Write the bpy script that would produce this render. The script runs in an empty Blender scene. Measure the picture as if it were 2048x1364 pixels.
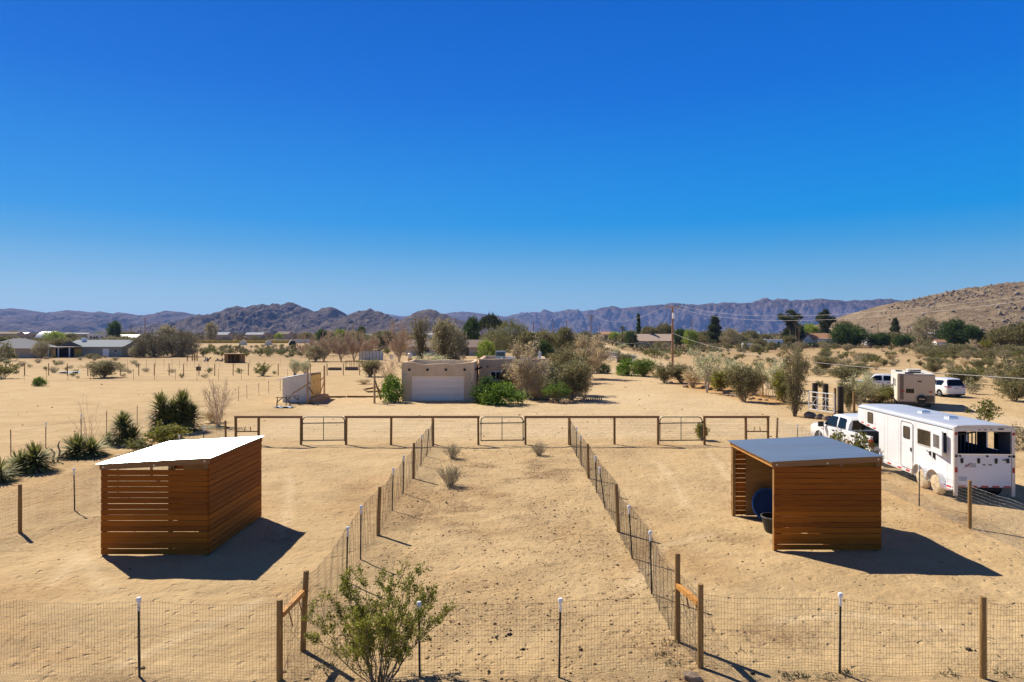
import bpy, math, random
import numpy as np
from mathutils import Vector, Matrix, Quaternion
R = math.radians
PI = math.pi
C = bpy.context.scene.collection
# ------------------------------------------------------------------ camera, sky, sun, exposure
F, CH, HY = 1365.0, 6.0, 668.0           # focal length in photo pixels, camera height, horizon row
cam_d = bpy.data.cameras.new('camera'); cam = bpy.data.objects.new('camera', cam_d); C.objects.link(cam)
cam_d.sensor_width = 36; cam_d.lens = 36*F/2048; cam_d.shift_y = (HY-682)/2048
cam_d.clip_start = 0.1; cam_d.clip_end = 40000
cam.location = (0, 0, CH); cam.rotation_euler = (R(90), 0, 0)
bpy.context.scene.camera = cam
SUN = Vector((-0.515, 0.49, 0.703)).normalized()
SUN_EL = math.asin(SUN.z); SUN_AZ = math.atan2(SUN.x, SUN.y)
world = bpy.data.worlds.new('World'); bpy.context.scene.world = world; world.use_nodes = True
wn, wl = world.node_tree.nodes, world.node_tree.links
sky = wn.new('ShaderNodeTexSky'); sky.sky_type = 'NISHITA'; sky.sun_disc = False
sky.sun_elevation = SUN_EL; sky.sun_rotation = SUN_AZ
sky.altitude = 900; sky.air_density = 1.0; sky.dust_density = 0.3; sky.ozone_density = 3.0
# a deep polarised blue over the Nishita sky by height; unseen overhead stops greyed to set shadow fill
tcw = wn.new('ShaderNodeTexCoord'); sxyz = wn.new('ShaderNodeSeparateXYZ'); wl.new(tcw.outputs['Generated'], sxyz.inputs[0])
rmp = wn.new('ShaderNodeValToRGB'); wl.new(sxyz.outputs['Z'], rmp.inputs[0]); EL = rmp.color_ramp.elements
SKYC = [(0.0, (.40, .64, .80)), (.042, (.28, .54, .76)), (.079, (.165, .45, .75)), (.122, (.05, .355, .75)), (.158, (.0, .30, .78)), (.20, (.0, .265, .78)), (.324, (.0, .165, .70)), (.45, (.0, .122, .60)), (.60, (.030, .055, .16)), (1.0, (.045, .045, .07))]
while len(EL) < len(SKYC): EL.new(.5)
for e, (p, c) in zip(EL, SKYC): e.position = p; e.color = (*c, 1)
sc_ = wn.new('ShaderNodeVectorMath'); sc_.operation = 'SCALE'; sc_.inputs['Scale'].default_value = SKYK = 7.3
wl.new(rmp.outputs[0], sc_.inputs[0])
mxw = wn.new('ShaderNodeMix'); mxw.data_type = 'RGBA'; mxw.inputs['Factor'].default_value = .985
# pale dust glow low in the sky on the sun's side
dt = wn.new('ShaderNodeVectorMath'); dt.operation = 'DOT_PRODUCT'; dt.inputs[1].default_value = SUN; wl.new(tcw.outputs['Generated'], dt.inputs[0])
def wmath(op, a, b):
    n = wn.new('ShaderNodeMath'); n.operation = op; n.use_clamp = op in ('SUBTRACT', 'MAXIMUM')
    for i, q in enumerate((a, b)):
        if isinstance(q, (int, float)): n.inputs[i].default_value = q
        else: wl.new(q, n.inputs[i])
    return n.outputs[0]
glow = wmath('MULTIPLY', wmath('POWER', wmath('MAXIMUM', dt.outputs['Value'], 0.0), 3.0), wmath('POWER', wmath('SUBTRACT', 1.0, wmath('MAXIMUM', sxyz.outputs['Z'], 0.0)), 9.0))
gv = wn.new('ShaderNodeVectorMath'); gv.operation = 'SCALE'; gv.inputs[0].default_value = (2.6, 2.0, 1.1); wl.new(glow, gv.inputs['Scale'])
ga = wn.new('ShaderNodeVectorMath'); ga.operation = 'ADD'; wl.new(sc_.outputs[0], ga.inputs[0]); wl.new(gv.outputs[0], ga.inputs[1])
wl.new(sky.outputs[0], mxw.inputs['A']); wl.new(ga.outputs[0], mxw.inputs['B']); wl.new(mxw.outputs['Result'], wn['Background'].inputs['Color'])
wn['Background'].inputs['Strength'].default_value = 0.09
sd = bpy.data.lights.new('sun', 'SUN'); sun = bpy.data.objects.new('sun', sd); C.objects.link(sun)
sd.energy = 4.6; sd.angle = R(0.53); sd.color = (1.0, 0.92, 0.785)
sun.rotation_euler = SUN.to_track_quat('Z', 'Y').to_euler(); sun.location = (-30, 30, 50)
vs = bpy.context.scene.view_settings
vs.view_transform = 'Standard'; vs.look = 'None'; vs.gamma = 1; vs.exposure = 0.60

# ------------------------------------------------------------------ helpers
def wx(px, d): return (px-1024)/F*d
def dist(py): return CH*F/(py-HY)
def wz(py, d): return CH-(py-HY)/F*d
def rise(x, y):                                   # the plain climbs gently far out
    d = np.hypot(x, y)
    return np.clip((d-260)*0.005, 0, 3.2)
def tag(o, label, cat, group=None, kind=None):
    if label: o['label'] = label
    if cat: o['category'] = cat
    if group: o['group'] = group
    if kind: o['kind'] = kind
    return o
def thing(name, label, cat, loc=(0, 0, 0), rz=0.0, group=None):
    o = bpy.data.objects.new(name, None); C.objects.link(o)
    o.location = loc; o.rotation_euler = (0, 0, rz); o.empty_display_size = 0.2
    return tag(o, label, cat, group)
KIDS = {}
def link(name, me, parent=None, loc=None):
    o = bpy.data.objects.new(name, me); C.objects.link(o)
    if parent is not None:
        o.parent = parent; KIDS.setdefault(parent.name, []).append(o)
    if loc is not None: o.location = loc
    return o
def dup(root, loc, rz=0.0, label=None, scale=None, group=None):
    def rec(o, parent):
        c = o.copy(); C.objects.link(c)
        if parent is not None:
            c.parent = parent; KIDS.setdefault(parent.name, []).append(c)
        for k in list(KIDS.get(o.name, [])): rec(k, c)
        return c
    r = rec(root, None)
    r.location = loc; r.rotation_euler = (0, 0, rz)
    if scale: r.scale = scale if not isinstance(scale, (int, float)) else (scale,)*3
    if label: r['label'] = label
    if group: r['group'] = group
    return r
def frame(d, up=(0, 0, 1)):
    d = Vector(d).normalized(); u = Vector(up)
    if abs(d.dot(u)) > 0.98: u = Vector((0, 1, 0))
    s = d.cross(u).normalized(); return d, s, s.cross(d).normalized()
class MB:
    def __init__(s): s.v = []; s.f = []; s.m = []
    def add(s, vs, fs, mi=0):
        b = len(s.v); s.v += [tuple(p) for p in vs]
        s.f += [tuple(i+b for i in f) for f in fs]; s.m += [mi]*len(fs); return s
    def box(s, x0, x1, y0, y1, z0, z1, mi=0):
        return s.add([(x0, y0, z0), (x1, y0, z0), (x1, y1, z0), (x0, y1, z0), (x0, y0, z1), (x1, y0, z1), (x1, y1, z1), (x0, y1, z1)],
                     [(3, 2, 1, 0), (4, 5, 6, 7), (0, 1, 5, 4), (1, 2, 6, 5), (2, 3, 7, 6), (3, 0, 4, 7)], mi)
    def bar(s, p0, p1, w, h, up=(0, 0, 1), mi=0):       # rectangular beam, w sideways, h along up
        p0, p1 = Vector(p0), Vector(p1); d, a, u = frame(p1-p0, up)
        c = [(-w/2, -h/2), (w/2, -h/2), (w/2, h/2), (-w/2, h/2)]
        vs = [p0+a*x+u*y for x, y in c]+[p1+a*x+u*y for x, y in c]
        return s.add(vs, [(3, 2, 1, 0), (4, 5, 6, 7), (0, 1, 5, 4), (1, 2, 6, 5), (2, 3, 7, 6), (3, 0, 4, 7)], mi)
    def tube(s, pts, r, n=6, mi=0, caps=True):
        pts = [Vector(p) for p in pts]; k = len(pts)
        rs = r if isinstance(r, (list, tuple)) else [r]*k
        vs = []; pa = None
        for i, p in enumerate(pts):
            d = (pts[min(i+1, k-1)]-pts[max(i-1, 0)]).normalized()
            if pa is None: _, a, u = frame(d)
            else:
                a = (pa-d*pa.dot(d)).normalized(); u = a.cross(d)
            pa = a
            for j in range(n):
                t = 2*PI*j/n; vs.append(p+(a*math.cos(t)+u*math.sin(t))*rs[i])
        fs = [(i*n+j, i*n+(j+1) % n, (i+1)*n+(j+1) % n, (i+1)*n+j) for i in range(k-1) for j in range(n)]
        if caps: fs += [tuple(range(n-1, -1, -1)), tuple((k-1)*n+j for j in range(n))]
        return s.add(vs, fs, mi)
    def lathe(s, prof, n=16, c=(0, 0, 0), axis='z', mi=0):   # prof: (radius, height)
        vs = []
        for r, h in prof:
            for j in range(n):
                t = 2*PI*j/n; a, b = r*math.cos(t), r*math.sin(t)
                p = (a, b, h) if axis == 'z' else ((h, a, b) if axis == 'x' else (b, h, a))
                vs.append((p[0]+c[0], p[1]+c[1], p[2]+c[2]))
        k = len(prof)
        fs = [(i*n+j, i*n+(j+1) % n, (i+1)*n+(j+1) % n, (i+1)*n+j) for i in range(k-1) for j in range(n)]
        return s.add(vs, fs, mi)
    def prism(s, poly, y0, y1, axis='y', mi=0):              # poly in the plane across axis
        n = len(poly)
        def P(a, b, t): return (a, t, b) if axis == 'y' else ((t, a, b) if axis == 'x' else (a, b, t))
        vs = [P(a, b, y0) for a, b in poly]+[P(a, b, y1) for a, b in poly]
        fs = [tuple(range(n)), tuple(range(2*n-1, n-1, -1))]+[(i, i+n, (i+1) % n+n, (i+1) % n) for i in range(n)]
        return s.add(vs, fs, mi)
    def panel(s, o, u, v, th, us, vs_, holes=(), mi=0):      # wall with rectangular holes; u, v unit vectors, thickness th along u x v
        o, u, v = Vector(o), Vector(u), Vector(v); n = u.cross(v)
        us = [a for a in us]+[c for h in holes for c in h[:2]]; vs_ = [a for a in vs_]+[c for h in holes for c in h[2:]]
        us, vs_ = sorted(set(round(a, 5) for a in us if a >= 0)), sorted(set(round(a, 5) for a in vs_ if a >= 0))
        def solid(i, j):
            if not (0 <= i < len(us)-1 and 0 <= j < len(vs_)-1): return False
            cu, cv = (us[i]+us[i+1])/2, (vs_[j]+vs_[j+1])/2
            return not any(h[0] < cu < h[1] and h[2] < cv < h[3] for h in holes)
        nv = len(vs_); g = [o+u*a+v*b for a in us for b in vs_]; N = len(g)
        V = g+[p-n*th for p in g]; fs = []
        for i in range(len(us)-1):
            for j in range(nv-1):
                if not solid(i, j): continue
                a, b, c, d = i*nv+j, (i+1)*nv+j, (i+1)*nv+j+1, i*nv+j+1
                fs.append((a, b, c, d)); fs.append((d+N, c+N, b+N, a+N))
                if not solid(i, j-1): fs.append((a, a+N, b+N, b))
                if not solid(i+1, j): fs.append((b, b+N, c+N, c))
                if not solid(i, j+1): fs.append((c, c+N, d+N, d))
                if not solid(i-1, j): fs.append((d, d+N, a+N, a))
        return s.add(V, fs, mi)
    def grid(s, fn, nu, nv, mi=0):
        vs = [fn(i/nu, j/nv) for i in range(nu+1) for j in range(nv+1)]
        fs = [(i*(nv+1)+j, (i+1)*(nv+1)+j, (i+1)*(nv+1)+j+1, i*(nv+1)+j+1) for i in range(nu) for j in range(nv)]
        return s.add(vs, fs, mi)
    def mesh(s, name, mats, smooth=False, sharp=35):
        me = bpy.data.meshes.new(name); me.from_pydata(s.v, [], s.f)
        for m in (mats if isinstance(mats, (list, tuple)) else [mats]): me.materials.append(m)
        if any(s.m): me.polygons.foreach_set('material_index', s.m)
        if smooth:
            me.polygons.foreach_set('use_smooth', [True]*len(s.f)); me.set_sharp_from_angle(angle=R(sharp))
        me.update(); return me
    def build(s, name, mats, parent=None, smooth=False, loc=None, bevel=0):
        o = link(name, s.mesh(name, mats, smooth), parent, loc)
        if bevel:
            b = o.modifiers.new('bevel', 'BEVEL'); b.width = bevel; b.segments = 3; b.limit_method = 'ANGLE'; b.angle_limit = R(40)
        return o
def np_mesh(name, V, Fq, mats, smooth=False, mi=None):       # V (n,3), Fq (m,k)
    V = np.asarray(V, dtype=np.float32); Fq = np.asarray(Fq, dtype=np.int32)
    me = bpy.data.meshes.new(name); m, k = Fq.shape
    me.vertices.add(len(V)); me.vertices.foreach_set('co', V.ravel())
    me.loops.add(m*k); me.loops.foreach_set('vertex_index', Fq.ravel())
    me.polygons.add(m); me.polygons.foreach_set('loop_start', np.arange(0, m*k, k, dtype=np.int32))
    me.polygons.foreach_set('loop_total', np.full(m, k, dtype=np.int32))
    for x in (mats if isinstance(mats, (list, tuple)) else [mats]): me.materials.append(x)
    if mi is not None: me.polygons.foreach_set('material_index', np.asarray(mi, dtype=np.int32))
    if smooth: me.polygons.foreach_set('use_smooth', np.ones(m, dtype=bool))
    me.update(calc_edges=True); me.validate(); return me
def vnoise(x, y, seed=0):                                    # smooth value noise, vectorised
    x = np.asarray(x, float); y = np.asarray(y, float)
    xi = np.floor(x).astype(np.int64); yi = np.floor(y).astype(np.int64); fx, fy = x-xi, y-yi
    fx = fx*fx*(3-2*fx); fy = fy*fy*(3-2*fy)
    def h(a, b):
        n = (a*374761393+b*668265263+seed*982451653) & 0x7fffffff
        n = ((n ^ (n >> 13))*1274126177) & 0x7fffffff
        return ((n ^ (n >> 16)) & 0xffff)/65535.0
    return (h(xi, yi)*(1-fx)+h(xi+1, yi)*fx)*(1-fy)+(h(xi, yi+1)*(1-fx)+h(xi+1, yi+1)*fx)*fy
def fbm(x, y, oct=4, seed=0, gain=.5):
    s = 0; a = 1; t = 0
    for o in range(oct):
        s = s+a*vnoise(x*2**o+o*17.3, y*2**o-o*9.1, seed+o); t += a; a *= gain
    return s/t

# ------------------------------------------------------------------ materials
def nd(nt, t, **kw):
    n = nt.nodes.new(t)
    for k, v in kw.items():
        if k in n.inputs: n.inputs[k].default_value = v
        else: setattr(n, k, v)
    return n
MATS = {}
def mat(name, col, rough=.7, metal=0, var=.18, scale=(6, 6, 6), bump=0, bscale=30, island=0, spec=.5, coat=0, detail=6, col2=None, trans=0):
    if name in MATS: return MATS[name]
    m = bpy.data.materials.new(name); m.use_nodes = True; nt = m.node_tree; L = nt.links.new
    b = nt.nodes['Principled BSDF']
    b.inputs['Roughness'].default_value = rough; b.inputs['Metallic'].default_value = metal
    b.inputs['Specular IOR Level'].default_value = spec; b.inputs['Coat Weight'].default_value = coat
    tc = nd(nt, 'ShaderNodeTexCoord'); mp = nd(nt, 'ShaderNodeMapping'); mp.inputs['Scale'].default_value = scale
    L(tc.outputs['Object'], mp.inputs['Vector'])
    nz = nd(nt, 'ShaderNodeTexNoise', Scale=1.0, Detail=detail, Roughness=.62); L(mp.outputs[0], nz.inputs['Vector'])
    c2 = col2 if col2 else tuple(c*(1-var*1.6) for c in col)
    c1 = col if col2 else tuple(min(1, c*(1+var)) for c in col)
    mx = nd(nt, 'ShaderNodeMix', data_type='RGBA'); mx.inputs['A'].default_value = (*c2, 1); mx.inputs['B'].default_value = (*c1, 1)
    mr = nd(nt, 'ShaderNodeMapRange'); mr.inputs[1].default_value = .3; mr.inputs[2].default_value = .7
    L(nz.outputs['Fac'], mr.inputs[0])
    if island:
        ge = nd(nt, 'ShaderNodeNewGeometry'); ma = nd(nt, 'ShaderNodeMath', operation='MULTIPLY_ADD'); ma.inputs[1].default_value = island
        L(ge.outputs['Random Per Island'], ma.inputs[0])
        m2 = nd(nt, 'ShaderNodeMath', operation='MULTIPLY'); m2.inputs[1].default_value = 1-island
        L(mr.outputs[0], m2.inputs[0]); L(m2.outputs[0], ma.inputs[2]); L(ma.outputs[0], mx.inputs['Factor'])
    else: L(mr.outputs[0], mx.inputs['Factor'])
    L(mx.outputs['Result'], b.inputs['Base Color'])
    if bump:
        bn = nd(nt, 'ShaderNodeBump', Strength=1.0, Distance=bump)
        n2 = nd(nt, 'ShaderNodeTexNoise', Scale=bscale, Detail=5.0); L(tc.outputs['Object'], n2.inputs['Vector'])
        if bscale == 0: L(nz.outputs['Fac'], bn.inputs['Height'])
        else: L(n2.outputs['Fac'], bn.inputs['Height'])
        L(bn.outputs[0], b.inputs['Normal'])
    if trans:
        tr = nd(nt, 'ShaderNodeBsdfTranslucent'); ms = nd(nt, 'ShaderNodeMixShader'); ms.inputs[0].default_value = trans
        L(mx.outputs['Result'], tr.inputs['Color']); L(b.outputs[0], ms.inputs[1]); L(tr.outputs[0], ms.inputs[2])
        L(ms.outputs[0], nt.nodes['Material Output'].inputs['Surface'])
    MATS[name] = m; return m
def leaf(name, lo, hi, trans=.38):
    lo, hi = tuple(c*1.9 for c in lo), tuple(min(.8, c*2.0) for c in hi)
    return mat(name, hi, .6, col2=lo, island=.65, scale=(1.1, 1.1, 1.1), detail=3, trans=trans, spec=.25)
W_SLAT = mat('stained cedar boards', (.47, .150, .009), .75, col2=(.16, .042, .004), spec=.2, scale=(1.3, 1.3, 38), island=.55, bump=.002, bscale=0)
W_POSTD = mat('dark brown timber', (.30, .165, .045), .7, col2=(.165, .085, .024), scale=(34, 34, 2.2), bump=.002, bscale=0)
W_ROUND = mat('treated round timber', (.40, .235, .075), .75, col2=(.19, .105, .03), scale=(36, 36, 3), bump=.003, bscale=0)
W_RAIL = mat('brown rail timber', (.32, .165, .055), .65, col2=(.18, .085, .028), scale=(1.5, 40, 40), bump=.002, bscale=0)
W_RAW = mat('new orange pine', (.66, .32, .07), .6, col2=(.46, .20, .04), scale=(9, 9, 9), bump=.002, bscale=30)
W_POLE = mat('tan timber pole', (.56, .35, .17), .7, col2=(.36, .21, .10), scale=(20, 20, 2))
W_GREY = mat('weathered grey timber', (.22, .17, .12), .8, col2=(.10, .075, .05), scale=(12, 12, 3))
W_PLY = mat('plywood lining', (.36, .20, .055), .7, col2=(.20, .10, .025), scale=(1.2, 1.2, 5), island=.2)
W_OSB = mat('yellow plywood sheet', (.85, .54, .14), .65, col2=(.64, .37, .08), scale=(2, 2, 6))
M_GALV = mat('galvanised roofing', (.66, .84, .96), .38, metal=.88, var=.05, scale=(.6, 2.5, 2.5))
M_TPOST = mat('dark steel post', (.045, .048, .04), .6, metal=.3, var=.3, scale=(9, 9, 9))
M_RUST = mat('rusty steel post', (.12, .07, .045), .8, var=.3, scale=(9, 9, 9))
M_WIRE = mat('fence wire', (.10, .08, .06), .5, metal=.5, var=.2)
M_CAP = mat('white plastic cap', (.86, .86, .86), .4, var=.02)
M_TUBE = mat('grey green painted tube', (.035, .055, .06), .35, var=.1)
M_TUBEW = mat('white painted tube', (.75, .75, .75), .4, var=.05)
M_STUC = mat('tan stucco', (.74, .53, .33), .92, var=.12, scale=(1.3, 1.3, .5), bump=.016, bscale=9)
M_STUC2 = mat('brown stucco', (.64, .45, .29), .92, var=.12, scale=(1.3, 1.3, .5), bump=.016, bscale=9)
M_CAPS = mat('pale parapet coating', (.72, .68, .63), .8, var=.15, scale=(3, 3, 3))
M_ROOFS = mat('grey roof coating', (.55, .54, .52), .85, var=.12)
M_GDOOR = mat('pinkish white door paint', (.93, .76, .61), .45, var=.03, scale=(1, 1, 8))
M_WHITE = mat('white vehicle paint', (.83, .83, .84), .25, var=.015, coat=.5)
M_WALU = mat('white trailer skin', (.81, .81, .82), .38, var=.05, scale=(.6, .6, 2.5), coat=.2)
M_ALU = mat('brushed aluminium', (.82, .83, .85), .36, metal=1, var=.05, scale=(.7, .7, .7))
M_FRAME = mat('dull aluminium frame', (.72, .66, .60), .45, metal=.4, var=.08)
M_GLASS = mat('dark glass', (.008, .010, .013), .08, var=.2, spec=.35)
M_BLACK = mat('black plastic', (.012, .012, .012), .5, var=.3)
M_TYRE = mat('tyre rubber', (.02, .02, .02), .85, var=.3)
M_RIM = mat('alloy rim', (.55, .56, .58), .3, metal=.9, var=.1)
M_RED = mat('red lamp lens', (.45, .012, .01), .25, var=.1)
M_REFL = mat('red reflective tape', (.62, .035, .02), .4, var=.05)
M_CLOTH = mat('tan canvas', (.66, .52, .33), .9, var=.12, scale=(3, 3, 3), bump=.03, bscale=5)
M_BEIGE = mat('beige camper panel', (.56, .44, .30), .5, var=.03, scale=(1, 1, 1))
M_PALE = mat('pale camper roof', (.74, .70, .62), .6, var=.06)
M_BLUE = mat('blue moulded plastic', (.012, .11, .42), .4, var=.12)
M_DKBLUE = mat('deep blue plastic', (.012, .06, .25), .4, var=.12)
M_DIRT = mat('dark grey plastic', (.05, .05, .05), .55, var=.3)
M_GREYM = mat('pale grey metal sheet', (.55, .58, .62), .5, metal=.3, var=.12, scale=(3, 3, 1))
M_SHEDW = mat('off white steel siding', (.76, .68, .55), .5, var=.05, scale=(2, 2, 1))
M_COOL = mat('blue grey painted steel', (.27, .36, .39), .5, var=.12)
M_ROCK = mat('sandstone rock', (.30, .22, .15), .95, var=.3, scale=(7, 7, 7), bump=.02, bscale=14)
M_YEL = mat('yellow paint', (.75, .48, .04), .5, var=.1)
M_ORNG = mat('orange plastic', (.75, .25, .03), .5, var=.1)
M_HOSE = mat('teal garden hose', (.02, .16, .12), .5, var=.2)
M_TARP = mat('blue grey tarp', (.16, .22, .33), .6, var=.3, scale=(5, 5, 5))
M_INT = mat('darkened trailer interior', (.10, .11, .13), .6, var=.1)
M_PLATE = mat('pale licence plate', (.52, .56, .62), .4, var=.25, scale=(26, 26, 26))
M_LAMP = mat('pale lamp glass', (.75, .62, .42), .4, var=.1)
M_TERRA = mat('terracotta fascia', (.32, .10, .05), .7)
M_BARK = mat('brown bark', (.19, .135, .09), .9, var=.35, scale=(9, 9, 2))
M_BARKG = mat('pale grey bark', (.42, .36, .30), .9, var=.25, scale=(9, 9, 2))
M_TWIG = mat('dry tan twigs', (.40, .28, .17), .9, var=.3, island=.5, scale=(2, 2, 2))
M_TWIGP = mat('pinkish bare twigs', (.60, .44, .30), .9, var=.28, island=.5, scale=(2, 2, 2))
M_TWIGG = mat('grey dry twigs', (.36, .30, .21), .9, var=.3, island=.5, scale=(2, 2, 2))
M_REED = mat('straw reeds', (.50, .31, .12), .8, var=.3, island=.6, scale=(3, 3, 3))
L_CREO = leaf('creosote leaves', (.045, .050, .012), (.135, .135, .03))
L_OLIVE = leaf('olive leaves', (.058, .054, .022), (.185, .165, .075))
L_DARK = leaf('dark green leaves', (.016, .030, .009), (.062, .095, .026))
L_PINE = leaf('pine needles', (.018, .027, .013), (.066, .078, .032))
L_BRIGHT = leaf('bright green leaves', (.035, .070, .008), (.12, .18, .025))
L_LIME = leaf('lime green leaves', (.10, .13, .02), (.23, .27, .05))
L_YGRN = leaf('yellow green leaves', (.060, .062, .010), (.21, .195, .028))
L_GREY = leaf('grey green leaves', (.11, .098, .056), (.26, .225, .135))
L_TAN = leaf('dry tan leaves', (.22, .15, .08), (.46, .34, .20))
L_FLOW = leaf('pale blossom leaves', (.14, .13, .04), (.52, .47, .26))
L_YUC = leaf('yucca blades', (.045, .055, .014), (.21, .20, .06), .3)
L_YUCD = leaf('dead yucca blades', (.09, .065, .03), (.24, .18, .09), .1)
# ------------------------------------------------------------------ ground
def graded(a, b, step, lo, hi, g=1.16):
    c = list(np.arange(a, b+1e-6, step)); s = step
    while c[-1] < hi: s *= g; c.append(c[-1]+s)
    s = step
    while c[0] > lo: s *= g; c.insert(0, c[0]-s)
    return np.array(c)
def polydist(X, Y, pts):
    d = np.full(X.shape, 1e9)
    for (x0, y0), (x1, y1) in zip(pts[:-1], pts[1:]):
        dx, dy = x1-x0, y1-y0; t = np.clip(((X-x0)*dx+(Y-y0)*dy)/(dx*dx+dy*dy), 0, 1)
        d = np.minimum(d, np.hypot(X-x0-t*dx, Y-y0-t*dy))
    return d
def sm(e0, e1, x):
    t = np.clip((x-e0)/(e1-e0), 0, 1); return t*t*(3-2*t)
FENCES_XY = [[(-4, 12), (-4.1, 37)], [(3.2, 12), (3.12, 37)], [(-15, 12), (15, 12)], [(-15.2, 37), (14, 37)], [(14.15, 12), (14.4, 37)], [(-14.85, 12), (-15.3, 37)]]
ROAD = [(27.5, 60), (28.5, 100), (30, 140), (36, 220), (46, 340), (60, 500)]
ROAD2 = [(33, 45), (37, 62), (42, 85), (36, 110), (29, 135)]
def ground_z(X, Y):
    X = np.asarray(X, float); Y = np.asarray(Y, float)
    d = np.hypot(X, Y)
    z = (fbm(X*.9, Y*.9, 3, 5)-.5)*.07*sm(95, 60, d)+(vnoise(X*2.6, Y*2.6, 9)-.5)*.035*sm(60, 40, d)
    for p in FENCES_XY[:2]: z = z+.05*np.exp(-(polydist(X, Y, p)/.5)**2)*vnoise(X*1.3, Y*1.3, 3)
    z = z+(fbm(X*.02, Y*.02, 3, 8)-.5)*.5*sm(110, 260, d)
    return z+rise(X, Y)
def gz(x, y): return float(ground_z(np.array([x]), np.array([y]))[0])
def build_ground():
    xs = graded(-32, 34, .2, -9000, 9000); ys = graded(8.5, 62, .2, -400, 9500)
    X, Y = np.meshgrid(xs, ys, indexing='ij'); Z = ground_z(X, Y)
    nx, ny = X.shape
    V = np.stack([X, Y, Z], -1).reshape(-1, 3)
    i = np.arange(nx-1)[:, None]*ny+np.arange(ny-1)[None, :]
    Fq = np.stack([i, i+ny, i+ny+1, i+1], -1).reshape(-1, 4)
    d = np.hypot(X, Y)
    n1 = fbm(X*.22, Y*.22, 4, 21); n2 = fbm(X*.9, Y*.9, 3, 31); n3 = fbm(X*.05, Y*.05, 4, 41)
    # R: trampled litter and damp dark soil; G: orange brown garden soil; B: pale packed driveway
    A = np.zeros(X.shape); G = np.zeros(X.shape); B = np.zeros(X.shape)
    aisle = sm(-3.9, -2.6, X)*sm(3.4, 2.4, X)*sm(11, 14, Y)*sm(36.5, 34, Y)
    A += aisle*(.12+.5*sm(.45, .66, n2))*.5
    A += 1.5*np.exp(-(((X-.2)/1.9)**2+((Y-29.5)/2.6)**2))*sm(.35, .6, n2)
    A += 1.0*np.exp(-(((X+1.2)/1.6)**2+((Y-22.5)/2.2)**2))*sm(.4, .62, n2)
    for px, py, rx, ry, k in [(40, 1085, 1.6, .9, .5), (30, 1290, 1.6, .7, .7), (560, 1075, .8, .8, .3), (1290, 1015, 1.5, 1.1, .55), (1240, 905, 1.6, 1.6, .4), (1540, 1275, .8, .5, .7), (1480, 1080, .8, .5, .55), (1960, 1195, .8, .5, .6),
                              (190, 1040, 1.2, .9, .5), (700, 985, 1.0, 1.8, .45), (720, 1220, .6, 1.0, .55), (600, 930, 2.0, 1.6, .3), (1440, 975, .9, .9, .45), (1925, 1040, .8, .7, .6), (650, 1330, .9, .5, .6), (1320, 1310, .9, .5, .5), (1340, 1370, 2, .5, .5)]:
        y0 = dist(py); A += k*np.exp(-(((X-wx(px, y0))/rx)**2+((Y-y0)/ry)**2))*(.4+sm(.35, .6, n2))
    A += .45*np.exp(-((Y-36.2-.3*n2)/.35)**2)*sm(15, 14, abs(X))*sm(.3, .6, n2)          # scuffed line below the gates
    for p in FENCES_XY[:2]: A += .28*np.exp(-(polydist(X, Y, p)/.45)**2)*n2
    A += .5*np.exp(-((Y-11.7)/.35)**2)*sm(.4, .65, n2)*sm(16, 14, abs(X))
    for p in [[(-26, 66), (-24.8, 36)], [(-60, 92), (-12, 98)], [(-60, 88.6), (-30, 89)]]: A += .35*np.exp(-(polydist(X, Y, p)/.6)**2)
    for tr in ([(575, 945), (580, 985), (573, 1035), (566, 1075)], [(100, 1170), (135, 1130), (160, 1105), (215, 1180)], [(1320, 925), (1345, 965), (1372, 1010)], [(250, 1330), (420, 1250), (520, 1200)], [(1560, 1240), (1700, 1230), (1900, 1255)], [(1260, 1180), (1330, 1090), (1420, 1070)], [(1420, 905), (1460, 960)]):
        pts = [(wx(p, dist(q)), dist(q)) for p, q in tr]; B += .75*np.exp(-(polydist(X+.25*(n2-.5), Y, pts)/.16)**2); A += .22*np.exp(-((polydist(X+.25*(n2-.5), Y, pts)-.34)/.14)**2)*n2
    for a, b, w in [((-40, 62), (-27, 50), .35), ((-45, 70), (-20, 67), .3), ((-32, 44), (-22, 52), .3), ((-30, 40), (-20, 46), .25), ((-36, 55), (-24, 58), .25), ((-17.5, 26), (-13.5, 19), .3), ((-20, 33), (-15.6, 25), .25)]:
        A += .6*np.exp(-(polydist(X, Y, [a, b])/(w*.45))**2)*sm(.35, .6, n2)             # tyre tracks on the left lot
    gd = polydist(X, Y, [(23.2, 60), (21.8, 75), (22.6, 92), (22, 104)]); G += sm(3.6, 2.2, gd+n1)*.9
    G += .9*np.exp(-(((X-20.6)/2.2)**2+((Y-49.5)/1.6)**2)); G += .55*np.exp(-(((X-4)/7)**2+((Y-61)/2.6)**2))
    G += .5*np.exp(-(((X+12)/3.5)**2+((Y-59)/2.5)**2)); G += .35*sm(.55, .7, n1)*sm(60, 30, d)
    drive = sm(38.2, 40.5, Y)*sm(76, 60, Y)*sm(-19, -14, X)*sm(23, 19, X)
    B += drive*(.55+.3*n1)
    for k in range(7):                                                                    # wheel ruts sweeping round the yard
        yk = 40.2+k*1.9; dd = abs(Y-(yk+.0025*(X-3)**2+.6*np.sin(X*.11+k)))
        B += .35*np.exp(-(dd/.28)**2)*drive*(.4+n2); A += .22*np.exp(-((dd-.55)/.22)**2)*drive*n2
    B += .9*sm(3.4, 1.6, polydist(X, Y, ROAD)); B += .8*sm(3.6, 1.6, polydist(X, Y, ROAD2)); B += .5*sm(6, 3, polydist(X, Y, [(8, 62), (14, 78), (18, 96), (14, 118)]))
    far = sm(90, 260, d); A += far*(.30+.75*sm(.42, .62, n3))*(1-np.clip(B, 0, 1))
    A += .22*sm(.48, .72, n1)*sm(70, 50, d)
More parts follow.
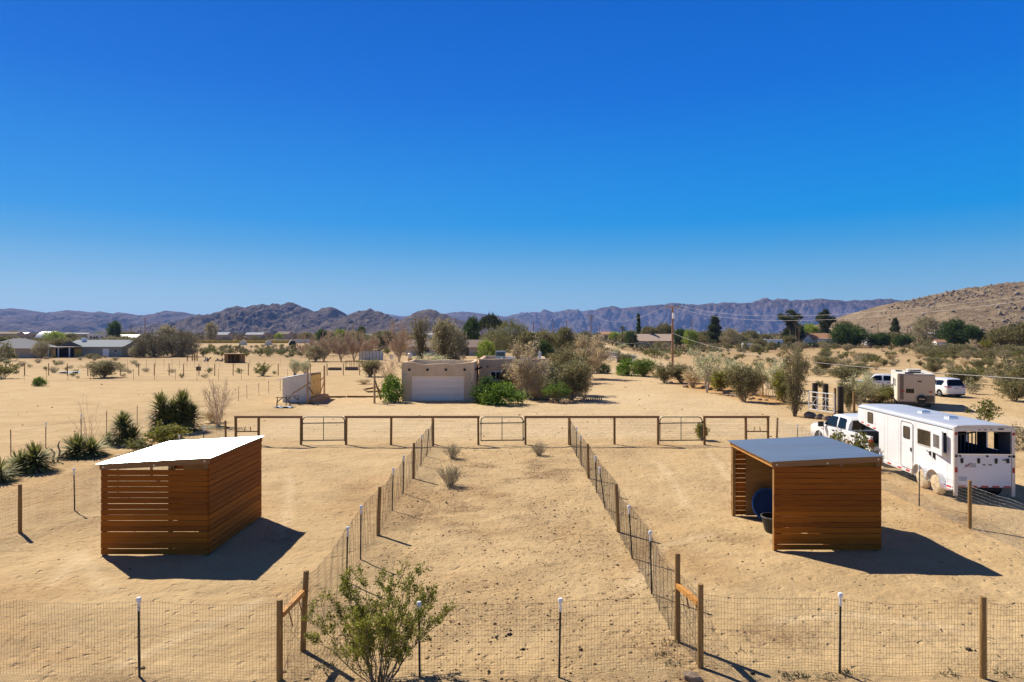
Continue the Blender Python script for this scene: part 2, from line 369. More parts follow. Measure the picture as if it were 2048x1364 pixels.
    col = np.clip(np.stack([A, G, B, np.ones_like(A)], -1), 0, 1).reshape(-1, 4).astype(np.float32)
    me = np_mesh('ground', V, Fq, [], True)
    at = me.color_attributes.new('soil', 'FLOAT_COLOR', 'POINT'); at.data.foreach_set('color', col.ravel())
    m = bpy.data.materials.new('desert sand'); m.use_nodes = True; nt = m.node_tree; L = nt.links.new; b = nt.nodes['Principled BSDF']
    b.inputs['Roughness'].default_value = .95; b.inputs['Specular IOR Level'].default_value = .15
    tc = nd(nt, 'ShaderNodeTexCoord'); P = tc.outputs['Object']
    def noise(sc, det=6, ro=.6): n = nd(nt, 'ShaderNodeTexNoise', Scale=sc, Detail=det, Roughness=ro); L(P, n.inputs['Vector']); return n.outputs['Fac']
    def ramp(f, a, b_): r = nd(nt, 'ShaderNodeMapRange'); r.inputs[1].default_value = a; r.inputs[2].default_value = b_; L(f, r.inputs[0]); return r.outputs[0]
    def mul(a, b_):
        n = nd(nt, 'ShaderNodeMath', operation='MULTIPLY'); L(a, n.inputs[0])
        if isinstance(b_, float): n.inputs[1].default_value = b_
        else: L(b_, n.inputs[1])
        return n.outputs[0]
    def addn(a, b_): n = nd(nt, 'ShaderNodeMath', operation='ADD'); L(a, n.inputs[0]); L(b_, n.inputs[1]); return n.outputs[0]
    def mix(f, a, b_):
        n = nd(nt, 'ShaderNodeMix', data_type='RGBA'); L(f, n.inputs['Factor'])
        for s, v in (('A', a), ('B', b_)):
            if isinstance(v, tuple): n.inputs[s].default_value = (*v, 1)
            else: L(v, n.inputs[s])
        return n.outputs['Result']
    base = mix(ramp(noise(.35, 8), .35, .65), (.472, .326, .166), (.538, .388, .208))
    base = mix(mul(ramp(noise(7, 6, .7), .5, .75), .42), base, (.43, .272, .122))
    ca = nd(nt, 'ShaderNodeVertexColor', layer_name='soil'); sp = nd(nt, 'ShaderNodeSeparateColor'); L(ca.outputs['Color'], sp.inputs[0])
    base = mix(mul(sp.outputs[1], .75), base, (.47, .255, .09))
    base = mix(mul(sp.outputs[2], .85), base, (.600, .455, .275))
    lit = addn(mul(ramp(noise(13, 5, .75), .42, .60), .75), mul(ramp(noise(2.5, 4), .4, .6), .35))
    l2 = nd(nt, 'ShaderNodeMath', operation='MULTIPLY', use_clamp=True); L(mul(sp.outputs[0], lit), l2.inputs[0]); l2.inputs[1].default_value = 1.25
    base = mix(l2.outputs[0], base, (.225, .140, .072))
    vo = nd(nt, 'ShaderNodeTexVoronoi', Scale=9.0, Randomness=1.0); L(P, vo.inputs['Vector'])
    speck = nd(nt, 'ShaderNodeMath', operation='LESS_THAN'); speck.inputs[1].default_value = .10; L(vo.outputs['Distance'], speck.inputs[0])
    sel = nd(nt, 'ShaderNodeMath', operation='GREATER_THAN'); sel.inputs[1].default_value = .80
    sv = nd(nt, 'ShaderNodeSeparateColor'); L(vo.outputs['Color'], sv.inputs[0]); L(sv.outputs[0], sel.inputs[0])
    base = mix(mul(mul(speck.outputs[0], sel.outputs[0]), .6), base, (.22, .14, .075))
    v3 = nd(nt, 'ShaderNodeTexVoronoi', Scale=5.5, Randomness=1.0); nw = nd(nt, 'ShaderNodeTexNoise', Scale=14.0, Detail=3.0); L(P, nw.inputs['Vector'])
    va = nd(nt, 'ShaderNodeVectorMath', operation='MULTIPLY_ADD'); va.inputs[1].default_value = (.16, .16, .16); L(nw.outputs['Color'], va.inputs[0]); L(P, va.inputs[2]); L(va.outputs[0], v3.inputs['Vector'])
    base = mix(mul(mul(ramp(v3.outputs['Distance'], .30, .14), ramp(sp.outputs[0], .02, .22)), .72), base, (.20, .128, .066))
    L(base, b.inputs['Base Color'])
    v2 = nd(nt, 'ShaderNodeTexVoronoi', Scale=3.3, Randomness=1.0, feature='SMOOTH_F1'); L(P, v2.inputs['Vector'])
    wrp = nd(nt, 'ShaderNodeTexNoise', Scale=2.2, Detail=3.0); L(P, wrp.inputs['Vector'])
    wv = nd(nt, 'ShaderNodeVectorMath', operation='MULTIPLY_ADD'); wv.inputs[1].default_value = (.5, .5, .5); L(wrp.outputs['Color'], wv.inputs[0]); L(P, wv.inputs[2])
    v4 = nd(nt, 'ShaderNodeTexVoronoi', Scale=2.6, Randomness=1.0); L(wv.outputs[0], v4.inputs['Vector'])
    L(wv.outputs[0], v2.inputs['Vector'])
    rough_ = ramp(noise(.45, 4), .38, .62)
    hgt = addn(mul(ramp(v2.outputs['Distance'], 0, .42), .018), addn(mul(ramp(v4.outputs['Distance'], .08, .22), .045), mul(noise(2.1, 4), .10)))
    hgt = addn(hgt, addn(mul(mul(noise(11, 5, .75), .062), rough_), mul(noise(38, 3), .010)))
    bp = nd(nt, 'ShaderNodeBump', Strength=.9, Distance=1.0); L(hgt, bp.inputs['Height']); L(bp.outputs[0], b.inputs['Normal'])
    me.materials.append(m)
    tag(link('ground', me), None, None, kind='structure')
build_ground()

# ------------------------------------------------------------------ mountains
def rockmat(name, c1, c2, c3, sc, bump):
    m = bpy.data.materials.new(name); m.use_nodes = True; nt = m.node_tree; L = nt.links.new; b = nt.nodes['Principled BSDF']
    b.inputs['Roughness'].default_value = .95; b.inputs['Specular IOR Level'].default_value = .1
    tc = nd(nt, 'ShaderNodeTexCoord'); P = tc.outputs['Object']
    n1 = nd(nt, 'ShaderNodeTexNoise', Scale=sc, Detail=8.0, Roughness=.72); L(P, n1.inputs['Vector'])
    n2 = nd(nt, 'ShaderNodeTexNoise', Scale=sc*5, Detail=6.0, Roughness=.75); L(P, n2.inputs['Vector'])
    def rr(s, a, b_): r = nd(nt, 'ShaderNodeMapRange'); r.inputs[1].default_value = a; r.inputs[2].default_value = b_; L(s, r.inputs[0]); return r.outputs[0]
    def mx(f, A, B):
        n = nd(nt, 'ShaderNodeMix', data_type='RGBA'); L(f, n.inputs['Factor'])
        for s, v in (('A', A), ('B', B)):
            if isinstance(v, tuple): n.inputs[s].default_value = (*v, 1)
            else: L(v, n.inputs[s])
        return n.outputs['Result']
    c = mx(rr(n1.outputs['Fac'], .38, .62), c1, c2); c = mx(rr(n2.outputs['Fac'], .54, .66), c, c3)
    L(c, b.inputs['Base Color'])
    bp = nd(nt, 'ShaderNodeBump', Strength=1.0, Distance=bump); L(n2.outputs['Fac'], bp.inputs['Height']); L(bp.outputs[0], b.inputs['Normal'])
    return m
def mountain(name, D, ridge, W, m, seed, nx, ny, rough, sc, jag, back=1.0):
    px = np.array([p[0] for p in ridge], float); py = np.array([p[1] for p in ridge], float)
    u = np.linspace(px[0], px[-1], nx); top = np.interp(u, px, py)
    k = np.hanning(5); k /= k.sum(); top = np.convolve(np.pad(top, 2, mode='edge'), k, 'valid')
    crest = CH-(top-HY)/F*D; crest = crest+(fbm(u*.06*sc, u*0+seed, 5, seed, .65)-.5)*jag*1.7
    xw = (u-1024)/F*D
    v = np.concatenate([np.linspace(0, 1, ny), 1+np.linspace(.08, 1, ny//3)*back])
    U, Vv = np.meshgrid(np.arange(nx), v, indexing='ij'); Xw = xw[U]; Cr = crest[U]
    front = np.clip(Vv, 0, 1); prof = np.where(Vv <= 1, .22*front+.78*front**1.55, 1-.9*np.clip((Vv-1)/back, 0, 1)**1.2)
    Yw = D-W+W*Vv
    L_ = W/2.2
    wr = fbm(Xw/L_*1.1, Yw/L_*.8, 3, seed+7)*1.3
    rid = 1-abs(2*fbm(Xw/L_*1.7+wr, Yw/L_*.75+wr, 5, seed+1, .55)-1)*2.1
    fine = (fbm(Xw/L_*7*sc, Yw/L_*7*sc, 5, seed+3, .65)-.5)+.9*(np.abs(2*fbm(Xw/L_*4+wr, Yw/L_*3, 4, seed+19, .6)-1)-.18)
    env = np.where(Vv <= 1, np.sin(PI*np.clip(Vv, 0, 1))**.7*(1-.92*np.clip(Vv, 0, 1)**2.5), .5*np.clip((Vv-1)/back, 0, 1))
    Z = Cr*prof+env*rough*np.maximum(Cr, 20)*(rid-.35)*.62+fine*rough*Cr*.42*np.clip(1.15-front**6, .12, 1)
    if ridge[0][1] > 640: pass
    Z = Z-6*(1-front)**3+rise(Xw, Yw)*.0
    Xw2 = Xw*(1+0*Vv)
    ny2 = len(v); Vt = np.stack([Xw2, Yw, Z], -1).reshape(-1, 3)
    i = np.arange(nx-1)[:, None]*ny2+np.arange(ny2-1)[None, :]
    Fq = np.stack([i, i+ny2, i+ny2+1, i+1], -1).reshape(-1, 4)
    me = np_mesh(name, Vt, Fq, m, False)
    tag(link(name, me), None, None, kind='structure')
RK_FAR = rockmat('far mountain rock', (.058, .043, .042), (.190, .138, .120), (.33, .26, .215), .0050, 36)
RK_MID = rockmat('granite hill rock', (.062, .045, .040), (.165, .125, .105), (.32, .265, .23), .010, 14)
RK_TAN = rockmat('tan rocky slope', (.20, .140, .085), (.33, .245, .155), (.075, .055, .038), .030, 4)
mountain('far_mountains', 9500, [(560, 668), (640, 640), (690, 631), (715, 622), (760, 625), (800, 632), (840, 634), (872, 631), (885, 628), (925, 623), (960, 627), (1000, 632), (1060, 640), (1120, 668)], 1500, RK_FAR, 11, 200, 30, .5, 1, 12)
mountain('left_mountains', 6500, [(-260, 626), (-200, 618), (-150, 624), (-100, 614), (-50, 622), (0, 618), (14, 617), (21, 615), (30, 619), (36, 622), (44, 619), (52, 622), (64, 627), (72, 625), (84, 627), (95, 626), (108, 628), (120, 626), (136, 619), (150, 621), (160, 622), (170, 624), (186, 628), (196, 623), (204, 624), (214, 629), (226, 627), (236, 624), (248, 628), (258, 631), (268, 632), (280, 634), (290, 631), (305, 632), (318, 626), (330, 624), (342, 622), (354, 625), (364, 624), (374, 630), (385, 634), (400, 632), (420, 634), (470, 630), (540, 640), (640, 655)], 2100, RK_FAR, 3, 640, 50, .82, 1.4, 12)
mountain('granite_mountain', 3600, [(330, 668), (370, 645), (390, 638), (415, 631), (428, 630), (440, 627), (455, 618), (475, 613), (490, 617), (505, 612), (525, 608), (538, 613), (550, 609), (562, 612), (580, 605), (600, 612), (622, 624), (640, 620), (657, 614), (672, 621), (690, 635), (705, 645), (722, 655), (750, 668)], 950, RK_MID, 5, 520, 70, .62, 1.6, 16)
mountain('granite_hill', 3100, [(640, 668), (680, 640), (700, 628), (720, 622), (740, 618), (765, 626), (785, 635), (805, 645), (840, 662), (870, 668)], 700, RK_MID, 8, 260, 50, .5, 1.6, 12)
mountain('rounded_hill', 2700, [(750, 668), (775, 655), (800, 641), (830, 625), (845, 620), (858, 618), (872, 621), (885, 627), (910, 636), (935, 645), (965, 654), (1010, 668)], 700, RK_MID, 13, 260, 46, .34, 1.4, 7)
mountain('right_mountains', 11000, [(900, 660), (960, 645), (1000, 635), (1030, 629), (1060, 625), (1080, 625), (1087, 618), (1105, 625), (1135, 619), (1165, 622), (1190, 620), (1200, 616), (1225, 612), (1240, 616), (1280, 613), (1330, 609), (1345, 606), (1380, 610), (1450, 606), (1500, 605), (1530, 597), (1545, 600), (1555, 596), (1580, 600), (1610, 600), (1640, 597), (1670, 600), (1700, 601), (1740, 600), (1785, 598), (1810, 602), (1900, 598), (2050, 606), (2200, 600)], 1900, RK_FAR, 17, 820, 64, .88, 1.4, 12)
mountain('rocky_hillside', 1050, [(1630, 670), (1690, 664), (1710, 652), (1735, 640), (1765, 625), (1800, 605), (1825, 600), (1850, 595), (1880, 589), (1900, 583), (1940, 577), (1985, 570), (2048, 563), (2150, 552), (2300, 548), (2500, 552), (2800, 570)], 420, RK_TAN, 23, 420, 120, .22, 3.2, 5)
# small jointed boulders over the near hillside, far too many to count
def boulders():
    rng = np.random.default_rng(5); me = bpy.data.objects['rocky_hillside'].data
    n = len(me.vertices); co = np.empty(n*3, np.float32); me.vertices.foreach_get('co', co); co = co.reshape(-1, 3)
    ok = np.where((co[:, 2] > 3) & (co[:, 1] < 1055) & (co[:, 0] < 1300))[0]; pr = np.clip(fbm(co[ok, 0]*.018, co[ok, 1]*.018+co[ok, 2]*.05, 4, 9)-.44, .012, 1)**1.3; pick = rng.choice(ok, 11000, p=pr/pr.sum())
    base = np.array([(1, 0, 0), (-1, 0, 0), (0, 1, 0), (0, -1, 0), (0, 0, 1), (0, 0, -1)], float)
    ft = np.array([(0, 2, 4), (2, 1, 4), (1, 3, 4), (3, 0, 4), (2, 0, 5), (1, 2, 5), (3, 1, 5), (0, 3, 5)])
    s = rng.gamma(1.4, .55, 11000)[:, None, None]+.35
    V = base[None]*rng.uniform(.6, 1.3, (11000, 6, 1))*s*rng.uniform(.7, 1.3, (11000, 1, 3))+co[pick][:, None]+rng.normal(0, 1.2, (11000, 1, 3))*[1, 1, .15]
    Fq = (ft[None]+6*np.arange(11000)[:, None, None]).reshape(-1, 3)
    m = mat('dark hillside boulders', (.33, .25, .17), .95, col2=(.13, .10, .075), island=.8)
    tag(link('hillside_boulders', np_mesh('hillside_boulders', V.reshape(-1, 3), Fq, m)), 'dark boulders strewn over the tan rocky hillside', 'boulders', kind='stuff')
boulders()
# ------------------------------------------------------------------ haze: the air between here and the far ranges
def build_haze():
    hb = MB(); hb.box(-9600, 9600, -500, 11500, -30, 325)
    m = bpy.data.materials.new('desert air'); m.use_nodes = True; nt = m.node_tree
    nt.nodes.remove(nt.nodes['Principled BSDF'])
    pv = nd(nt, 'ShaderNodeVolumePrincipled'); pv.inputs['Color'].default_value = (.25, .42, .92, 1)
    pv.inputs['Density'].default_value = HAZE; pv.inputs['Anisotropy'].default_value = .2
    nt.links.new(pv.outputs[0], nt.nodes['Material Output'].inputs['Volume'])
    m.volume_intersection_method = 'FAST' if hasattr(m, 'volume_intersection_method') else m.volume_intersection_method
    o = hb.build('haze', m); tag(o, 'pale blue desert air over the whole plain', 'haze', kind='stuff')
HAZE = 0.000054
build_haze()
# ------------------------------------------------------------------ vegetation
def tubes_np(segs, n=3):                                    # segs (m,8): p0, p1, r0, r1
    S = np.asarray(segs, float); p0, p1, r0, r1 = S[:, :3], S[:, 3:6], S[:, 6], S[:, 7]
    d = p1-p0; d /= np.linalg.norm(d, axis=1, keepdims=True)+1e-9
    ref = np.where(np.abs(d[:, 2:3]) > .95, np.array([[0, 1., 0]]), np.array([[0, 0, 1.]]))
    a = np.cross(d, ref); a /= np.linalg.norm(a, axis=1, keepdims=True)+1e-9; b = np.cross(a, d)
    V = []
    for p, r in ((p0, r0), (p1, r1)):
        for j in range(n):
            t = 2*PI*j/n; V.append(p+(a*math.cos(t)+b*math.sin(t))*r[:, None])
    V = np.stack(V, 1).reshape(-1, 3); m = len(S); o = np.arange(m)[:, None]*2*n
    Fq = np.concatenate([o+np.array([[j, (j+1) % n, n+(j+1) % n, n+j]]) for j in range(n)], 0)
    return V, Fq
def leaves_np(P, D, size, rng, aspect=.45, rnd=.8):         # diamond leaves at P, pointing about D
    n = len(P); D = D+rng.normal(0, rnd, (n, 3)); D /= np.linalg.norm(D, axis=1, keepdims=True)+1e-9
    U = rng.normal(0, 1, (n, 3)); S = np.cross(D, U); S /= np.linalg.norm(S, axis=1, keepdims=True)+1e-9
    s = size*rng.uniform(.55, 1.35, (n, 1))
    V = np.stack([P, P+D*s*.5+S*s*aspect*.5, P+D*s, P+D*s*.5-S*s*aspect*.5], 1).reshape(-1, 3)
    return V, np.arange(4*n).reshape(-1, 4)
def grow(rng, n, h, w, r=.02, nsub=5, nsub2=3, start=.3, vase=.4, sub=.30, base=.06, kink=.05, tip=.45, upb=.25):
    segs, P, D = [], [], []
    def path(a, c, b, k, r0, r1, jit):
        t = np.linspace(0, 1, k)[:, None]; p = (1-t)**2*a+2*t*(1-t)*c+t*t*b
        p[1:-1] += rng.normal(0, jit, (k-2, 3))
        rr = np.linspace(r0, r1, k)
        for i in range(k-1): segs.append([*p[i], *p[i+1], rr[i], rr[i+1]])
        return p
    for i in range(n):
        az = rng.uniform(0, 2*PI); t = math.sqrt(rng.uniform(.02, 1))
        b0 = np.array([math.cos(az)*base*w*rng.uniform(0, 1), math.sin(az)*base*w*rng.uniform(0, 1), -.03])
        az += rng.normal(0, .3)
        tp = np.array([math.cos(az)*t*w/2, math.sin(az)*t*w/2, h*(1-tip*t*t)*rng.uniform(.78, 1.04)])
        ctl = np.array([tp[0]*vase, tp[1]*vase, tp[2]*.62])
        ri = r*rng.uniform(.6, 1.1); p = path(b0, ctl, tp, 7, ri, ri*.25, kink*h*.3)
        for j in range(nsub):
            u = rng.uniform(start, .98); k = min(5, int(u*6)); f = u*6-k; q = p[k]*(1-f)+p[k+1]*f
            tg = p[k+1]-p[k]; tg /= np.linalg.norm(tg)
            d = tg+rng.normal(0, .55, 3)+np.array([0, 0, upb]); d /= np.linalg.norm(d)
            L_ = h*sub*rng.uniform(.5, 1.2)*(1.15-.6*u)
            e = q+d*L_; e[2] = max(e[2]+.12*L_, .04); m = q+d*L_*.5
            pp = path(q, m, e, 4, ri*.45, ri*.16, .04*L_)
            for s in np.linspace(.25, 1, 4): P.append(q*(1-s)+e*s); D.append(d)
            for l in range(nsub2):
                v = rng.uniform(.3, 1); q2 = q*(1-v)+e*v; d2 = d+rng.normal(0, .6, 3); d2 /= np.linalg.norm(d2)
                e2 = q2+d2*L_*.5*rng.uniform(.5, 1.1); e2[2] = max(e2[2], .03)
                segs.append([*q2, *e2, ri*.2, ri*.09])
                for s in (.4, .7, 1): P.append(q2*(1-s)+e2*s); D.append(d2)
    return segs, np.array(P), np.array(D)
class Plant:                                                # a prototype: stem mesh and leaf mesh
    def __init__(s, parts, h, w): s.parts, s.h, s.w = parts, h, w
PROTO = {}
def proto_bush(key, seed, h, w, nst, leafn, lsize, lmat, smat, spread=.05, aspect=.5, r=.015, nsub=5, nsub2=3, start=.3, vase=.4, sub=.3, tip=.45, rnd=.8, base=.06, upb=.25):
    rng = np.random.default_rng(seed)
    segs, P, D = grow(rng, nst, h, w, r, nsub, nsub2, start, vase, sub, base, .05, tip, upb)
    V, Fq = tubes_np(segs); parts = [('stems', np_mesh(key+'_stems', V, Fq, smat))]
    if leafn:
        i = rng.integers(0, len(P), leafn); LP = P[i]+rng.normal(0, spread, (leafn, 3)); LP[:, 2] = np.maximum(LP[:, 2], .03)
        V2, F2 = leaves_np(LP, D[i], lsize, rng, aspect, rnd); parts.append(('foliage', np_mesh(key+'_foliage', V2, F2, lmat)))
    PROTO.setdefault(key.split('#')[0], []).append(Plant(parts, h, w))
def proto_tree(key, seed, h, w, trunk, shape, ncl, per, lsize, lmat, bmat, r=.18, cr=.13, nlimb=6, aspect=.5, zc=None):
    rng = np.random.default_rng(seed)
    segs, P, D = grow(rng, nlimb, h*.94, w*.8, r*.62, 4, 2, .4, .35, .22, .015, .03, .35)
    segs.append([0, 0, -.2, 0, 0, h*.30, r, r*.7])
    V, Fq = tubes_np(segs, 5); parts = [('trunk', np_mesh(key+'_trunk', V, Fq, bmat))]
    c = []
    while len(c) < ncl:
        p = rng.uniform(-1, 1, 3); q = np.linalg.norm(p)
        if q > 1 or (shape != 'cypress' and q < rng.uniform(.25, .8)): continue
        z01 = (p[2]+1)/2
        if shape == 'round': x, y, z = p[0]*w/2, p[1]*w/2, trunk+(h-trunk)*z01
        elif shape == 'umbrella': z = h*.52+h*.45*(1-.6*(p[0]**2+p[1]**2))*(.55+.45*z01); x, y = p[0]*w/2, p[1]*w/2
        elif shape == 'pine':
            z01 = rng.uniform(0, 1); z = trunk+(h-trunk)*z01; rad = w/2*(1-z01)**.6*(.72+.28*math.sin(z01*24+seed)); a = rng.uniform(0, 2*PI); t = rng.uniform(.25, 1)**.6
            x, y = math.cos(a)*rad*t, math.sin(a)*rad*t
        elif shape == 'ragged':
            z01 = rng.uniform(0, 1); z = trunk+(h-trunk)*z01; rad = w/2*(.62+.38*math.sin(z01*11+seed))*min(1, z01*5+.3)*min(1, (1-z01)*5+.35); a = rng.uniform(0, 2*PI); t = rng.uniform(.2, 1)**.6
            x, y = math.cos(a)*rad*t, math.sin(a)*rad*t
        elif shape == 'cypress':
            z01 = rng.uniform(0, 1); z = h*.04+h*.96*z01; rad = w/2*min(1, z01*7+.4)*(1-z01**2.2)+.08; a = rng.uniform(0, 2*PI); t = rng.uniform(.3, 1)**.5
            x, y = math.cos(a)*rad*t, math.sin(a)*rad*t
        elif shape == 'ground': z = (h)*z01**1.2; x, y = p[0]*w/2*(1.1-.25*z01), p[1]*w/2*(1.1-.25*z01)
        k = 1+.30*(vnoise(x/w*5+seed, z/h*4+y/w*3, seed)-.5)*2
        c.append((x*k, y*k, z if shape in ('cypress', 'pine', 'ragged') else trunk*.0+z*(.93+.12*(k-.7))))
    c = np.array(c); i = np.repeat(np.arange(ncl), per)
    rad = cr*w*rng.uniform(.5, 1.3, ncl)
    LP = c[i]+rng.normal(0, .5, (len(i), 3))*rad[i][:, None]*np.array([1, 1, .75]); LP[:, 2] = np.maximum(LP[:, 2], .05)
    D = LP-np.array([0, 0, h*.45]); D /= np.linalg.norm(D, axis=1, keepdims=True)+1e-9
    V2, F2 = leaves_np(LP, D+np.array([0, 0, .3]), lsize, rng, aspect, .8); parts.append(('crown', np_mesh(key+'_crown', V2, F2, lmat)))
    PROTO.setdefault(key.split('#')[0], []).append(Plant(parts, h, w))
def yucca(name, label, px, by, h, w, heads, seed, trunkr=.16):
    rng = np.random.default_rng(seed); y = dist(by); x = wx(px, y); root = thing(name, label, 'yucca', (x, y, gz(x, y)), 0, 'yuccas in the left garden bed')
    V, Fs = [], []; Vd = []; segs = []
    def blade(o, d, L_, w_, out):
        d = d/np.linalg.norm(d); s = np.cross(d, [0, 0, 1]); s /= np.linalg.norm(s)+1e-9
        sag = np.array([0, 0, -1])*L_*max(0, .10*(1-d[2]))
        out.append(np.array([o-s*w_*.35, o+s*w_*.35, o+d*L_*.5+s*w_*.5, o+d*L_*.5-s*w_*.5])); m = o+d*L_*.5
        out.append(np.array([m-s*w_*.5, m+s*w_*.5, o+d*L_+sag+s*.003, o+d*L_+sag-s*.003]))
    for (hx, hy, z0, z1, bl, nb) in heads:                  # crown position, lowest and highest blade base, blade length, count
        segs.append([hx*.4, hy*.4, -.1, hx, hy, z1, trunkr, trunkr*.7])
        for k in range(nb):
            t = rng.uniform(0, 1); a = rng.uniform(0, 2*PI); z = z0+(z1-z0)*t
            el = -.45+1.1*t+rng.normal(0, .25)+(.5 if t > .88 else 0); el = max(-1.0, min(1.45, el))
            d = np.array([math.cos(a)*math.cos(el), math.sin(a)*math.cos(el), math.sin(el)])
            o = np.array([hx, hy, z])+np.array([d[0], d[1], 0])*trunkr*.7
            if o[2]+d[2]*bl < .02: d[2] = (.04-o[2])/bl
            blade(o, d, bl*rng.uniform(.75, 1.15)*(1-.25*(t > .8)), .062*(bl/.7), Vd if (t < .22 and rng.uniform() < .5) else V)
    tv, tf = tubes_np(segs, 6); link('trunk', np_mesh('yucca_trunk', tv, tf, M_BARK), root)
    for nm, vv, m in (('leaf_blades', V, L_YUC), ('dead_blades', Vd, L_YUCD)):
        if vv:
            vv = np.concatenate(vv); link(nm, np_mesh(nm, vv, np.arange(len(vv)).reshape(-1, 4), m), root)
    return root
rn = random.Random(7)
# prototypes (nominal sizes; every plant is scaled to its own size)
for k in range(3):
    proto_bush('olive#%d' % k, 40+k, 1.8, 2.0, 26, 4600, .10, L_OLIVE, M_TWIGG, .06, start=.10, vase=.5)
    proto_bush('creo#%d' % k, 50+k, 1.2, 1.5, 16, 1000, .11, L_CREO, M_TWIGG, .05, nsub=4, nsub2=2, start=.12, vase=.5)
    proto_bush('dry#%d' % k, 60+k, .7, 1.1, 22, 500, .09, L_GREY, M_TWIGG, .03, nsub=5, nsub2=3, r=.008, vase=.6, tip=.6, start=.2)
    proto_bush('tumble#%d' % k, 70+k, .62, .85, 70, 900, .06, L_GREY, M_TWIGG, .02, nsub=6, nsub2=3, r=.005, vase=.55, tip=.5, start=.15, aspect=.22, base=.12)
proto_bush('foreground', 81, 1.95, 2.3, 32, 15500, .046, leaf('creosote sprigs', (.038, .050, .008), (.205, .200, .030)), mat('creosote stems', (.24, .18, .12), .85, var=.35), .020, r=.012, nsub=11, nsub2=3, start=.18, vase=.56, sub=.15, tip=.30, aspect=.42, base=.07, rnd=.55, upb=1.1)
proto_bush('bright', 82, 1.9, 1.8, 46, 6400, .13, L_BRIGHT, M_TWIG, .07, start=.04, vase=.6, nsub=7, aspect=.35)
proto_bush('feathery', 83, 1.5, 2.0, 46, 3200, .16, L_BRIGHT, M_TWIG, .05, start=.35, vase=.5, nsub=6, aspect=.18)
proto_bush('ygreen', 84, 1.5, 1.7, 34, 4200, .11, L_YGRN, M_TWIG, .06, start=.08, vase=.55, nsub=7)
proto_bush('vase', 85, 2.2, 2.0, 40, 5200, .11, L_OLIVE, M_TWIG, .06, start=.12, vase=.5, nsub=8, tip=.3)
proto_bush('tall', 86, 5.0, 2.3, 26, 5600, .12, L_OLIVE, M_BARK, .10, start=.05, vase=.45, nsub=11, sub=.16, r=.03, tip=.2)
proto_bush('flower', 87, 2.4, 2.4, 18, 3200, .10, L_FLOW, M_BARKG, .10, start=.2, vase=.35, nsub=7, r=.03)
proto_bush('whiteflower', 88, 4.0, 2.6, 7, 2400, .13, L_FLOW, M_BARKG, .12, start=.35, vase=.2, nsub=9, r=.05, base=.01, sub=.26)
proto_bush('bareshrub', 89, 3.2, 2.3, 22, 0, .1, None, M_TWIGP, r=.022, nsub=8, nsub2=5, start=.25, vase=.42, sub=.24, tip=.28)
proto_bush('baretree', 90, 6.0, 5.4, 11, 0, .1, None, M_TWIGP, r=.075, nsub=24, nsub2=12, start=.18, vase=.32, sub=.26, tip=.5, base=.02)
proto_bush('paletree', 91, 5.0, 4.4, 12, 9000, .13, L_TAN, mat('white bare branches', (.50, .42, .36), .85, var=.2), .10, r=.05, nsub=18, nsub2=10, start=.2, vase=.3, sub=.26, tip=.45, base=.02)
proto_bush('wisps', 92, 2.3, 1.6, 14, 0, .1, None, M_TWIGP, r=.008, nsub=3, nsub2=2, start=.5, vase=.4, sub=.2)
proto_bush('reedy', 93, 1.3, 1.3, 60, 1400, .14, L_TAN, M_TWIG, .04, start=.3, vase=.5, nsub=3, nsub2=1, r=.008, aspect=.2)
proto_tree('juniper', 21, 2.0, 3.0, .1, 'ground', 120, 60, .15, L_DARK, M_BARK, r=.06, cr=.16, nlimb=8)
proto_tree('brightmound', 22, 1.7, 2.4, .1, 'ground', 90, 55, .14, L_BRIGHT, M_BARK, r=.04, cr=.16, nlimb=7)
for k in range(3):
    proto_tree('round#%d' % k, 23+k, 8, 9, 1.4, 'round', 150, 40, .55, L_OLIVE, M_BARK, cr=.13)
    proto_tree('dark#%d' % k, 33+k, 9, 10, .9, 'round', 180, 46, .55, L_DARK, M_BARK, cr=.13)
    proto_tree('scrubtree#%d' % k, 43+k, 4, 6, .3, 'ground', 80, 30, .42, L_OLIVE, M_BARK, cr=.14, r=.1)
    proto_tree('greytree#%d' % k, 53+k, 6, 6.5, .8, 'round', 130, 34, .36, L_GREY, M_BARK, cr=.12, r=.16, nlimb=9)
    proto_tree('pine#%d' % k, 63+k, 14, 7.5, 2.0, 'pine', 170, 44, .62, L_PINE, M_BARK, cr=.10, r=.3)
for k in range(2): proto_tree('ragged#%d' % k, 93+k, 14, 8, 1.5, 'ragged', 190, 46, .62, L_PINE, M_BARK, cr=.10, r=.3)
proto_tree('lime', 73, 6, 7, .8, 'round', 110, 40, .45, L_LIME, M_BARK, cr=.13)
proto_tree('umbrella', 74, 11, 12, 3, 'umbrella', 180, 44, .6, mat('umbrella pine', (.13, .145, .06), .6, col2=(.045, .058, .026), island=.65, trans=.2), M_BARK, cr=.10, r=.35, nlimb=8)
proto_tree('pepper', 75, 9, 8, 1.2, 'round', 170, 42, .45, mat('pepper foliage', (.38, .37, .15), .6, col2=(.15, .15, .06), island=.65, trans=.25), M_BARK, cr=.11, r=.25, nlimb=7, aspect=.3)
proto_tree('cypress', 76, 13, 2.1, 0, 'cypress', 160, 40, .5, L_DARK, M_BARK, cr=.16, r=.15, nlimb=2)
proto_tree('tamarisk', 77, 7, 8, .3, 'ground', 190, 46, .40, mat('tamarisk foliage', (.30, .26, .155), .7, col2=(.115, .10, .062), island=.65, trans=.2), M_BARK, cr=.12, r=.2, nlimb=10, aspect=.3)
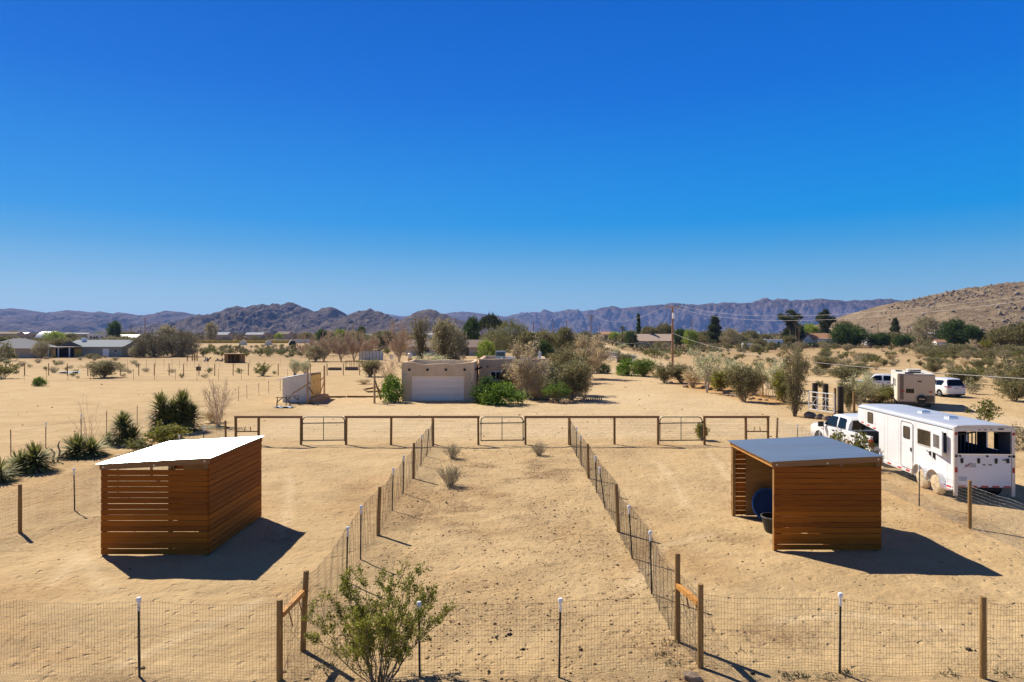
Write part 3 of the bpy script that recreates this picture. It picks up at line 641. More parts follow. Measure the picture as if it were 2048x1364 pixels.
def plant(key, name, label, cat, px, by, h, w, group=None, d=None, k=None, rz=None, prune=True, split=True):
    y = d if d else dist(by); x = wx(px, y); L_ = PROTO[key]; p = L_[rn.randrange(len(L_)) if k is None else k]
    s = (w/p.w, w/p.w, h/p.h); z = gz(x, y)
    rz = rn.uniform(0, 6.28) if rz is None else rz
    r = thing(name, label, cat, (x, y, z-.02), rz, group); r.scale = s
    for nm, me in p.parts: link(nm, me, r)
    return r
SINGLE = {}
def single(key, k=0):                                       # the same plant as one mesh, for the far small ones
    p = PROTO[key][k]
    if (key, k) in SINGLE: return SINGLE[(key, k)]
    V, Fq, mi, mats, b = [], [], [], [], 0
    for i, (nm, me) in enumerate(p.parts):
        n = len(me.vertices); co = np.empty(n*3, np.float32); me.vertices.foreach_get('co', co)
        f = np.empty(len(me.loops), np.int32); me.loops.foreach_get('vertex_index', f)
        V.append(co.reshape(-1, 3)); Fq.append(f.reshape(-1, 4)+b); mi += [i]*len(me.polygons); mats.append(me.materials[0]); b += n
    SINGLE[(key, k)] = np_mesh(key+'_plant', np.concatenate(V), np.concatenate(Fq), mats, mi=mi); return SINGLE[(key, k)]
def small(key, name, label, cat, x, y, h, w, group, k=None):
    k = rn.randrange(len(PROTO[key])) if k is None else k; p = PROTO[key][k]
    o = link(name, single(key, k)); o.location = (x, y, gz(x, y)-.02); o.rotation_euler = (0, 0, rn.uniform(0, 6.28)); o.scale = (w/p.w, w/p.w*rn.uniform(.85, 1.15), h/p.h)
    return tag(o, label, cat, group)
# ------------------------------------------------------------------ fences and gates
def segs_mesh(name, segs, m, parent, n=3):
    V, Fq = tubes_np(segs, n); return link(name, np_mesh(name, V, Fq, m), parent)
def fence(name, label, posts, mesh=None, group=None, wire=.0021, spacing=.055, rows=None, sag=.05, seed=1, strands=None, mat_wire=None, bow=.03):
    rng = random.Random(seed); x0, y0 = posts[0][0], posts[0][1]
    root = thing(name, label, 'fence', (x0, y0, 0), 0, group)
    for p in posts:
        x, y, h, kind = p[:4]; lx, ly = (p[4] if len(p) > 4 else (rng.uniform(-.03, .03), rng.uniform(-.03, .03)))
        bx, by, z = x-x0, y-y0, gz(x, y)
        if kind in ('round', 'thin', 'pole'):
            r = {'round': .055, 'thin': .035, 'pole': .06}[kind]; m = MB()
            m.tube([(bx, by, z-.3), (bx+lx*.5, by+ly*.5, z+h*.5), (bx+lx, by+ly, z+h-.012), (bx+lx, by+ly, z+h)], [r*1.03, r, r*.97, r*.88], 12)
            m.build('post', W_ROUND if kind != 'thin' else W_POSTD, root, True)
        elif kind == 'sq':
            m = MB(); m.bar((bx, by, z-.3), (bx+lx, by+ly, z+h), .105, .105, (0, 1, 0)); m.build('post', W_POSTD, root)
        else:                                              # steel t-post: flange, stem and studs, some with a white cap
            m = MB(); top = z+h-.02
            for w_, d_, oy in ((.036, .008, 0), (.008, .034, .02)):
                m.bar((bx, by+oy, z-.3), (bx+lx, by+ly+oy, top), w_, d_, (0, 1, 0))
            for k in range(int(h/.11)):
                t = .1+k*.11; f = t/h; m.box(bx+lx*f-.006, bx+lx*f+.006, by+ly*f-.012, by+ly*f-.003, z+t, z+t+.016)
            po = m.build('t_post', M_RUST if kind.startswith('rust') else M_TPOST, root)
            if kind.endswith('cap'):
                c = MB(); cx, cy = bx+lx, by+ly+.008
                c.lathe([(.0, top-.19), (.022, top-.19), (.024, top-.03), (.040, top-.028), (.043, top+.02), (.034, top+.042), (0, top+.046)], 10, (cx, cy, 0)); c.build('cap', M_CAP, po, True)
    if mesh:
        z0m, hm = mesh; V = []; rows = rows or [z0m+.1*i for i in range(int((hm-z0m)/.1)+1)]
        for a, b in zip(posts[:-1], posts[1:]):
            dx, dy = b[0]-a[0], b[1]-a[1]; L_ = math.hypot(dx, dy); n = max(2, int(L_/spacing)); nx, ny = -dy/L_, dx/L_
            s1, ph, bw = sag*rng.uniform(.3, 1.2), rng.uniform(0, 6), bow*rng.uniform(-1, 1)
            def P(t, z):
                q = 1-s1*math.sin(PI*t)/hm*(z/hm)**3
                o = bw*math.sin(PI*t)*(.4+z)+.014*math.sin(ph+t*17+z*5)+.008*math.sin(ph*2+t*41)
                gx, gy = a[0]+dx*t, a[1]+dy*t
                return (gx-x0+nx*o, gy-y0+ny*o, ground_lookup(gx, gy)+.015+z*q+.008*math.sin(ph+t*23+z*9)+.004*math.sin(t*57+z*31+ph))
            for i in range(n):
                t = (i+.5)/n
                zs = [z0m, (z0m+hm)/2, hm]
                for u, v in zip(zs[:-1], zs[1:]): V.append([*P(t, u), *P(t, v), wire, wire])
            k = max(4, int(L_/.3))
            for ri, z in enumerate(rows):
                w_ = wire*(1.5 if ri in (0, len(rows)-1) else 1.1)
                for i in range(k): V.append([*P(i/k, z), *P((i+1)/k, z), w_, w_])
        segs_mesh('wire_mesh', V, mat_wire or M_WIRE, root)
    if strands:
        V = []
        for a, b in zip(posts[:-1], posts[1:]):
            for z in strands:
                za, zb = gz(a[0], a[1])+z, gz(b[0], b[1])+z; s1 = rng.uniform(.01, .05)
                for i in range(4):
                    t, u = i/4, (i+1)/4
                    V.append([a[0]-x0+(b[0]-a[0])*t, a[1]-y0+(b[1]-a[1])*t, za+(zb-za)*t-s1*math.sin(PI*t), a[0]-x0+(b[0]-a[0])*u, a[1]-y0+(b[1]-a[1])*u, za+(zb-za)*u-s1*math.sin(PI*u), wire, wire])
        segs_mesh('wire_strands', V, mat_wire or M_WIRE, root)
    return root
def ground_lookup(x, y):                                   # cheap cached ground height along fence lines
    k = (round(x*4), round(y*4))
    if k not in GL: GL[k] = gz(k[0]/4, k[1]/4)
    return GL[k]
GL = {}
AL, AR = -4.0, 3.18
W5 = [0, .05, .1, .15, .2, .3, .4, .5, .6, .7, .8, .9, 1.0, 1.1, 1.2, 1.3]
front_posts = [(-15.0, 12.1, 1.4, 'round'), (-12.2, 12.1, 1.38, 'tcap'), (-9.2, 12.05, 1.38, 'tcap'), (wx(279, 11.9), 11.9, 1.36, 'tcap'), (AL, 11.75, 1.38, 'round', (0.0, 0)), (wx(840, 11.9), 11.9, 1.30, 'tcap'),
               (wx(1118, 11.9), 11.95, 1.37, 'tcap'), (wx(1401, 12.25), 12.25, 1.50, 'round', (0, 0)), (wx(1679, 12.05), 12.05, 1.40, 'tcap', (.02, 0)), (wx(1966, 11.9), 11.9, 1.42, 'round', (0.0, 0)), (11.2, 12.0, 1.38, 'tcap'), (14.2, 12.0, 1.4, 'round')]
f = fence('wire_fence', 'nearest wire mesh fence, across the whole foreground past the leafy bush', front_posts, (0, 1.33), rows=W5, seed=3, sag=.05)
def aisle(label, base, seed, brace_at):
    r = fence('wire_fence', label, base, (0, 1.33), rows=W5, seed=seed, sag=.09, bow=.05)
    x0, y0 = base[0][0], base[0][1]; (xa, ya), (xb, yb) = brace_at
    m = MB(); m.bar((xa-x0, ya-y0+.05, 1.13), (xb-x0, yb-y0-.05, 1.15), .09, .09); m.build('brace_rail', W_RAW, r)
    V = []
    for z0, z1 in ((.08, 1.05), (1.05, .08)):
        V.append([xa-x0+.03, ya-y0, z0, xb-x0+.03, yb-y0, z1, .0035, .0035])
    segs_mesh('brace_wire', V, M_WIRE, r)
    for t, dz in ((.25, .26), (.7, .30)):
        m = MB(); m.bar((xa-x0+(xb-xa)*t+.04, ya-y0+(yb-ya)*t, 1.09), (xa-x0+(xb-xa)*t+.10, ya-y0+(yb-ya)*t+.02, 1.09-dz), .03, .02); m.build('twist_stick', W_ROUND, r)
    return r
aisle('wire mesh fence along the left side of the narrow central lane', [(AL, 12.0, .02, 'thin'), (wx(605, 12.86), 12.86, 1.50, 'round', (.07, 0)), (AL+.02, 16.4, 1.32, 'tcap', (.03, 0)), (AL, 18.0, 1.40, 'tcap', (.02, 0)), (-3.99, 20.3, 1.45, 'round', (.06, 0)),
      (-4.06, 23.1, 1.42, 'tcap', (.04, 0)), (-4.07, 25.5, 1.40, 'tcap'), (-4.06, 28.1, 1.47, 'round', (.02, 0)), (-4.15, 31.0, 1.40, 'tcap', (.06, 0)), (-4.18, 33.2, 1.34, 't', (.14, 0)), (-4.20, 36.4, 1.46, 'round')], 11, ((AL, 11.8), (wx(607, 12.86), 12.86)))
aisle('wire mesh fence along the right side of the narrow central lane', [(3.38, 12.4, .02, 'thin'), (wx(1355, 13.2), 13.2, 1.72, 'round', (0, 0)), (3.20, 15.6, 1.42, 'tcap', (-.04, 0)), (3.22, 18.2, 1.40, 'tcap', (-.10, 0)), (3.22, 20.6, 1.45, 'round', (-.08, 0)),
      (3.20, 23.2, 1.40, 'tcap', (-.22, 0)), (3.20, 25.7, 1.38, 'tcap', (-.06, 0)), (3.17, 28.2, 1.42, 'round', (-.04, 0)), (3.16, 31.0, 1.35, 'tcap', (-.06, 0)), (3.15, 33.4, 1.40, 'tcap'), (3.12, 36.5, 1.46, 'round', (-.04, 0))], 12, ((3.38, 12.3), (wx(1355, 13.2), 13.2)))
fence('wire_fence', 'wire mesh fence along the left edge of the pen, beside the white-roofed shelter', [(-15.0, 12.2, .02, 'thin'), (-14.95, 15.0, 1.4, 'tcap'), (-14.92, 17.6, 1.4, 'tcap'), (-14.85, 20.6, 1.45, 'round', (0, 0)), (-14.8, 23.1, 1.42, 'tcap'), (-14.9, 25.8, 1.40, 'tcap'), (-15.0, 28.4, 1.45, 'round'),
      (-15.1, 31.0, 1.40, 'tcap'), (-15.2, 33.6, 1.40, 'tcap'), (-15.42, 36.8, 1.35, 'round')], (0, 1.30), rows=W5, seed=13)
fence('wire_fence', 'wire mesh fence along the right of the pen, beside the white horse trailer', [(14.2, 12.1, .02, 'thin'), (14.2, 15.0, 1.4, 'tcap'), (14.15, 18.0, 1.4, 'tcap'), (14.12, 21.05, 1.47, 'round', (0, 0)), (14.2, 23.8, 1.42, 'tcap'), (14.22, 26.3, 1.40, 'tcap'), (14.3, 29.0, 1.45, 'round'),
      (14.45, 32, 1.40, 'tcap'), (14.62, 35.0, 1.38, 'tcap'), (14.42, 37.2, 1.42, 'round', (.05, 0))], (0, 1.30), rows=W5, seed=14, mat_wire=mat('galvanised wire', (.42, .42, .42), .4, metal=.6, var=.1))
# timber fence with gates across the far end of the pen
YF = 37.0
def timber_fence(label, pxs, brace, seed):
    x0 = wx(pxs[0], YF); root = thing('timber_fence', label, 'fence', (x0, YF, 0), 0, 'timber fence sections across the far end of the pen'); rng = random.Random(seed)
    for p in pxs:
        m = MB(); x = wx(p, YF)-x0; m.bar((x, 0, -.3), (x+rng.uniform(-.02, .02), 0, 1.44), .11, .11, (0, 1, 0)); m.build('post', W_POSTD, root)
    xe = wx(pxs[-1], YF)-x0
    m = MB(); cuts = [0]+[wx(p, YF)-x0 for p in pxs[2:-1:2]]+[xe]
    for a, b in zip(cuts[:-1], cuts[1:]): m.bar((a-(.07 if a == 0 else 0), 0, 1.505), (b+(.07 if b == xe else 0)-.004, 0, 1.505), .15, .115)
    m.build('top_rail', W_RAIL, root)
    V = []; n = int(xe/.1)
    for i in range(n): x = xe*(i+.5)/n; V.append([x, .06, .03, x+.003, .06, 1.43, .0014, .0014])
    for i in range(14): V.append([0, .06, .03+i*.105, xe, .06, .03+i*.105, .0013, .0013])
    segs_mesh('wire_mesh', V, M_WIRE, root)
    if brace:
        a, b = wx(brace[0], YF)-x0, wx(brace[1], YF)-x0
        m = MB(); m.bar((a+.06, 0, .72), (b-.06, 0, .72), .06, .06); m.build('brace_rail', W_POSTD, root)
        segs_mesh('brace_wire', [[a, 0, .7, b, 0, .05, .003, .003], [a, 0, .05, b, 0, .7, .003, .003]], M_WIRE, root)
        c = (a+b)/2
        for q0, q1 in ((-.16, -.10), (.18, .16)): m = MB(); m.bar((c+q0, .02, .74), (c+q1, .02, .98), .035, .03); m.build('twist_stick', W_POSTD, root)
    return root
timber_fence('leftmost brown timber fence section, with a braced end bay, behind the white-roofed shelter', [472, 517, 602], (472, 517), 1)
timber_fence('long brown timber fence section between the left gate and the middle gate', [692, 782, 866, 957], None, 2)
timber_fence('long brown timber fence section between the middle gate and the right gate', [1051, 1138, 1229, 1316], None, 3)
timber_fence('rightmost brown timber fence section, with a braced end bay, behind the blue-roofed shelter', [1409, 1492, 1536], (1492, 1536), 4)
def gate(label, pxa, loc_only=None):
    w = 2.28; root = thing('pen_gate', label, 'gate', (wx(pxa, YF), YF, 0), 0, 'tube gates of the pen')
    z0, z1, zm, rc, r = .22, 1.50, 1.16, .22, .028
    arc = [(rc-rc*math.cos(t), 0, z1-rc+rc*math.sin(t)) for t in np.linspace(0, PI/2, 7)]
    pts = [(0, 0, z0-.03)]+arc+[(w-a[0], 0, a[2]) for a in reversed(arc)]+[(w, 0, z0-.03)]
    m = MB(); m.tube(pts, r, 8); m.tube([(0, 0, z0), (w, 0, z0+.03)], r, 8); m.tube([(0, 0, zm), (w, 0, zm+.03)], r, 8); m.tube([(w/2, 0, z0), (w/2, 0, z1)], r*.7, 8)
    m.build('tube_frame', M_TUBE, root, True)
    V = []
    for i in range(44): x = w*(i+.5)/44; V.append([x, 0, z0, x, 0, zm+.02, .0018, .0018])
    for i in range(9): z = z0+.105*i+.05; V.append([0, 0, z, w, 0, z+.02, .0018, .0018])
    segs_mesh('wire_panel', V, M_WIRE, root)
    for z in (.32, 1.24):
        m = MB(); m.box(w+.02, w+.13, -.02, .02, z-.02, z+.02); m.lathe([(0, -.05), (.02, -.05), (.02, .05), (0, .05)], 8, (w+.045, 0, z)); m.build('hinge', M_BLACK, root)
    m = MB(); m.box(-.07, .05, -.025, .025, 1.12, 1.17); m.build('latch', M_BLACK, root)
    return root
g0 = gate('closed tube gate nearest the white-roofed shelter, left one of the timber fence', 605)
dup(g0, (wx(962, YF), YF, 0), 0, 'closed tube gate in line with the central lane, middle one of the timber fence')
dup(g0, (wx(1320, YF), YF, 0), 0, 'closed tube gate nearest the pickup, with a small green bush behind it')
# thin steel post fence on the left lot and the lines beyond it
G_LOT = 'wire and post fences around the left lot'
fence('wire_fence', 'wire strand fence with rusty steel posts behind the yuccas on the left', [(-24.6, 33.5, 1.3, 'rust')]+[(-24.6-.6*math.sin(i*1.3)*.2, 36.0+i*2.75+(.4 if i % 2 else 0), 1.32+.05*math.sin(i), 'rustcap' if i < 2 else 'rust') for i in range(14)], None, G_LOT, strands=[.4, .75, 1.15], wire=.004, seed=21)
pl = [48, 93, 136, 181, 224, 267, 309, 351, 394, 437, 483, 528, 575]
fence('wire_fence', 'thin steel post fence just in front of the round timber posts on the left lot', [(wx(p, 89), 89, 1.5, 'rust') for p in pl], None, G_LOT, strands=[.5, .9, 1.3], wire=.004, seed=22)
pw = [10, 45, 93, 134, 179, 211, 242, 275, 305, 337, 369, 401, 431, 465, 494, 525, 557, 590, 622, 654, 685, 718]
fence('post_and_wire_fence', 'row of brown round timber posts across the left lot behind the thin steel posts', [(wx(p, 98.5), 98.5+.5*math.sin(i), 1.75, 'pole') for i, p in enumerate(pw)], None, G_LOT, strands=[.3, .8, 1.3, 1.6], wire=.005, seed=23)
fence('wire_fence', 'faint thin post fence far back on the left lot, before the little dark shed', [(wx(p, 122), 122, 1.5, 'rust') for p in (212, 255, 293, 311, 328, 344, 359, 374, 389, 402, 416, 440, 470, 500, 530, 560, 580, 600)], None, G_LOT, strands=[.6, 1.3], wire=.005, seed=24)
fence('chain_link_fence', 'grey wire fence beside the pale dirt road, behind the tall utility pole', [(wx(p, y), y, 1.4, 'rust') for p, y in ((1210, 175), (1240, 170), (1272, 160), (1300, 142), (1322, 128), (1350, 120))], (0, 1.3), None, wire=.004, spacing=.3, rows=[0, .3, .6, .9, 1.3], seed=25)
fence('chain_link_fence', 'long dark wire fence in front of the far right houses', [(wx(p, 282), 282, 1.8, 'pole') for p in range(1380, 1900, 36)], (0, 1.7), None, wire=.012, spacing=.5, rows=[0, .5, 1.0, 1.7], seed=26)
fence('wire_fence', 'thin post fence on the scrub flat beyond the minivan', [(wx(p, 108), 108, 1.4, 'rust') for p in (1820, 1870, 1905, 1945, 1980, 2012, 2050, 2100)], None, None, strands=[.5, 1.2], wire=.005, seed=27)
# straw reed screen with timber posts along the right of the yard
rp = [(23.9, 57.5), (24.0, 61.6), (23.7, 64.5), (23.9, 70), (24.4, 76), (24.6, 82), (24.2, 88), (24.0, 95), (23.6, 102)]
rs = fence('reed_screen', 'straw coloured reed screen between brown posts along the right of the yard', [(x, y, 1.85, 'pole') for x, y in rp], None, None)
rg = np.random.default_rng(9); V = []
for (xa, ya), (xb, yb) in zip(rp[:-1], rp[1:]):
    for k in range(int(42*(yb-ya)/3)):
        t = rg.uniform(0, 1); x, y = xa+(xb-xa)*t-rp[0][0]+rg.normal(0, .05), ya+(yb-ya)*t-rp[0][1]; h = rg.uniform(.75, 1.45)
        V.append([x, y, -.02, x+rg.normal(0, .12), y+rg.normal(0, .12), h, .013, .007])
segs_mesh('reeds', V, M_REED, rs)
# big dark gate posts and the opened white gate
for i, (p, d, h, r, lab) in enumerate([(1630, 54.2, 2.1, .22, 'thick dark timber gatepost, left of the pair behind the open white gate'), (1651, 53.4, 2.1, .22, 'thick dark timber gatepost, right of the pair behind the open white gate'), (1681, 50.8, 2.1, .22, 'thick dark mossy gatepost beside the hinge of the white gate')]):
    mm_ = MB(); mm_.tube([(0, 0, -.3), (0, 0, h-.03), (0, 0, h)], [r, r*.96, r*.86], 14); o = mm_.build('gatepost', mat('dark creosoted timber', (.06, .042, .028), .85, col2=(.025, .018, .012), scale=(9, 9, 1.5)), None, True)
    o.location = (wx(p, d), d, gz(wx(p, d), d)); tag(o, lab, 'gatepost', 'thick dark gateposts by the road')
mm_ = MB(); mm_.tube([(0, 0, -.3), (0, 0, 1.95), (0, 0, 2.0)], [.1, .095, .08], 10); o = mm_.build('timber_post', W_ROUND, None, True); o.location = (wx(1670, 50.6), 50.6, 0); tag(o, 'slim brown post carrying the hinge side of the white gate', 'post')
mm_ = MB(); mm_.tube([(0, 0, -.3), (0, 0, 1.65), (0, 0, 1.7)], [.1, .095, .08], 10); o = mm_.build('timber_post', W_ROUND, None, True); o.location = (wx(1708, 51.0), 51.0, 0); tag(o, 'yellowish brown round post standing left of the horse trailer nose', 'post')
xa, xb = wx(1618, 52.6), wx(1669, 50.4)
wg = thing('driveway_gate', 'white tube gate standing open in front of the thick dark gateposts', 'gate', (xa, 52.6, 0), math.atan2(50.4-52.6, xb-xa))
w = math.hypot(xb-xa, 2.2); mm_ = MB()
for z in (.22, 1.55): mm_.tube([(0, 0, z), (w, 0, z)], .04, 8)
for x in (0, w/3, w*2/3, w): mm_.tube([(x, 0, .22), (x, 0, 1.55)], .03 if 0 < x < w else .04, 8)
mm_.build('tube_frame', M_TUBEW, wg, True)
mm_ = MB(); mm_.tube([(0, 0, 1.2), (w, 0, 1.2)], .018, 6); mm_.tube([(0, 0, .6), (w, 0, .6)], .018, 6)
for k in range(3): mm_.tube([(w/3*k, 0, .25), (w/3*(k+1), 0, 1.2)], .014, 5); mm_.tube([(w/3*k, 0, 1.2), (w/3*(k+1), 0, .25)], .014, 5)
mm_.build('inner_bars', M_TUBEW, wg, True)

# ------------------------------------------------------------------ slatted horse shelters
def shelter(label, x, y, W, L_, zl, zr, tone):
    root = thing('horse_shelter', label, 'animal shelter', (x, y, 0)); t = .036; pit, bh = .1525, .1380
    def zroof(u): return zl+(zr-zl)*u/W
    for i, (px_, py_) in enumerate([(.05, .05), (W-.05, .05), (.05, L_-.05), (W-.05, L_-.05)]):
        m = MB(); m.box(px_-.048, px_+.048, py_-.048, py_+.048, -.25, zroof(px_)-.045); m.build('corner_post', W_POSTD if i % 2 else W_ROUND, root)
    m = MB(); m.box(W*.64-.045, W*.64+.045, 0.004, .09, -.25, zroof(W*.64)-.17); m.build('stud', W_POSTD, root)
    m = MB(); m.box(W-.092, W-.004, L_*.5-.045, L_*.5+.045, -.25, zr-.17); m.build('stud', W_POSTD, root)
    rng = random.Random(int(x*10)+5)
    n = int((min(zl, zr)-.17)/pit); m = MB()
    def board(p0, p1, z, ax):
        j = rng.uniform(-.004, .004); tt = t+rng.uniform(-.004, .003)
        if ax == 'x': m.box(p0, p1, ax_o-tt if ax_s < 0 else ax_o, ax_o if ax_s < 0 else ax_o+tt, z+j, z+bh+j+rng.uniform(-.002, .003))
        else: m.box(ax_o, ax_o+tt, p0, p1, z+j, z+bh+j+rng.uniform(-.002, .003))
    for nm, ax, ax_o, ax_s, lo, hi in (('front_wall', 'x', 0, -1, -.002, W+.002), ('back_wall', 'x', L_, 1, -.002, W+.002), ('side_wall', 'y', W+.004, 1, .002, L_-.002)):
        m = MB()
        for k in range(n+(1 if ax == 'y' else 0)): board(lo+rng.uniform(-.008, .004), hi+rng.uniform(-.004, .01), .045+k*pit, ax)
        if ax == 'y':
            z = .035+(n+1)*pit; m.box(ax_o, ax_o+t, lo, hi, z, zr-.05)
        m.build(nm, W_SLAT, root)
    m = MB(); m.box(W-.115, W-.098, .10, L_-.10, .05, zr-.20); m.box(.42, W-.118, L_-.125, L_-.108, .05, zl-.12); m.build('plywood_lining', W_PLY, root)
    for nm, a, b in (('front_beam', (-.04, -.022), (W+.045, -.022)), ('back_beam', (-.04, L_+.022), (W+.045, L_+.022))):
        m = MB(); m.bar((a[0], a[1], zroof(a[0])-.10), (b[0], b[1], zroof(b[0])-.10), .042, .15); m.build(nm, W_RAIL, root)
    m = MB(); m.bar((-.03, .0, zl-.10), (-.03, L_, zl-.10), .042, .14); m.build('header_beam', W_RAW, root)
    m = MB()
    for k in range(5): yy = .35+k*(L_-.7)/4; m.bar((.0, yy, zroof(0)-.075), (W, yy, zroof(W)-.075), .04, .085)
    m.build('rafter', W_ROUND, root)
    y0, y1, x0, x1 = -.10, L_+.10, -.13, W+.10; ny = int((y1-y0)/.0127)
    m = MB(); m.grid(lambda u, v: (x0+(x1-x0)*v, y0+(y1-y0)*u, zroof(x0+(x1-x0)*v)-.012+.007*math.cos(2*PI*u*(y1-y0)/.076)+.004*math.sin(u*9+v*3)), ny, 3)
    m.build('metal_roof', M_GALV, root, True)
    for bx_, bz in ((.07, zroof(.07)-.10), (W-.07, zroof(W)-.10), (W*.5, zroof(W*.5)-.13)):
        m = MB(); m.lathe([(0, -.052), (.026, -.052), (.026, -.044), (0, -.044)], 10, (bx_, 0, bz), 'y'); m.build('bolt', M_RIM, root)
    return root
sh1 = shelter('slatted wooden horse shelter on the left, its metal roof glaring white in the sun', -11.12, 18.50, 2.88, 3.85, 2.50, 2.66, 0)
sh2 = shelter('slatted wooden horse shelter on the right, open to the left, its metal roof reflecting blue', 7.24, 18.88, 2.94, 3.62, 2.49, 2.64, 1)
# tub and bucket inside the right shelter
tb = thing('round_tub', 'large shallow blue plastic tub leaning on edge inside the right shelter', 'tub', (8.24, 21.98, .02))
m = MB(); m.lathe([(0, .13), (.46, .13), (.50, .0), (.535, -.012), (.54, .01), (.515, .02), (.475, .155), (0, .155)], 36, (0, 0, .53), 'y'); tbo = m.build('tub_shell', M_DKBLUE, tb, True)
m = MB(); m.lathe([(.50, -.022), (.545, -.024), (.556, .012), (.545, .03), (.5, .03)], 36, (0, 0, .53), 'y'); m.build('rim', M_BLUE, tb, True)
tb.rotation_euler = (R(-9), 0, R(10)); tb.scale = (.92, .92, .92)
bk = thing('feed_bucket', 'black rubber feed bucket in front of the blue tub in the right shelter', 'bucket', (7.98, 20.75, .0))
m = MB(); m.lathe([(0, .015), (.27, .01), (.285, .02), (.385, .46), (.375, .465), (.275, .04), (0, .04)], 28); m.build('bucket_body', M_BLACK, bk, True)
m = MB(); m.lathe([(.383, .43), (.400, .435), (.402, .47), (.378, .474)], 28); m.build('rim', mat('sunlit grey rubber rim', (.13, .13, .13), .6, var=.3), bk, True)  # lit rim painted in a lighter grey than the bucket
m = MB(); m.tube([(-.39*math.cos(t), -.02-.30*math.sin(t)*.4, .44-.16*math.sin(t)) for t in np.linspace(0, PI, 12)], .008, 6); m.build('bail_handle', M_TPOST, bk, True)

# ------------------------------------------------------------------ adobe house with garage
HX, HYY = -9.89, 61.1
hs_ = thing('adobe_house', 'flat roofed tan adobe house with a wide garage door', 'house', (HX, HYY, 0))
def wavy(m, b, top, fn):
    for i in range(b, len(m.v)):
        x, y, z = m.v[i]
        if z > top-.01: m.v[i] = (x, y, z+fn(x, y))
gw = lambda x, y: -.13*float(sm(.9, 2.0, x)*sm(5.9, 4.6, x))*(1 if y < 1 else 0)+.035*math.sin(x*2.1+y)+.02*math.sin(x*5.3)
us = [i*.5 for i in range(14)]+[.85, 5.6]
m = MB(); m.panel((0, 0, -.2), (1, 0, 0), (0, 0, 1), .34, us, [0, 2.44, 3.65], [(.85, 5.6, -1, 2.44)])
m.panel((6.5, .34, -.2), (0, 1, 0), (0, 0, 1), .34, [0, 1.5, 3, 4.5, 5.9], [0, 3.65]); m.panel((0, 6.24, -.2), (0, -1, 0), (0, 0, 1), .34, [0, 2, 4, 5.9], [0, 3.65])
m.panel((6.5, 6.58, -.2), (-1, 0, 0), (0, 0, 1), .34, [i*.5 for i in range(14)], [0, 3.65]); wavy(m, 0, 3.45, gw)
m.build('garage_wall', M_STUC, hs_, bevel=.05)
m = MB(); m.box(.345, 6.155, .345, 6.235, 2.85, 2.95); m.build('flat_roof', M_ROOFS, hs_)
m = MB()
for k in range(4): m.box(.855, 5.595, .20, .25, k*.558+.003, (k+1)*.558-.005)
gd = m.build('garage_door', M_GDOOR, hs_, bevel=.012)
for k in range(4):
    for q in range(6):
        m = MB(); x0 = .95+q*.775; m.box(x0, x0+.68, .194, .1995, k*.558+.09, (k+1)*.558-.10); m.build('door_panel', M_GDOOR, gd, bevel=.010)
m = MB(); m.lathe([(0, -.02), (.05, -.02), (.06, 0)], 10, (3.2, .198, 1.05), 'y'); m.build('handle', M_RIM, gd)
for x in (.71, 2.33, 3.98, 5.64):
    m = MB(); m.tube([(x, -.16, 2.80), (x, .1, 2.82)], .105, 12); m.lathe([(.075, -.161), (0, -.1)], 12, (x, 0, 2.80), 'y'); m.build('viga', mat('dark viga end', (.02, .015, .012), .9), hs_)
for x in (.37, 6.02):
    m = MB(); m.box(x-.09, x+.09, -.13, -.003, 2.33, 2.37); m.lathe([(.03, 2.12), (.085, 2.18), (.08, 2.33)], 10, (x, -.07, 0)); m.build('wall_lamp', M_LAMP, hs_)
m = MB(); m.bar((6.50, 1.4, 2.72), (7.15, 1.2, 2.98), .22, .16); m.build('canale', M_BLACK, hs_)
mw = lambda x, y: .04*math.sin(x*1.7+y)+.03*math.sin(x*3.9+1)-.05*float(sm(9, 10.5, x)*sm(13, 11.5, x))
m = MB(); W2, L2, O = 6.62, 9.0, Vector((6.7, 4.9, -.2))
m.panel(O, (1, 0, 0), (0, 0, 1), .34, [0, 1.1, 2.15, 3.1, 4, 5, 6, W2], [0, 1.75, 2.58, 3.78], [(1.1, 2.15, 1.75, 2.58)])
m.panel(O+Vector((W2, .34, 0)), (0, 1, 0), (0, 0, 1), .34, [i*1.2 for i in range(8)], [0, 3.78]); m.panel(O+Vector((0, L2-.34, 0)), (0, -1, 0), (0, 0, 1), .34, [i*1.2 for i in range(8)], [0, 3.78])
m.panel(O+Vector((W2, L2, 0)), (-1, 0, 0), (0, 0, 1), .34, [i*.9 for i in range(7)]+[W2], [0, 3.78]); wavy(m, 0, 3.58, mw)
m.build('house_wall', M_STUC2, hs_, bevel=.05)
m = MB(); m.box(7.045, 12.975, 5.245, 13.555, 3.08, 3.18); m.build('flat_roof', M_ROOFS, hs_)
wo = MB(); wx0, wz0 = 7.8, 1.55
for a in ((0, .06, 0, .83), (.99, 1.05, 0, .83), (.06, .99, 0, .06), (.06, .99, .77, .83), (.50, .55, .06, .77)): wo.box(wx0+a[0], wx0+a[1], 4.93, 4.99, wz0+a[2], wz0+a[3])
wf = wo.build('window', M_CAP, hs_); m = MB(); m.box(wx0+.05, wx0+1.0, 4.97, 4.985, wz0+.05, wz0+.78); m.build('pane', M_GLASS, wf)
for x in (7.55, 8.95, 10.4, 11.9):
    m = MB(); m.tube([(x, 4.76, 2.86), (x, 5.0, 2.88)], .085, 10); m.build('viga', MATS['dark viga end'], hs_)
m = MB(); m.tube([(6.6, 4.75, -.1), (6.6, 4.75, 3.0)], .07, 8); m.build('downpipe', M_TERRA, hs_)
m = MB(); m.box(6.53, 6.69, 4.86, 4.89, 0, 2.1); m.build('entry_door', mat('dark brown door', (.06, .03, .02), .6), hs_)
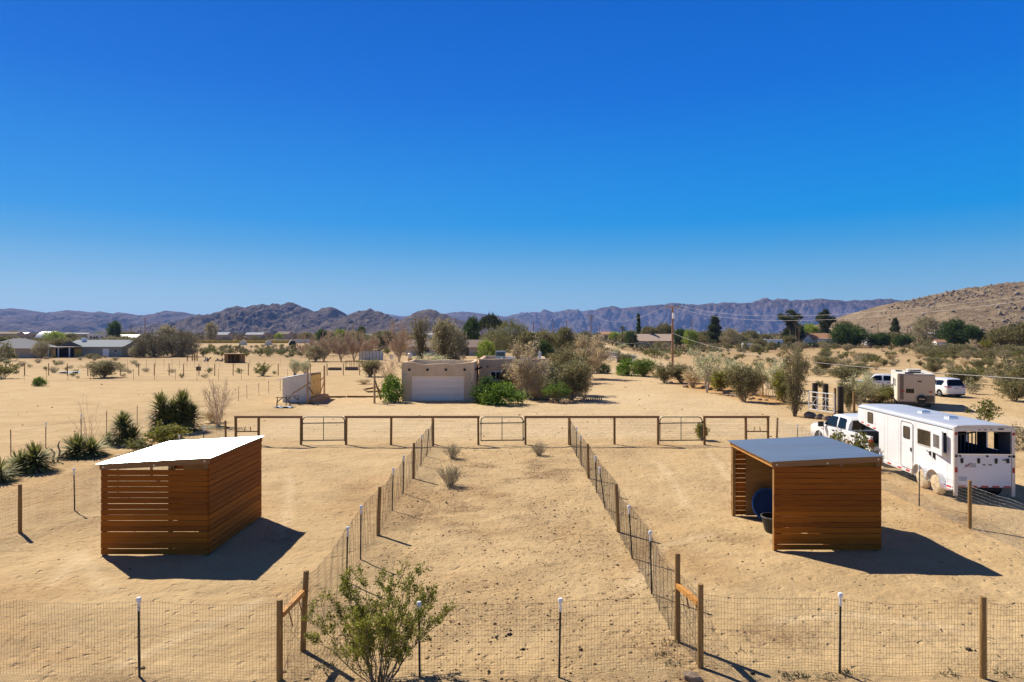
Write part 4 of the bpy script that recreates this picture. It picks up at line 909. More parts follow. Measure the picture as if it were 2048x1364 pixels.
ec = thing('evaporative_cooler', 'blue grey box cooler standing on the flat house roof', 'air cooler', (HX+8.25, HYY+6.7, 3.18))
m = MB(); m.box(0, 1.0, 0, .95, .12, 1.12); m.box(.03, .12, .03, .12, 0, .12); m.box(.88, .97, .03, .12, 0, .12); m.box(.03, .12, .83, .92, 0, .12); m.box(.88, .97, .83, .92, 0, .12); m.build('cabinet', M_COOL, ec)
m = MB()
for k in range(7): m.bar((.08, -.012, .66+k*.055), (.92, -.012, .66+k*.055), .02, .035, (0, .6, 1))
m.build('louvre_panel', mat('dark louvre', (.05, .07, .08), .6), ec); m = MB(); m.box(.56, .68, -.01, -.001, .3, .55); m.build('access_label', M_CAP, ec)
du = MB(); du.box(1.0, 1.9, .1, .8, .14, .52); du.build('duct', mat('white sheet duct', (.7, .74, .78), .5), ec); m = MB(); m.box(2.0, 2.7, .2, .8, .12, .42); m.build('duct_end', MATS['white sheet duct'], ec)
m = MB(); m.lathe([(0, 0), (.13, 0), (.13, .72), (.18, .74), (.18, .95), (.09, 1.02), (0, 1.02)], 12); o = m.build('vent_pipe', M_GREYM, None, True); o.location = (HX+12.75, HYY+9, 3.18); tag(o, 'grey capped vent pipe on the right end of the house roof', 'vent pipe')
# log edging of the planted bed
le = thing('log_edging', 'short upright log stumps edging the shrub bed right of the house', 'edging', (wx(1140, 59.6), 59.6, 0)); rngl = random.Random(4)
for k in range(30):
    t = k/29; px_ = 1095+108*t; y = dist(805+3.2*math.sin(min(1, t*1.6)*PI)*1-9*max(0, t-.45)); x = wx(px_, y); h = .17+.13*rngl.uniform(0, 1)+.2*max(0, t-.6)
    m = MB(); r = rngl.uniform(.05, .075); m.tube([(x-le.location.x, y-59.6, -.1), (x-le.location.x+.01, y-59.6, h-.01), (x-le.location.x+.01, y-59.6, h)], [r, r, r*.85], 8); m.build('log', W_POLE if k % 3 else W_GREY, le, True)

# ------------------------------------------------------------------ little siding shed, poles and timber in the yard
ang = R(5.2); sd_ = thing('tool_shed', 'small lean-to shed of white ribbed siding and yellow plywood', 'shed', (-20.1, 59.8, 0), ang)
Ws, Ls = 2.4, 4.7
m = MB(); nr = 12
m.grid(lambda u, v: (Ws*u, -.012*max(0, math.cos(u*nr*2*PI))**4, v*(2.08+.42*u)), nr*8, 1); m.grid(lambda u, v: (0, Ls*u, v*2.08), 1, 1); m.grid(lambda u, v: (Ws*u, Ls, v*(2.08+.3*u)), 1, 1); m.build('ribbed_siding', M_SHEDW, sd_)
m = MB(); m.grid(lambda u, v: (Ws, Ls*u, .05+v*(2.4-.12*u)), 4, 2); pw_ = m.build('plywood_wall', W_OSB, sd_)
for y in (1.4, 3.4):
    m = MB(); m.lathe([(0, .004), (.14, .004)], 14, (Ws, 0, 0), 'x'); m.v = [(p[0], y+p[1]*.8, 1.72+p[2]*1.5) for p in m.v]; m.build('knot_plate', mat('dark brown plate', (.16, .06, .03), .7), pw_)
m = MB(); m.bar((Ws+.012, 0, 2.40), (Ws+.012, Ls, 2.30), .03, .12); m.bar((Ws+.012, Ls-.05, 0), (Ws+.012, Ls-.05, 2.28), .05, .03); m.build('trim_board', W_POSTD, sd_)
m = MB(); m.add([(-.45, -.12, 2.02), (Ws+.08, -.12, 2.56), (Ws+.08, Ls+.1, 2.44), (-.45, Ls+.1, 1.98), (-.45, -.12, 2.06), (Ws+.08, -.12, 2.60), (Ws+.08, Ls+.1, 2.48), (-.45, Ls+.1, 2.02)], [(3, 2, 1, 0), (4, 5, 6, 7), (0, 1, 5, 4), (1, 2, 6, 5), (2, 3, 7, 6), (3, 0, 4, 7)]); m.build('metal_roof', mat('pale shed roof', (.80, .82, .85), .4, var=.05), sd_)
def braced_pole(label, x, y, h, braces):
    r = thing('braced_pole', label, 'timber pole', (x, y, 0), 0, 'braced timber poles in the yard')
    m = MB(); m.tube([(0, 0, -.2), (0, 0, h-.02), (0, 0, h)], [.095, .085, .075], 10); m.build('pole', W_POLE, r, True)
    for a, b in braces:
        m = MB(); m.bar(a, b, .045, .11); m.build('brace', W_POSTD if b[0] > 0 else W_POLE, r)
braced_pole('braced timber pole standing in front of the white siding of the shed', -17.55, 58.6, 3.1, [((0, -.05, 1.7), (-1.35, 0, .85)), ((-1.3, .02, .88), (.22, .02, 1.82)), ((0, .06, 1.55), (.45, .1, .85))])
braced_pole('braced timber pole at the far end of the lumber stack', -18.15, 66.0, 2.95, [((0, 0, 1.9), (-.6, -.3, 1.2)), ((0, -.05, 1.5), (-.35, -.4, .1))])
braced_pole('braced timber pole beside the green bush left of the garage', wx(749, 59), 59.0, 3.0, [((.02, 0, 2.1), (.48, .5, .25)), ((.1, .3, 1.5), (.42, .6, .9))])
m = MB(); rl = random.Random(2)
for i in range(3):
    for k in range(5-i): m.bar((-.35+i*.06+k*.15, rl.uniform(-.2, .1), .08+i*.13), (-.35+i*.06+k*.15+.02, 5.8+rl.uniform(-.3, .2), .08+i*.13), .13, .11)
o = m.build('lumber_stack', W_POLE, None); o.location = (-17.35, 58.7, 0); o.rotation_euler.z = R(1.5); tag(o, 'stack of long tan boards along the plywood side of the shed', 'lumber')
m = MB(); m.bar((wx(655, 64.5), 64.5, .07), (wx(692, 64.6), 64.6, .07), .13, .14); m.bar((wx(694, 64.7), 64.7, .08), (wx(756, 64.4), 64.4, .08), .13, .16); o = m.build('ground_beam', W_POSTD, None); tag(o, 'long brown beam lying on the sand between shed and garage', 'beam')
m = MB(); a = [(wx(727, 73), 73, .08), (wx(752, 76), 76, .08), (wx(762, 71), 71, .08), (wx(736, 70), 70, .08)]
for i in range(4): m.bar(a[i], a[(i+1) % 4], .12, .14)
o = m.build('timber_edging', W_POSTD, None); tag(o, 'four boards framing a patch of sand left of the garage', 'edging')
def sawhorse(label, x, y, rz):
    r = thing('sawhorse', label, 'sawhorse', (x, y, 0), rz, 'sawhorses by the shed')
    m = MB(); m.bar((-.6, 0, .76), (.6, 0, .76), .11, .05); m.build('top_beam', W_GREY, r)
    for sx in (-1, 1):
        for sy in (-1, 1): m = MB(); m.bar((sx*.48, sy*.05, .74), (sx*.52, sy*.26, 0), .09, .045, (1, 0, 0)); m.build('leg', W_GREY, r)
        m = MB(); m.bar((sx*.1, 0, .72), (sx*.48, 0, .38), .04, .08); m.build('brace', W_GREY, r)
sawhorse('weathered grey sawhorse, nearer of the two before the shed', wx(567, 56.5), 56.5, R(12))
sawhorse('weathered grey sawhorse, farther of the two, against the shed wall', wx(585, 58.0), 58.0, R(14))
m = MB(); rt = random.Random(8); m.grid(lambda u, v: (-.8+1.6*u+.1*math.sin(v*9), -.4+.8*v+.1*math.sin(u*11), .03+.10*abs(math.sin(u*7+v*4))*abs(math.sin(v*5+1))), 18, 12); o = m.build('crumpled_tarp', M_TARP, None, True); o.location = (wx(567, 55.6), 55.6, 0); tag(o, 'crumpled blue grey tarp on the sand under the sawhorses', 'tarp')
# ------------------------------------------------------------------ vehicles (local x to the right, y forward, rear bumper at y = 0)
def ringloft(m, st, mi=0, cap=(True, True)):               # st: (y, [(halfwidth, z) from the sill up to the roof centre])
    b = len(m.v); n = len(st[0][1])*2-1; vs = []
    for y, pts in st:
        ring = [(x, y, z) for x, z in pts]+[(-x, y, z) for x, z in reversed(pts[:-1])]; vs += ring
    fs = [(i*n+j, i*n+j+1, (i+1)*n+j+1, (i+1)*n+j) for i in range(len(st)-1) for j in range(n-1)]
    if cap[0]: fs.append(tuple(range(n-1, -1, -1)))
    if cap[1]: fs.append(tuple((len(st)-1)*n+j for j in range(n)))
    m.add(vs, fs, mi); return m
def wheel(root, x, y, r, w, side, rim=True, name='wheel'):  # side: -1 left, 1 right
    m = MB(); m.lathe([(r*.62, -w/2), (r*.93, -w/2), (r, -w*.33), (r, w*.33), (r*.93, w/2), (r*.62, w/2)], 28, (x, y, r), 'x'); o = m.build(name, M_TYRE, root, True)
    if rim:
        m = MB(); s = side*w/2; m.lathe([(r*.63, s*.98), (r*.60, s*.75), (r*.2, s*.70), (r*.16, s*.92), (0, s*.92)], 20, (x, y, r), 'x')
        for k in range(6): a = k*PI/3; m.bar((x+s*.86, y+math.cos(a)*r*.12, r+math.sin(a)*r*.12), (x+s*.86, y+math.cos(a)*r*.6, r+math.sin(a)*r*.6), .03, r*.13, (1, 0, 0))
        m.build('rim', M_RIM, o, True, ) if False else m.build('rim', M_RIM, o)
    return o
def arch(root, x, y, r, side, mt=None):
    m = MB(); n = 18; vs = []
    for k in range(n+1):
        t = PI*k/n; vs += [(x, y+math.cos(t)*r, r*.84+math.sin(t)*r), (x, y+math.cos(t)*r*.45, r*.84+math.sin(t)*r*.45)]
    m.add(vs, [(2*k, 2*k+1, 2*k+3, 2*k+2) for k in range(n)]); return m.build('wheel_arch', mt or M_BLACK, root)
def glass(root, name, quads, m=None):
    g = MB()
    for q in quads: g.add(q, [tuple(range(len(q)))])
    return g.build(name, m or M_GLASS, root)
def pickup(label, x, y, rz):
    r = thing('pickup_truck', label, 'pickup', (x, y, 0), rz); b = MB()
    low = lambda w, zb, zt: [(w*.93, zb), (w, zb+.14), (w, (zb+zt)/2+.1), (w*.985, zt-.05), (w*.90, zt+.005), (0, zt+.04)]
    ringloft(b, [(2.0, low(1.0, .48, 1.24)), (3.4, low(1.0, .46, 1.25)), (4.5, low(1.0, .46, 1.25)), (4.9, low(1.0, .5, 1.27)), (5.5, low(.98, .5, 1.22)), (5.78, low(.93, .5, 1.12)), (5.88, low(.84, .52, 1.0))])
    b.build('body', M_WHITE, r, True)
    c = MB(); ring = lambda wb, wt, zr: [(wb, 1.22), (wb-.012, 1.30), ((wb+wt)/2+.02, (1.3+zr)/2), (wt+.015, zr-.07), (wt-.07, zr), (0, zr+.035)]
    ringloft(c, [(2.0, ring(.97, .80, 1.78)), (2.10, ring(.97, .81, 1.86)), (2.4, ring(.975, .81, 1.93)), (3.2, ring(.975, .81, 1.955)), (3.62, ring(.97, .79, 1.90)), (3.78, ring(.965, .79, 1.83)), (4.55, ring(.93, .88, 1.30))]); c.build('cab', M_WHITE, r, True)
    xs = lambda z, o=.034: -(.972-(z-1.30)*.265+o)
    fw = [(4.22, 1.33), (3.05, 1.33), (3.05, 1.84), (3.60, 1.83), (3.78, 1.73)]; rw = [(2.90, 1.33), (2.22, 1.34), (2.27, 1.82), (2.90, 1.845)]
    for s in (1, -1):
        glass(r, 'side_window', [[(s*xs(z), y_, z) for y_, z in fw][::s]]); glass(r, 'side_window', [[(s*xs(z), y_, z) for y_, z in rw][::s]])
    glass(r, 'rear_window', [[(-.76, 1.985, 1.32), (.76, 1.985, 1.32), (.70, 1.985, 1.76), (-.70, 1.985, 1.76)]])
    glass(r, 'windscreen', [[(-.80, 4.50, 1.36), (-.74, 3.86, 1.81), (.74, 3.86, 1.81), (.80, 4.50, 1.36)]])
    for s in (-1, 1):
        m = MB(); x0, x1 = (.88, 1.0) if s > 0 else (-1.0, -.88); m.box(x0, x1, .03, 1.99, .56, 1.26); m.box(x0-.02 if s > 0 else x0, x1 if s > 0 else x1+.02, .03, 1.99, 1.263, 1.29)
        m.build('bed_side', M_WHITE, r, bevel=.02)
    m = MB(); m.box(-.87, .87, .05, 1.98, .72, .76); m.box(-.87, .87, 1.90, 1.98, .77, 1.24)
    for k in range(8): m.box(-.84+k*.22, -.74+k*.22, .05, 1.89, .763, .775)
    m.build('bed_floor', M_BLACK, r)
    m = MB(); m.box(-.86, .86, -.005, .025, .60, .84); m.build('tailgate', M_WHITE, r)
    for s in (-1, 1):
        m = MB(); m.box(min(s*.86, s*1.008), max(s*.86, s*1.008), -.012, .16, .80, 1.16); m.build('tail_light', M_RED, r, bevel=.015)
        m = MB(); m.tube([(s*1.0, 4.18, 1.22), (s*1.14, 4.18, 1.28)], .03, 6); m.box(min(s*1.06, s*1.32), max(s*1.06, s*1.32), 4.10, 4.24, 1.20, 1.46); m.build('door_mirror', M_BLACK, r, bevel=.03)
        for yy in (2.35, 3.2): m = MB(); m.box(min(s*.985, s*1.022), max(s*.985, s*1.022), yy, yy+.22, 1.10, 1.15); m.build('door_handle', M_BLACK, r)
        for yy in (2.96, 4.25):
            m = MB(); m.box(min(s*.985, s*1.0035), max(s*.985, s*1.0035), yy, yy+.014, .55, 1.22); m.build('door_seam', M_DIRT, r)
        for yy in (1.05, 4.75): wheel(r, s*.90, yy, .41, .27, s); arch(r, s*1.0045, yy, .50, s)
    m = MB(); m.box(-.98, .98, -.22, -.02, .48, .62); m.build('rear_bumper', mat('chromed bumper', (.6, .6, .62), .15, metal=1, var=.05), r, bevel=.02)
    m = MB(); m.box(-.16, .16, -.228, -.221, .49, .61); m.build('licence_plate', M_CAP, r)
    m = MB(); m.box(-1.006, -1.0035, 4.28, 4.42, 1.03, 1.07); m.box(-1.006, -1.0035, 4.45, 4.52, 1.06, 1.10); m.build('side_badge', M_RED, r)
    m = MB(); m.box(-.8, .8, .3, 5.6, .36, .50); m.build('chassis', M_BLACK, r)
    return r
pickup('white four door pickup hitched under the nose of the white horse trailer', 17.45, 31.35, R(3.0))
pickup('white pickup parked beyond the beige camper, half hidden by olive bushes', 40.2, 67.8, R(62))

def trailer():
    W, Lb, Ln, zf, ze = 2.06, 5.65, 7.75, .46, 2.60
    r = thing('horse_trailer', 'long white gooseneck horse trailer with an open rear upper door', 'horse trailer', (15.92, 24.62, 0), -.062)
    t = .05; m = MB()
    holes = [(1.45, 2.42, 1.66, 2.28), (.42, 1.30, 1.62, 2.36)]
    m.panel((0, Lb, zf), (0, -1, 0), (0, 0, 1), t, [0, Lb], [0, ze-zf], [(Lb-b, Lb-a, c-zf, d-zf) for a, b, c, d in holes])
    m.panel((W, 0, zf), (0, 1, 0), (0, 0, 1), t, [0, Lb], [0, ze-zf], [(.72, 1.42, 1.70-zf, 2.34-zf), (2.0, 2.7, 1.7-zf, 2.3-zf)])
    m.add([(0, Lb, zf), (W, Lb, zf), (W, Lb, 1.66), (0, Lb, 1.66)], [(3, 2, 1, 0)])
    for x in (0, W):
        q = [(x, Lb, 1.66), (x, Ln-.18, 1.84), (x, Ln, 1.98), (x, Ln, ze-.02), (x, Lb, ze)]; m.add(q, [(0, 1, 2, 3, 4) if x else (4, 3, 2, 1, 0)])
    m.add([(0, Lb, 1.66), (W, Lb, 1.66), (W, Ln-.18, 1.84), (0, Ln-.18, 1.84), (W, Ln, 1.98), (0, Ln, 1.98), (W, Ln, ze), (0, Ln, ze)], [(3, 2, 1, 0), (5, 4, 2, 3), (7, 6, 4, 5)])
    m.build('body_shell', M_WALU, r)
    g = MB(); g.box(W-.03, W-.02, .73, 1.02, 1.71, 2.33); g.build('sliding_pane', M_GLASS, r)
    m = MB(); prof = [(-.012, ze-.05), (-.012, ze), (.03, ze+.07), (.12, ze+.11), (.35, ze+.125), (W/2, ze+.14), (W-.35, ze+.125), (W-.12, ze+.11), (W-.03, ze+.07), (W+.012, ze), (W+.012, ze-.05)]
    ys = [0, 1.2, 2.4, 3.6, 4.8, 6.0, 7.2, 7.55, 7.72, 7.80]; dz = [0, 0, 0, 0, 0, 0, -.005, -.02, -.05, -.13]; vs = []
    for yy, d in zip(ys, dz): vs += [(W/2+(x-W/2)*(1+d*.25), yy, z+d*(z > ze-.04)) for x, z in prof]
    n = len(prof); fs = [(i*n+j, (i+1)*n+j, (i+1)*n+j+1, i*n+j+1) for i in range(len(ys)-1) for j in range(n-1)]+[tuple((len(ys)-1)*n+j for j in range(n-1, -1, -1))]
    m.add(vs, fs); m.build('roof', M_TROOF, r, True)
    m = MB(); m.box(-.008, .0, .0, Ln, ze-.075, ze-.052); m.build('gutter_rail', M_DIRT, r)
    m = MB(); m.box(.05, W-.05, .06, Lb-.05, zf, zf+.05); m.build('floor', M_BLACK, r)
    m = MB(); lh = [(1.45, 2.42, 1.66, 2.28), (.42, 1.30, 1.62, 2.36)]  # dark wall and ceiling panels added to darken the trailer interior
    m.panel((.056, 3.58, zf), (0, -1, 0), (0, 0, 1), .003, [0, 3.56], [0, 2.08], [(3.58-b, 3.58-a, c-zf, d-zf) for a, b, c, d in lh])
    m.panel((W-.053, .02, zf), (0, 1, 0), (0, 0, 1), .003, [0, 3.56], [0, 2.08], [(.70, 1.40, 1.70-zf, 2.34-zf), (1.98, 2.68, 1.7-zf, 2.3-zf)]); m.build('darkening_wall_lining', M_INT, r)
    m = MB(); m.box(.058, W-.058, .02, 3.58, ze-.05, ze-.04); m.build('darkening_ceiling_lining', M_INT, r)
    m = MB(); m.box(.06, W-.06, 3.6, 3.64, zf+.06, ze-.02); m.build('bulkhead', M_INT, r)
    for yy, x1 in ((.75, .10), (1.75, .15)):
        m = MB(); a, b = (W-.10, yy+1.25), (x1+.02, yy)
        for k in range(9): f = k/8; m.bar((a[0]+(b[0]-a[0])*f, a[1]+(b[1]-a[1])*f, 1.25), (a[0]+(b[0]-a[0])*f, a[1]+(b[1]-a[1])*f, 2.2), .035, .035, (1, 0, 0))
        for z in (.9, 1.25, 2.2): m.bar((*a, z), (*b, z), .05, .05)
        m.bar((*a, 1.08), (*b, 1.08), .03, .34); m.build('stall_divider', M_INT, r)
    fr = MB()                                               # rear frame, taller than the body by the roof crown
    fr.box(-.02, .10, -.10, -.003, .18, ze+.05); fr.box(W-.10, W+.02, -.10, -.003, .18, ze+.05); fr.box(.103, W-.103, -.10, -.003, ze-.10, ze+.05)
    fr.prism([(.0, ze+.053), (W, ze+.053), (W-.10, ze+.105), (W-.4, ze+.123), (W/2, ze+.138), (.4, ze+.123), (.10, ze+.105)], -.10, -.003); fr.build('rear_frame', M_FRAME, r, bevel=.006)
    rp_ = MB(); rp_.box(.11, W-.11, -.09, -.03, .50, 1.66); ramp = rp_.build('ramp_door', M_WALU, r, bevel=.01)
    rt_ = MB(); rt_.box(.11, W-.11, -.105, -.035, 1.665, 1.70); rt_.build('top_trim', M_ALU, ramp)
    for x in (.24, .82, 1.42):
        h = MB(); h.box(x-.045, x+.045, -.115, -.092, 1.40, 1.54); h.box(x-.033, x+.033, -.12, -.092, 1.36, 1.40); h.build('hinge', M_BLACK, ramp)
    for x in (.18, 1.12, W-.18): h = MB(); h.lathe([(0, -.12), (.035, -.12), (.04, -.092)], 10, (x, 0, 1.62), 'y'); h.build('bumper_stop', M_BLACK, ramp)
    h = MB(); h.box(W-.28, W-.20, -.13, -.092, 1.38, 1.54); h.bar((W-.42, -.12, 1.49), (W-.24, -.12, 1.49), .03, .03); h.build('door_latch', M_BLACK, ramp)
    for k in range(5): a = .12+k*.39; h = MB(); h.box(a, a+.25, -.096, -.0915, .51, .56); h.build('red_reflector', M_REFL, ramp)
    h = MB(); h.box(.14, .42, -.098, -.0915, .72, .88); h.build('licence_plate', M_PLATE, ramp)
    def words(body, size, loc, m_, parent, rx=90, shear=.25, name='lettering', rzz=0):
        cu = bpy.data.curves.new('lettering', 'FONT'); cu.body = body; cu.size = size; cu.extrude = .0015; cu.shear = shear
        tmp = bpy.data.objects.new('tmp', cu); C.objects.link(tmp); dg = bpy.context.evaluated_depsgraph_get()
        me = bpy.data.meshes.new_from_object(tmp.evaluated_get(dg)); bpy.data.objects.remove(tmp)
        me.materials.clear(); me.materials.append(m_); o = link(name, me, parent, loc); o.rotation_euler = (R(rx), 0, R(rzz)); return o
    words('eXISS', .16, (.34, -.094, 1.245), M_BLACK, ramp)
    h = MB(); h.bar((.33, -.0945, 1.20), (.58, -.0945, 1.40), .004, .018); h.bar((.40, -.0945, 1.225), (.74, -.0945, 1.225), .004, .010); h.build('red_swoosh', M_RED, ramp)
    h = MB(); h.box(.96, 1.06, -.096, -.0915, 1.29, 1.33); h.box(1.16, 1.28, -.096, -.0915, 1.29, 1.33); h.build('small_sticker', M_DIRT, ramp)
    for x in (.04, W-.04):
        for z, m_, nm, s in ((.98+.14, M_RED, 'tail_light', .09), (2.42, MATS['red lamp lens'], 'marker_light', .05)): h = MB(); h.box(x-.04, x+.04, -.115, -.101, z-s, z+s); h.build(nm, m_, r)
        h = MB(); h.lathe([(0, -.13), (.045, -.13), (.05, -.101)], 10, (x, 0, 1.62), 'y'); h.build('frame_bumper', M_BLACK, r)
    h = MB()
    for x in (.85, 1.05, 1.25): h.box(x-.03, x+.03, -.112, -.101, ze-.04, ze-.01)
    h.box(1.5, 1.68, -.115, -.101, ze-.03, ze+.02); h.build('clearance_light', M_DIRT, r)
    # left side: door, windows, drop window, reflectors, fenders
    d = MB(); d.box(-.022, -.002, 2.78, 3.66, .56, 2.40); dr = d.build('side_door', M_WALU, r, bevel=.006)
    def rr(y0, y1, z0, z1, rad, w, x0, x1):                 # a rounded frame on the left wall
        o = MB(); pts = []
        for cy, cz, a0 in ((y1-rad, z1-rad, 0), (y0+rad, z1-rad, 90), (y0+rad, z0+rad, 180), (y1-rad, z0+rad, 270)):
            for k in range(5): a = R(a0+k*22.5); pts.append((cy, cz, math.cos(a), math.sin(a)))
        n_ = len(pts); vs = []
        for x, q in ((x0, rad), (x1, rad), (x1, rad-w), (x0, rad-w)): vs += [(x, cy+c*q, cz+s*q) for cy, cz, c, s in pts]
        o.add(vs, [(k*n_+i, k*n_+(i+1) % n_, ((k+1) % 4)*n_+(i+1) % n_, ((k+1) % 4)*n_+i) for k in range(4) for i in range(n_)]); return o
    rr(2.74, 3.70, .52, 2.44, .12, .045, -.03, -.001).build('door_frame', M_ALU, dr)
    def win(y0, y1, z0, z1, parent, x=-.024):
        g = MB(); g.box(x-.006, x, y0, y1, z0, z1); o = g.build('window', M_WINT, parent, bevel=.004); rr(y0-.02, y1+.02, z0-.02, z1+.02, .07, .03, x-.014, x-.001).build('window_frame', M_DIRT, o); return o
    win(2.98, 3.46, 1.76, 2.22, dr); h = MB(); h.box(-.05, -.023, 2.83, 2.91, 1.28, 1.42); h.build('door_handle', M_BLACK, dr)
    win(6.22, 6.72, 1.96, 2.42, r, -.002)
    g = MB(); g.box(-.004, .02, 1.46, 2.41, 1.67, 2.27); w_ = g.build('side_window', M_WINT, r); rr(1.43, 2.44, 1.64, 2.30, .06, .04, -.016, -.001).build('window_frame', M_FRAME, w_)
    g = MB(); a0 = Vector((-.035, 1.40, 0)); th = R(10); u = Vector((-math.sin(th), -math.cos(th), 0)); wl_ = 1.08
    g.panel(a0+Vector((0, 0, 1.54)), u, (0, 0, 1), .05, [0, wl_], [0, .90], [(.22, .86, .20, .70)]); dp = g.build('drop_window', M_WALU, r)
    g = MB()
    for k in range(6): q = a0+u*(.22+.128*k); g.bar((q.x+.01, q.y, 1.74), (q.x+.01, q.y, 2.24), .016, .016)
    g.build('window_bars', M_FRAME, dp); g = MB(); q0, q1 = a0+u*.2+Vector((.04, 0, 0)), a0+u*.88+Vector((.04, 0, 0)); g.add([(q0.x, q0.y, 1.72), (q1.x, q1.y, 1.72), (q1.x, q1.y, 2.26), (q0.x, q0.y, 2.26)], [(0, 1, 2, 3)]); g.build('pane', M_WINT, dp)
    for yy in (.36, 1.36, 2.55, 3.9, 4.85, 5.15, 6.0, 6.95): h = MB(); h.box(-.004, -.0005, yy, yy+.010, .60 if yy < 5.6 else 1.80, 2.5); h.build('panel_seam', M_FRAME, r)
    h = MB(); h.bar((-.02, 1.75, 1.52), (-.02, 1.50, 1.42), .02, .02); h.box(-.04, -.001, 1.46, 1.53, 1.36, 1.52); h.box(-.035, -.001, 1.25, 1.28, 1.30, 1.56); h.box(-.035, -.001, 1.16, 1.19, 1.26, 1.52); h.build('window_latch', M_BLACK, r)
    h = MB(); h.box(-.035, -.001, 0, Lb, zf-.08, zf+.06); h.build('lower_rail', M_WALU, r, bevel=.02)
    for a, b, z0, z1 in [(.06, .36, .43, .50), (2.95, 3.25, .43, .50), (3.62, 3.92, .43, .50), (4.5, 4.8, .43, .5)]: h = MB(); h.box(-.042, -.036, a, b, z0, z1); h.build('red_reflector', M_REFL, r)
    for a in (5.95, 6.55, 7.15): z = 1.66+(a-Lb)*.0947+.02; h = MB(); h.box(-.008, -.001, a, a+.26, z+.03, z+.09); h.build('red_reflector', M_REFL, r)
    for yy in (.98, 2.02):
        wheel(r, .08, yy, .37, .22, -1); wheel(r, W-.08, yy, .37, .22, 1)
        c = MB(); c.lathe([(.0, -.085), (.2, -.085), (.34, -.06), (.41, .02), (.42, .12)], 24, (-.02, yy, .40), 'x'); c.v = [(x+.02*math.sin(y_*31+z*17), y_+.012*math.sin(z*40), max(.0, z+.012*math.sin(y_*37))) for x, y_, z in c.v]; c.build('wheel_cover', M_CLOTH, r, True)
        f_ = MB(); f_.lathe([(.47, -.20), (.50, -.205), (.515, .0)], 36, (0, yy, .42), 'x'); keep = [k for k, q in enumerate(f_.f) if min(f_.v[i][2] for i in q) > .40]; f_.f = [f_.f[k] for k in keep]; f_.m = [0]*len(f_.f); f_.build('fender', M_ALU, r, True)
    h = MB(); h.box(-.20, .0, .40, .50, .40, .45); h.box(-.20, -.005, .0, .46, .36, .40); h.build('running_step', M_ALU, r)
    h = MB(); h.box(W/2-.06, W/2+.06, Ln-.9, Ln-.78, .95, 1.80); h.build('gooseneck_coupler', M_BLACK, r)
    h = MB(); h.box(.2, W-.2, .3, Lb, .28, .44); h.build('chassis', M_BLACK, r)
    for yy in (.9, 2.3, 3.2, 4.6, 5.9, 7.0): h = MB(); h.grid(lambda u, v: (W*.04+W*.92*u, yy+.03*v, ze+.118+.024*(1-(2*u-1)**2)+.004), 10, 1); h.build('roof_seam', M_FRAME, r)
    for yy in (1.6, 3.55):
        h = MB(); h.box(W*.36, W*.36+.36, yy, yy+.36, ze+.11, ze+.23); h.build('roof_vent', M_ALU, r, bevel=.03)
    return r
M_TROOF = mat('aluminium trailer roof', (.74, .76, .79), .42, metal=.55, var=.05, scale=(.7, .7, .7))
M_WINT = mat('brown tinted window', (.055, .042, .030), .08, var=.25, spec=.6)
trailer()

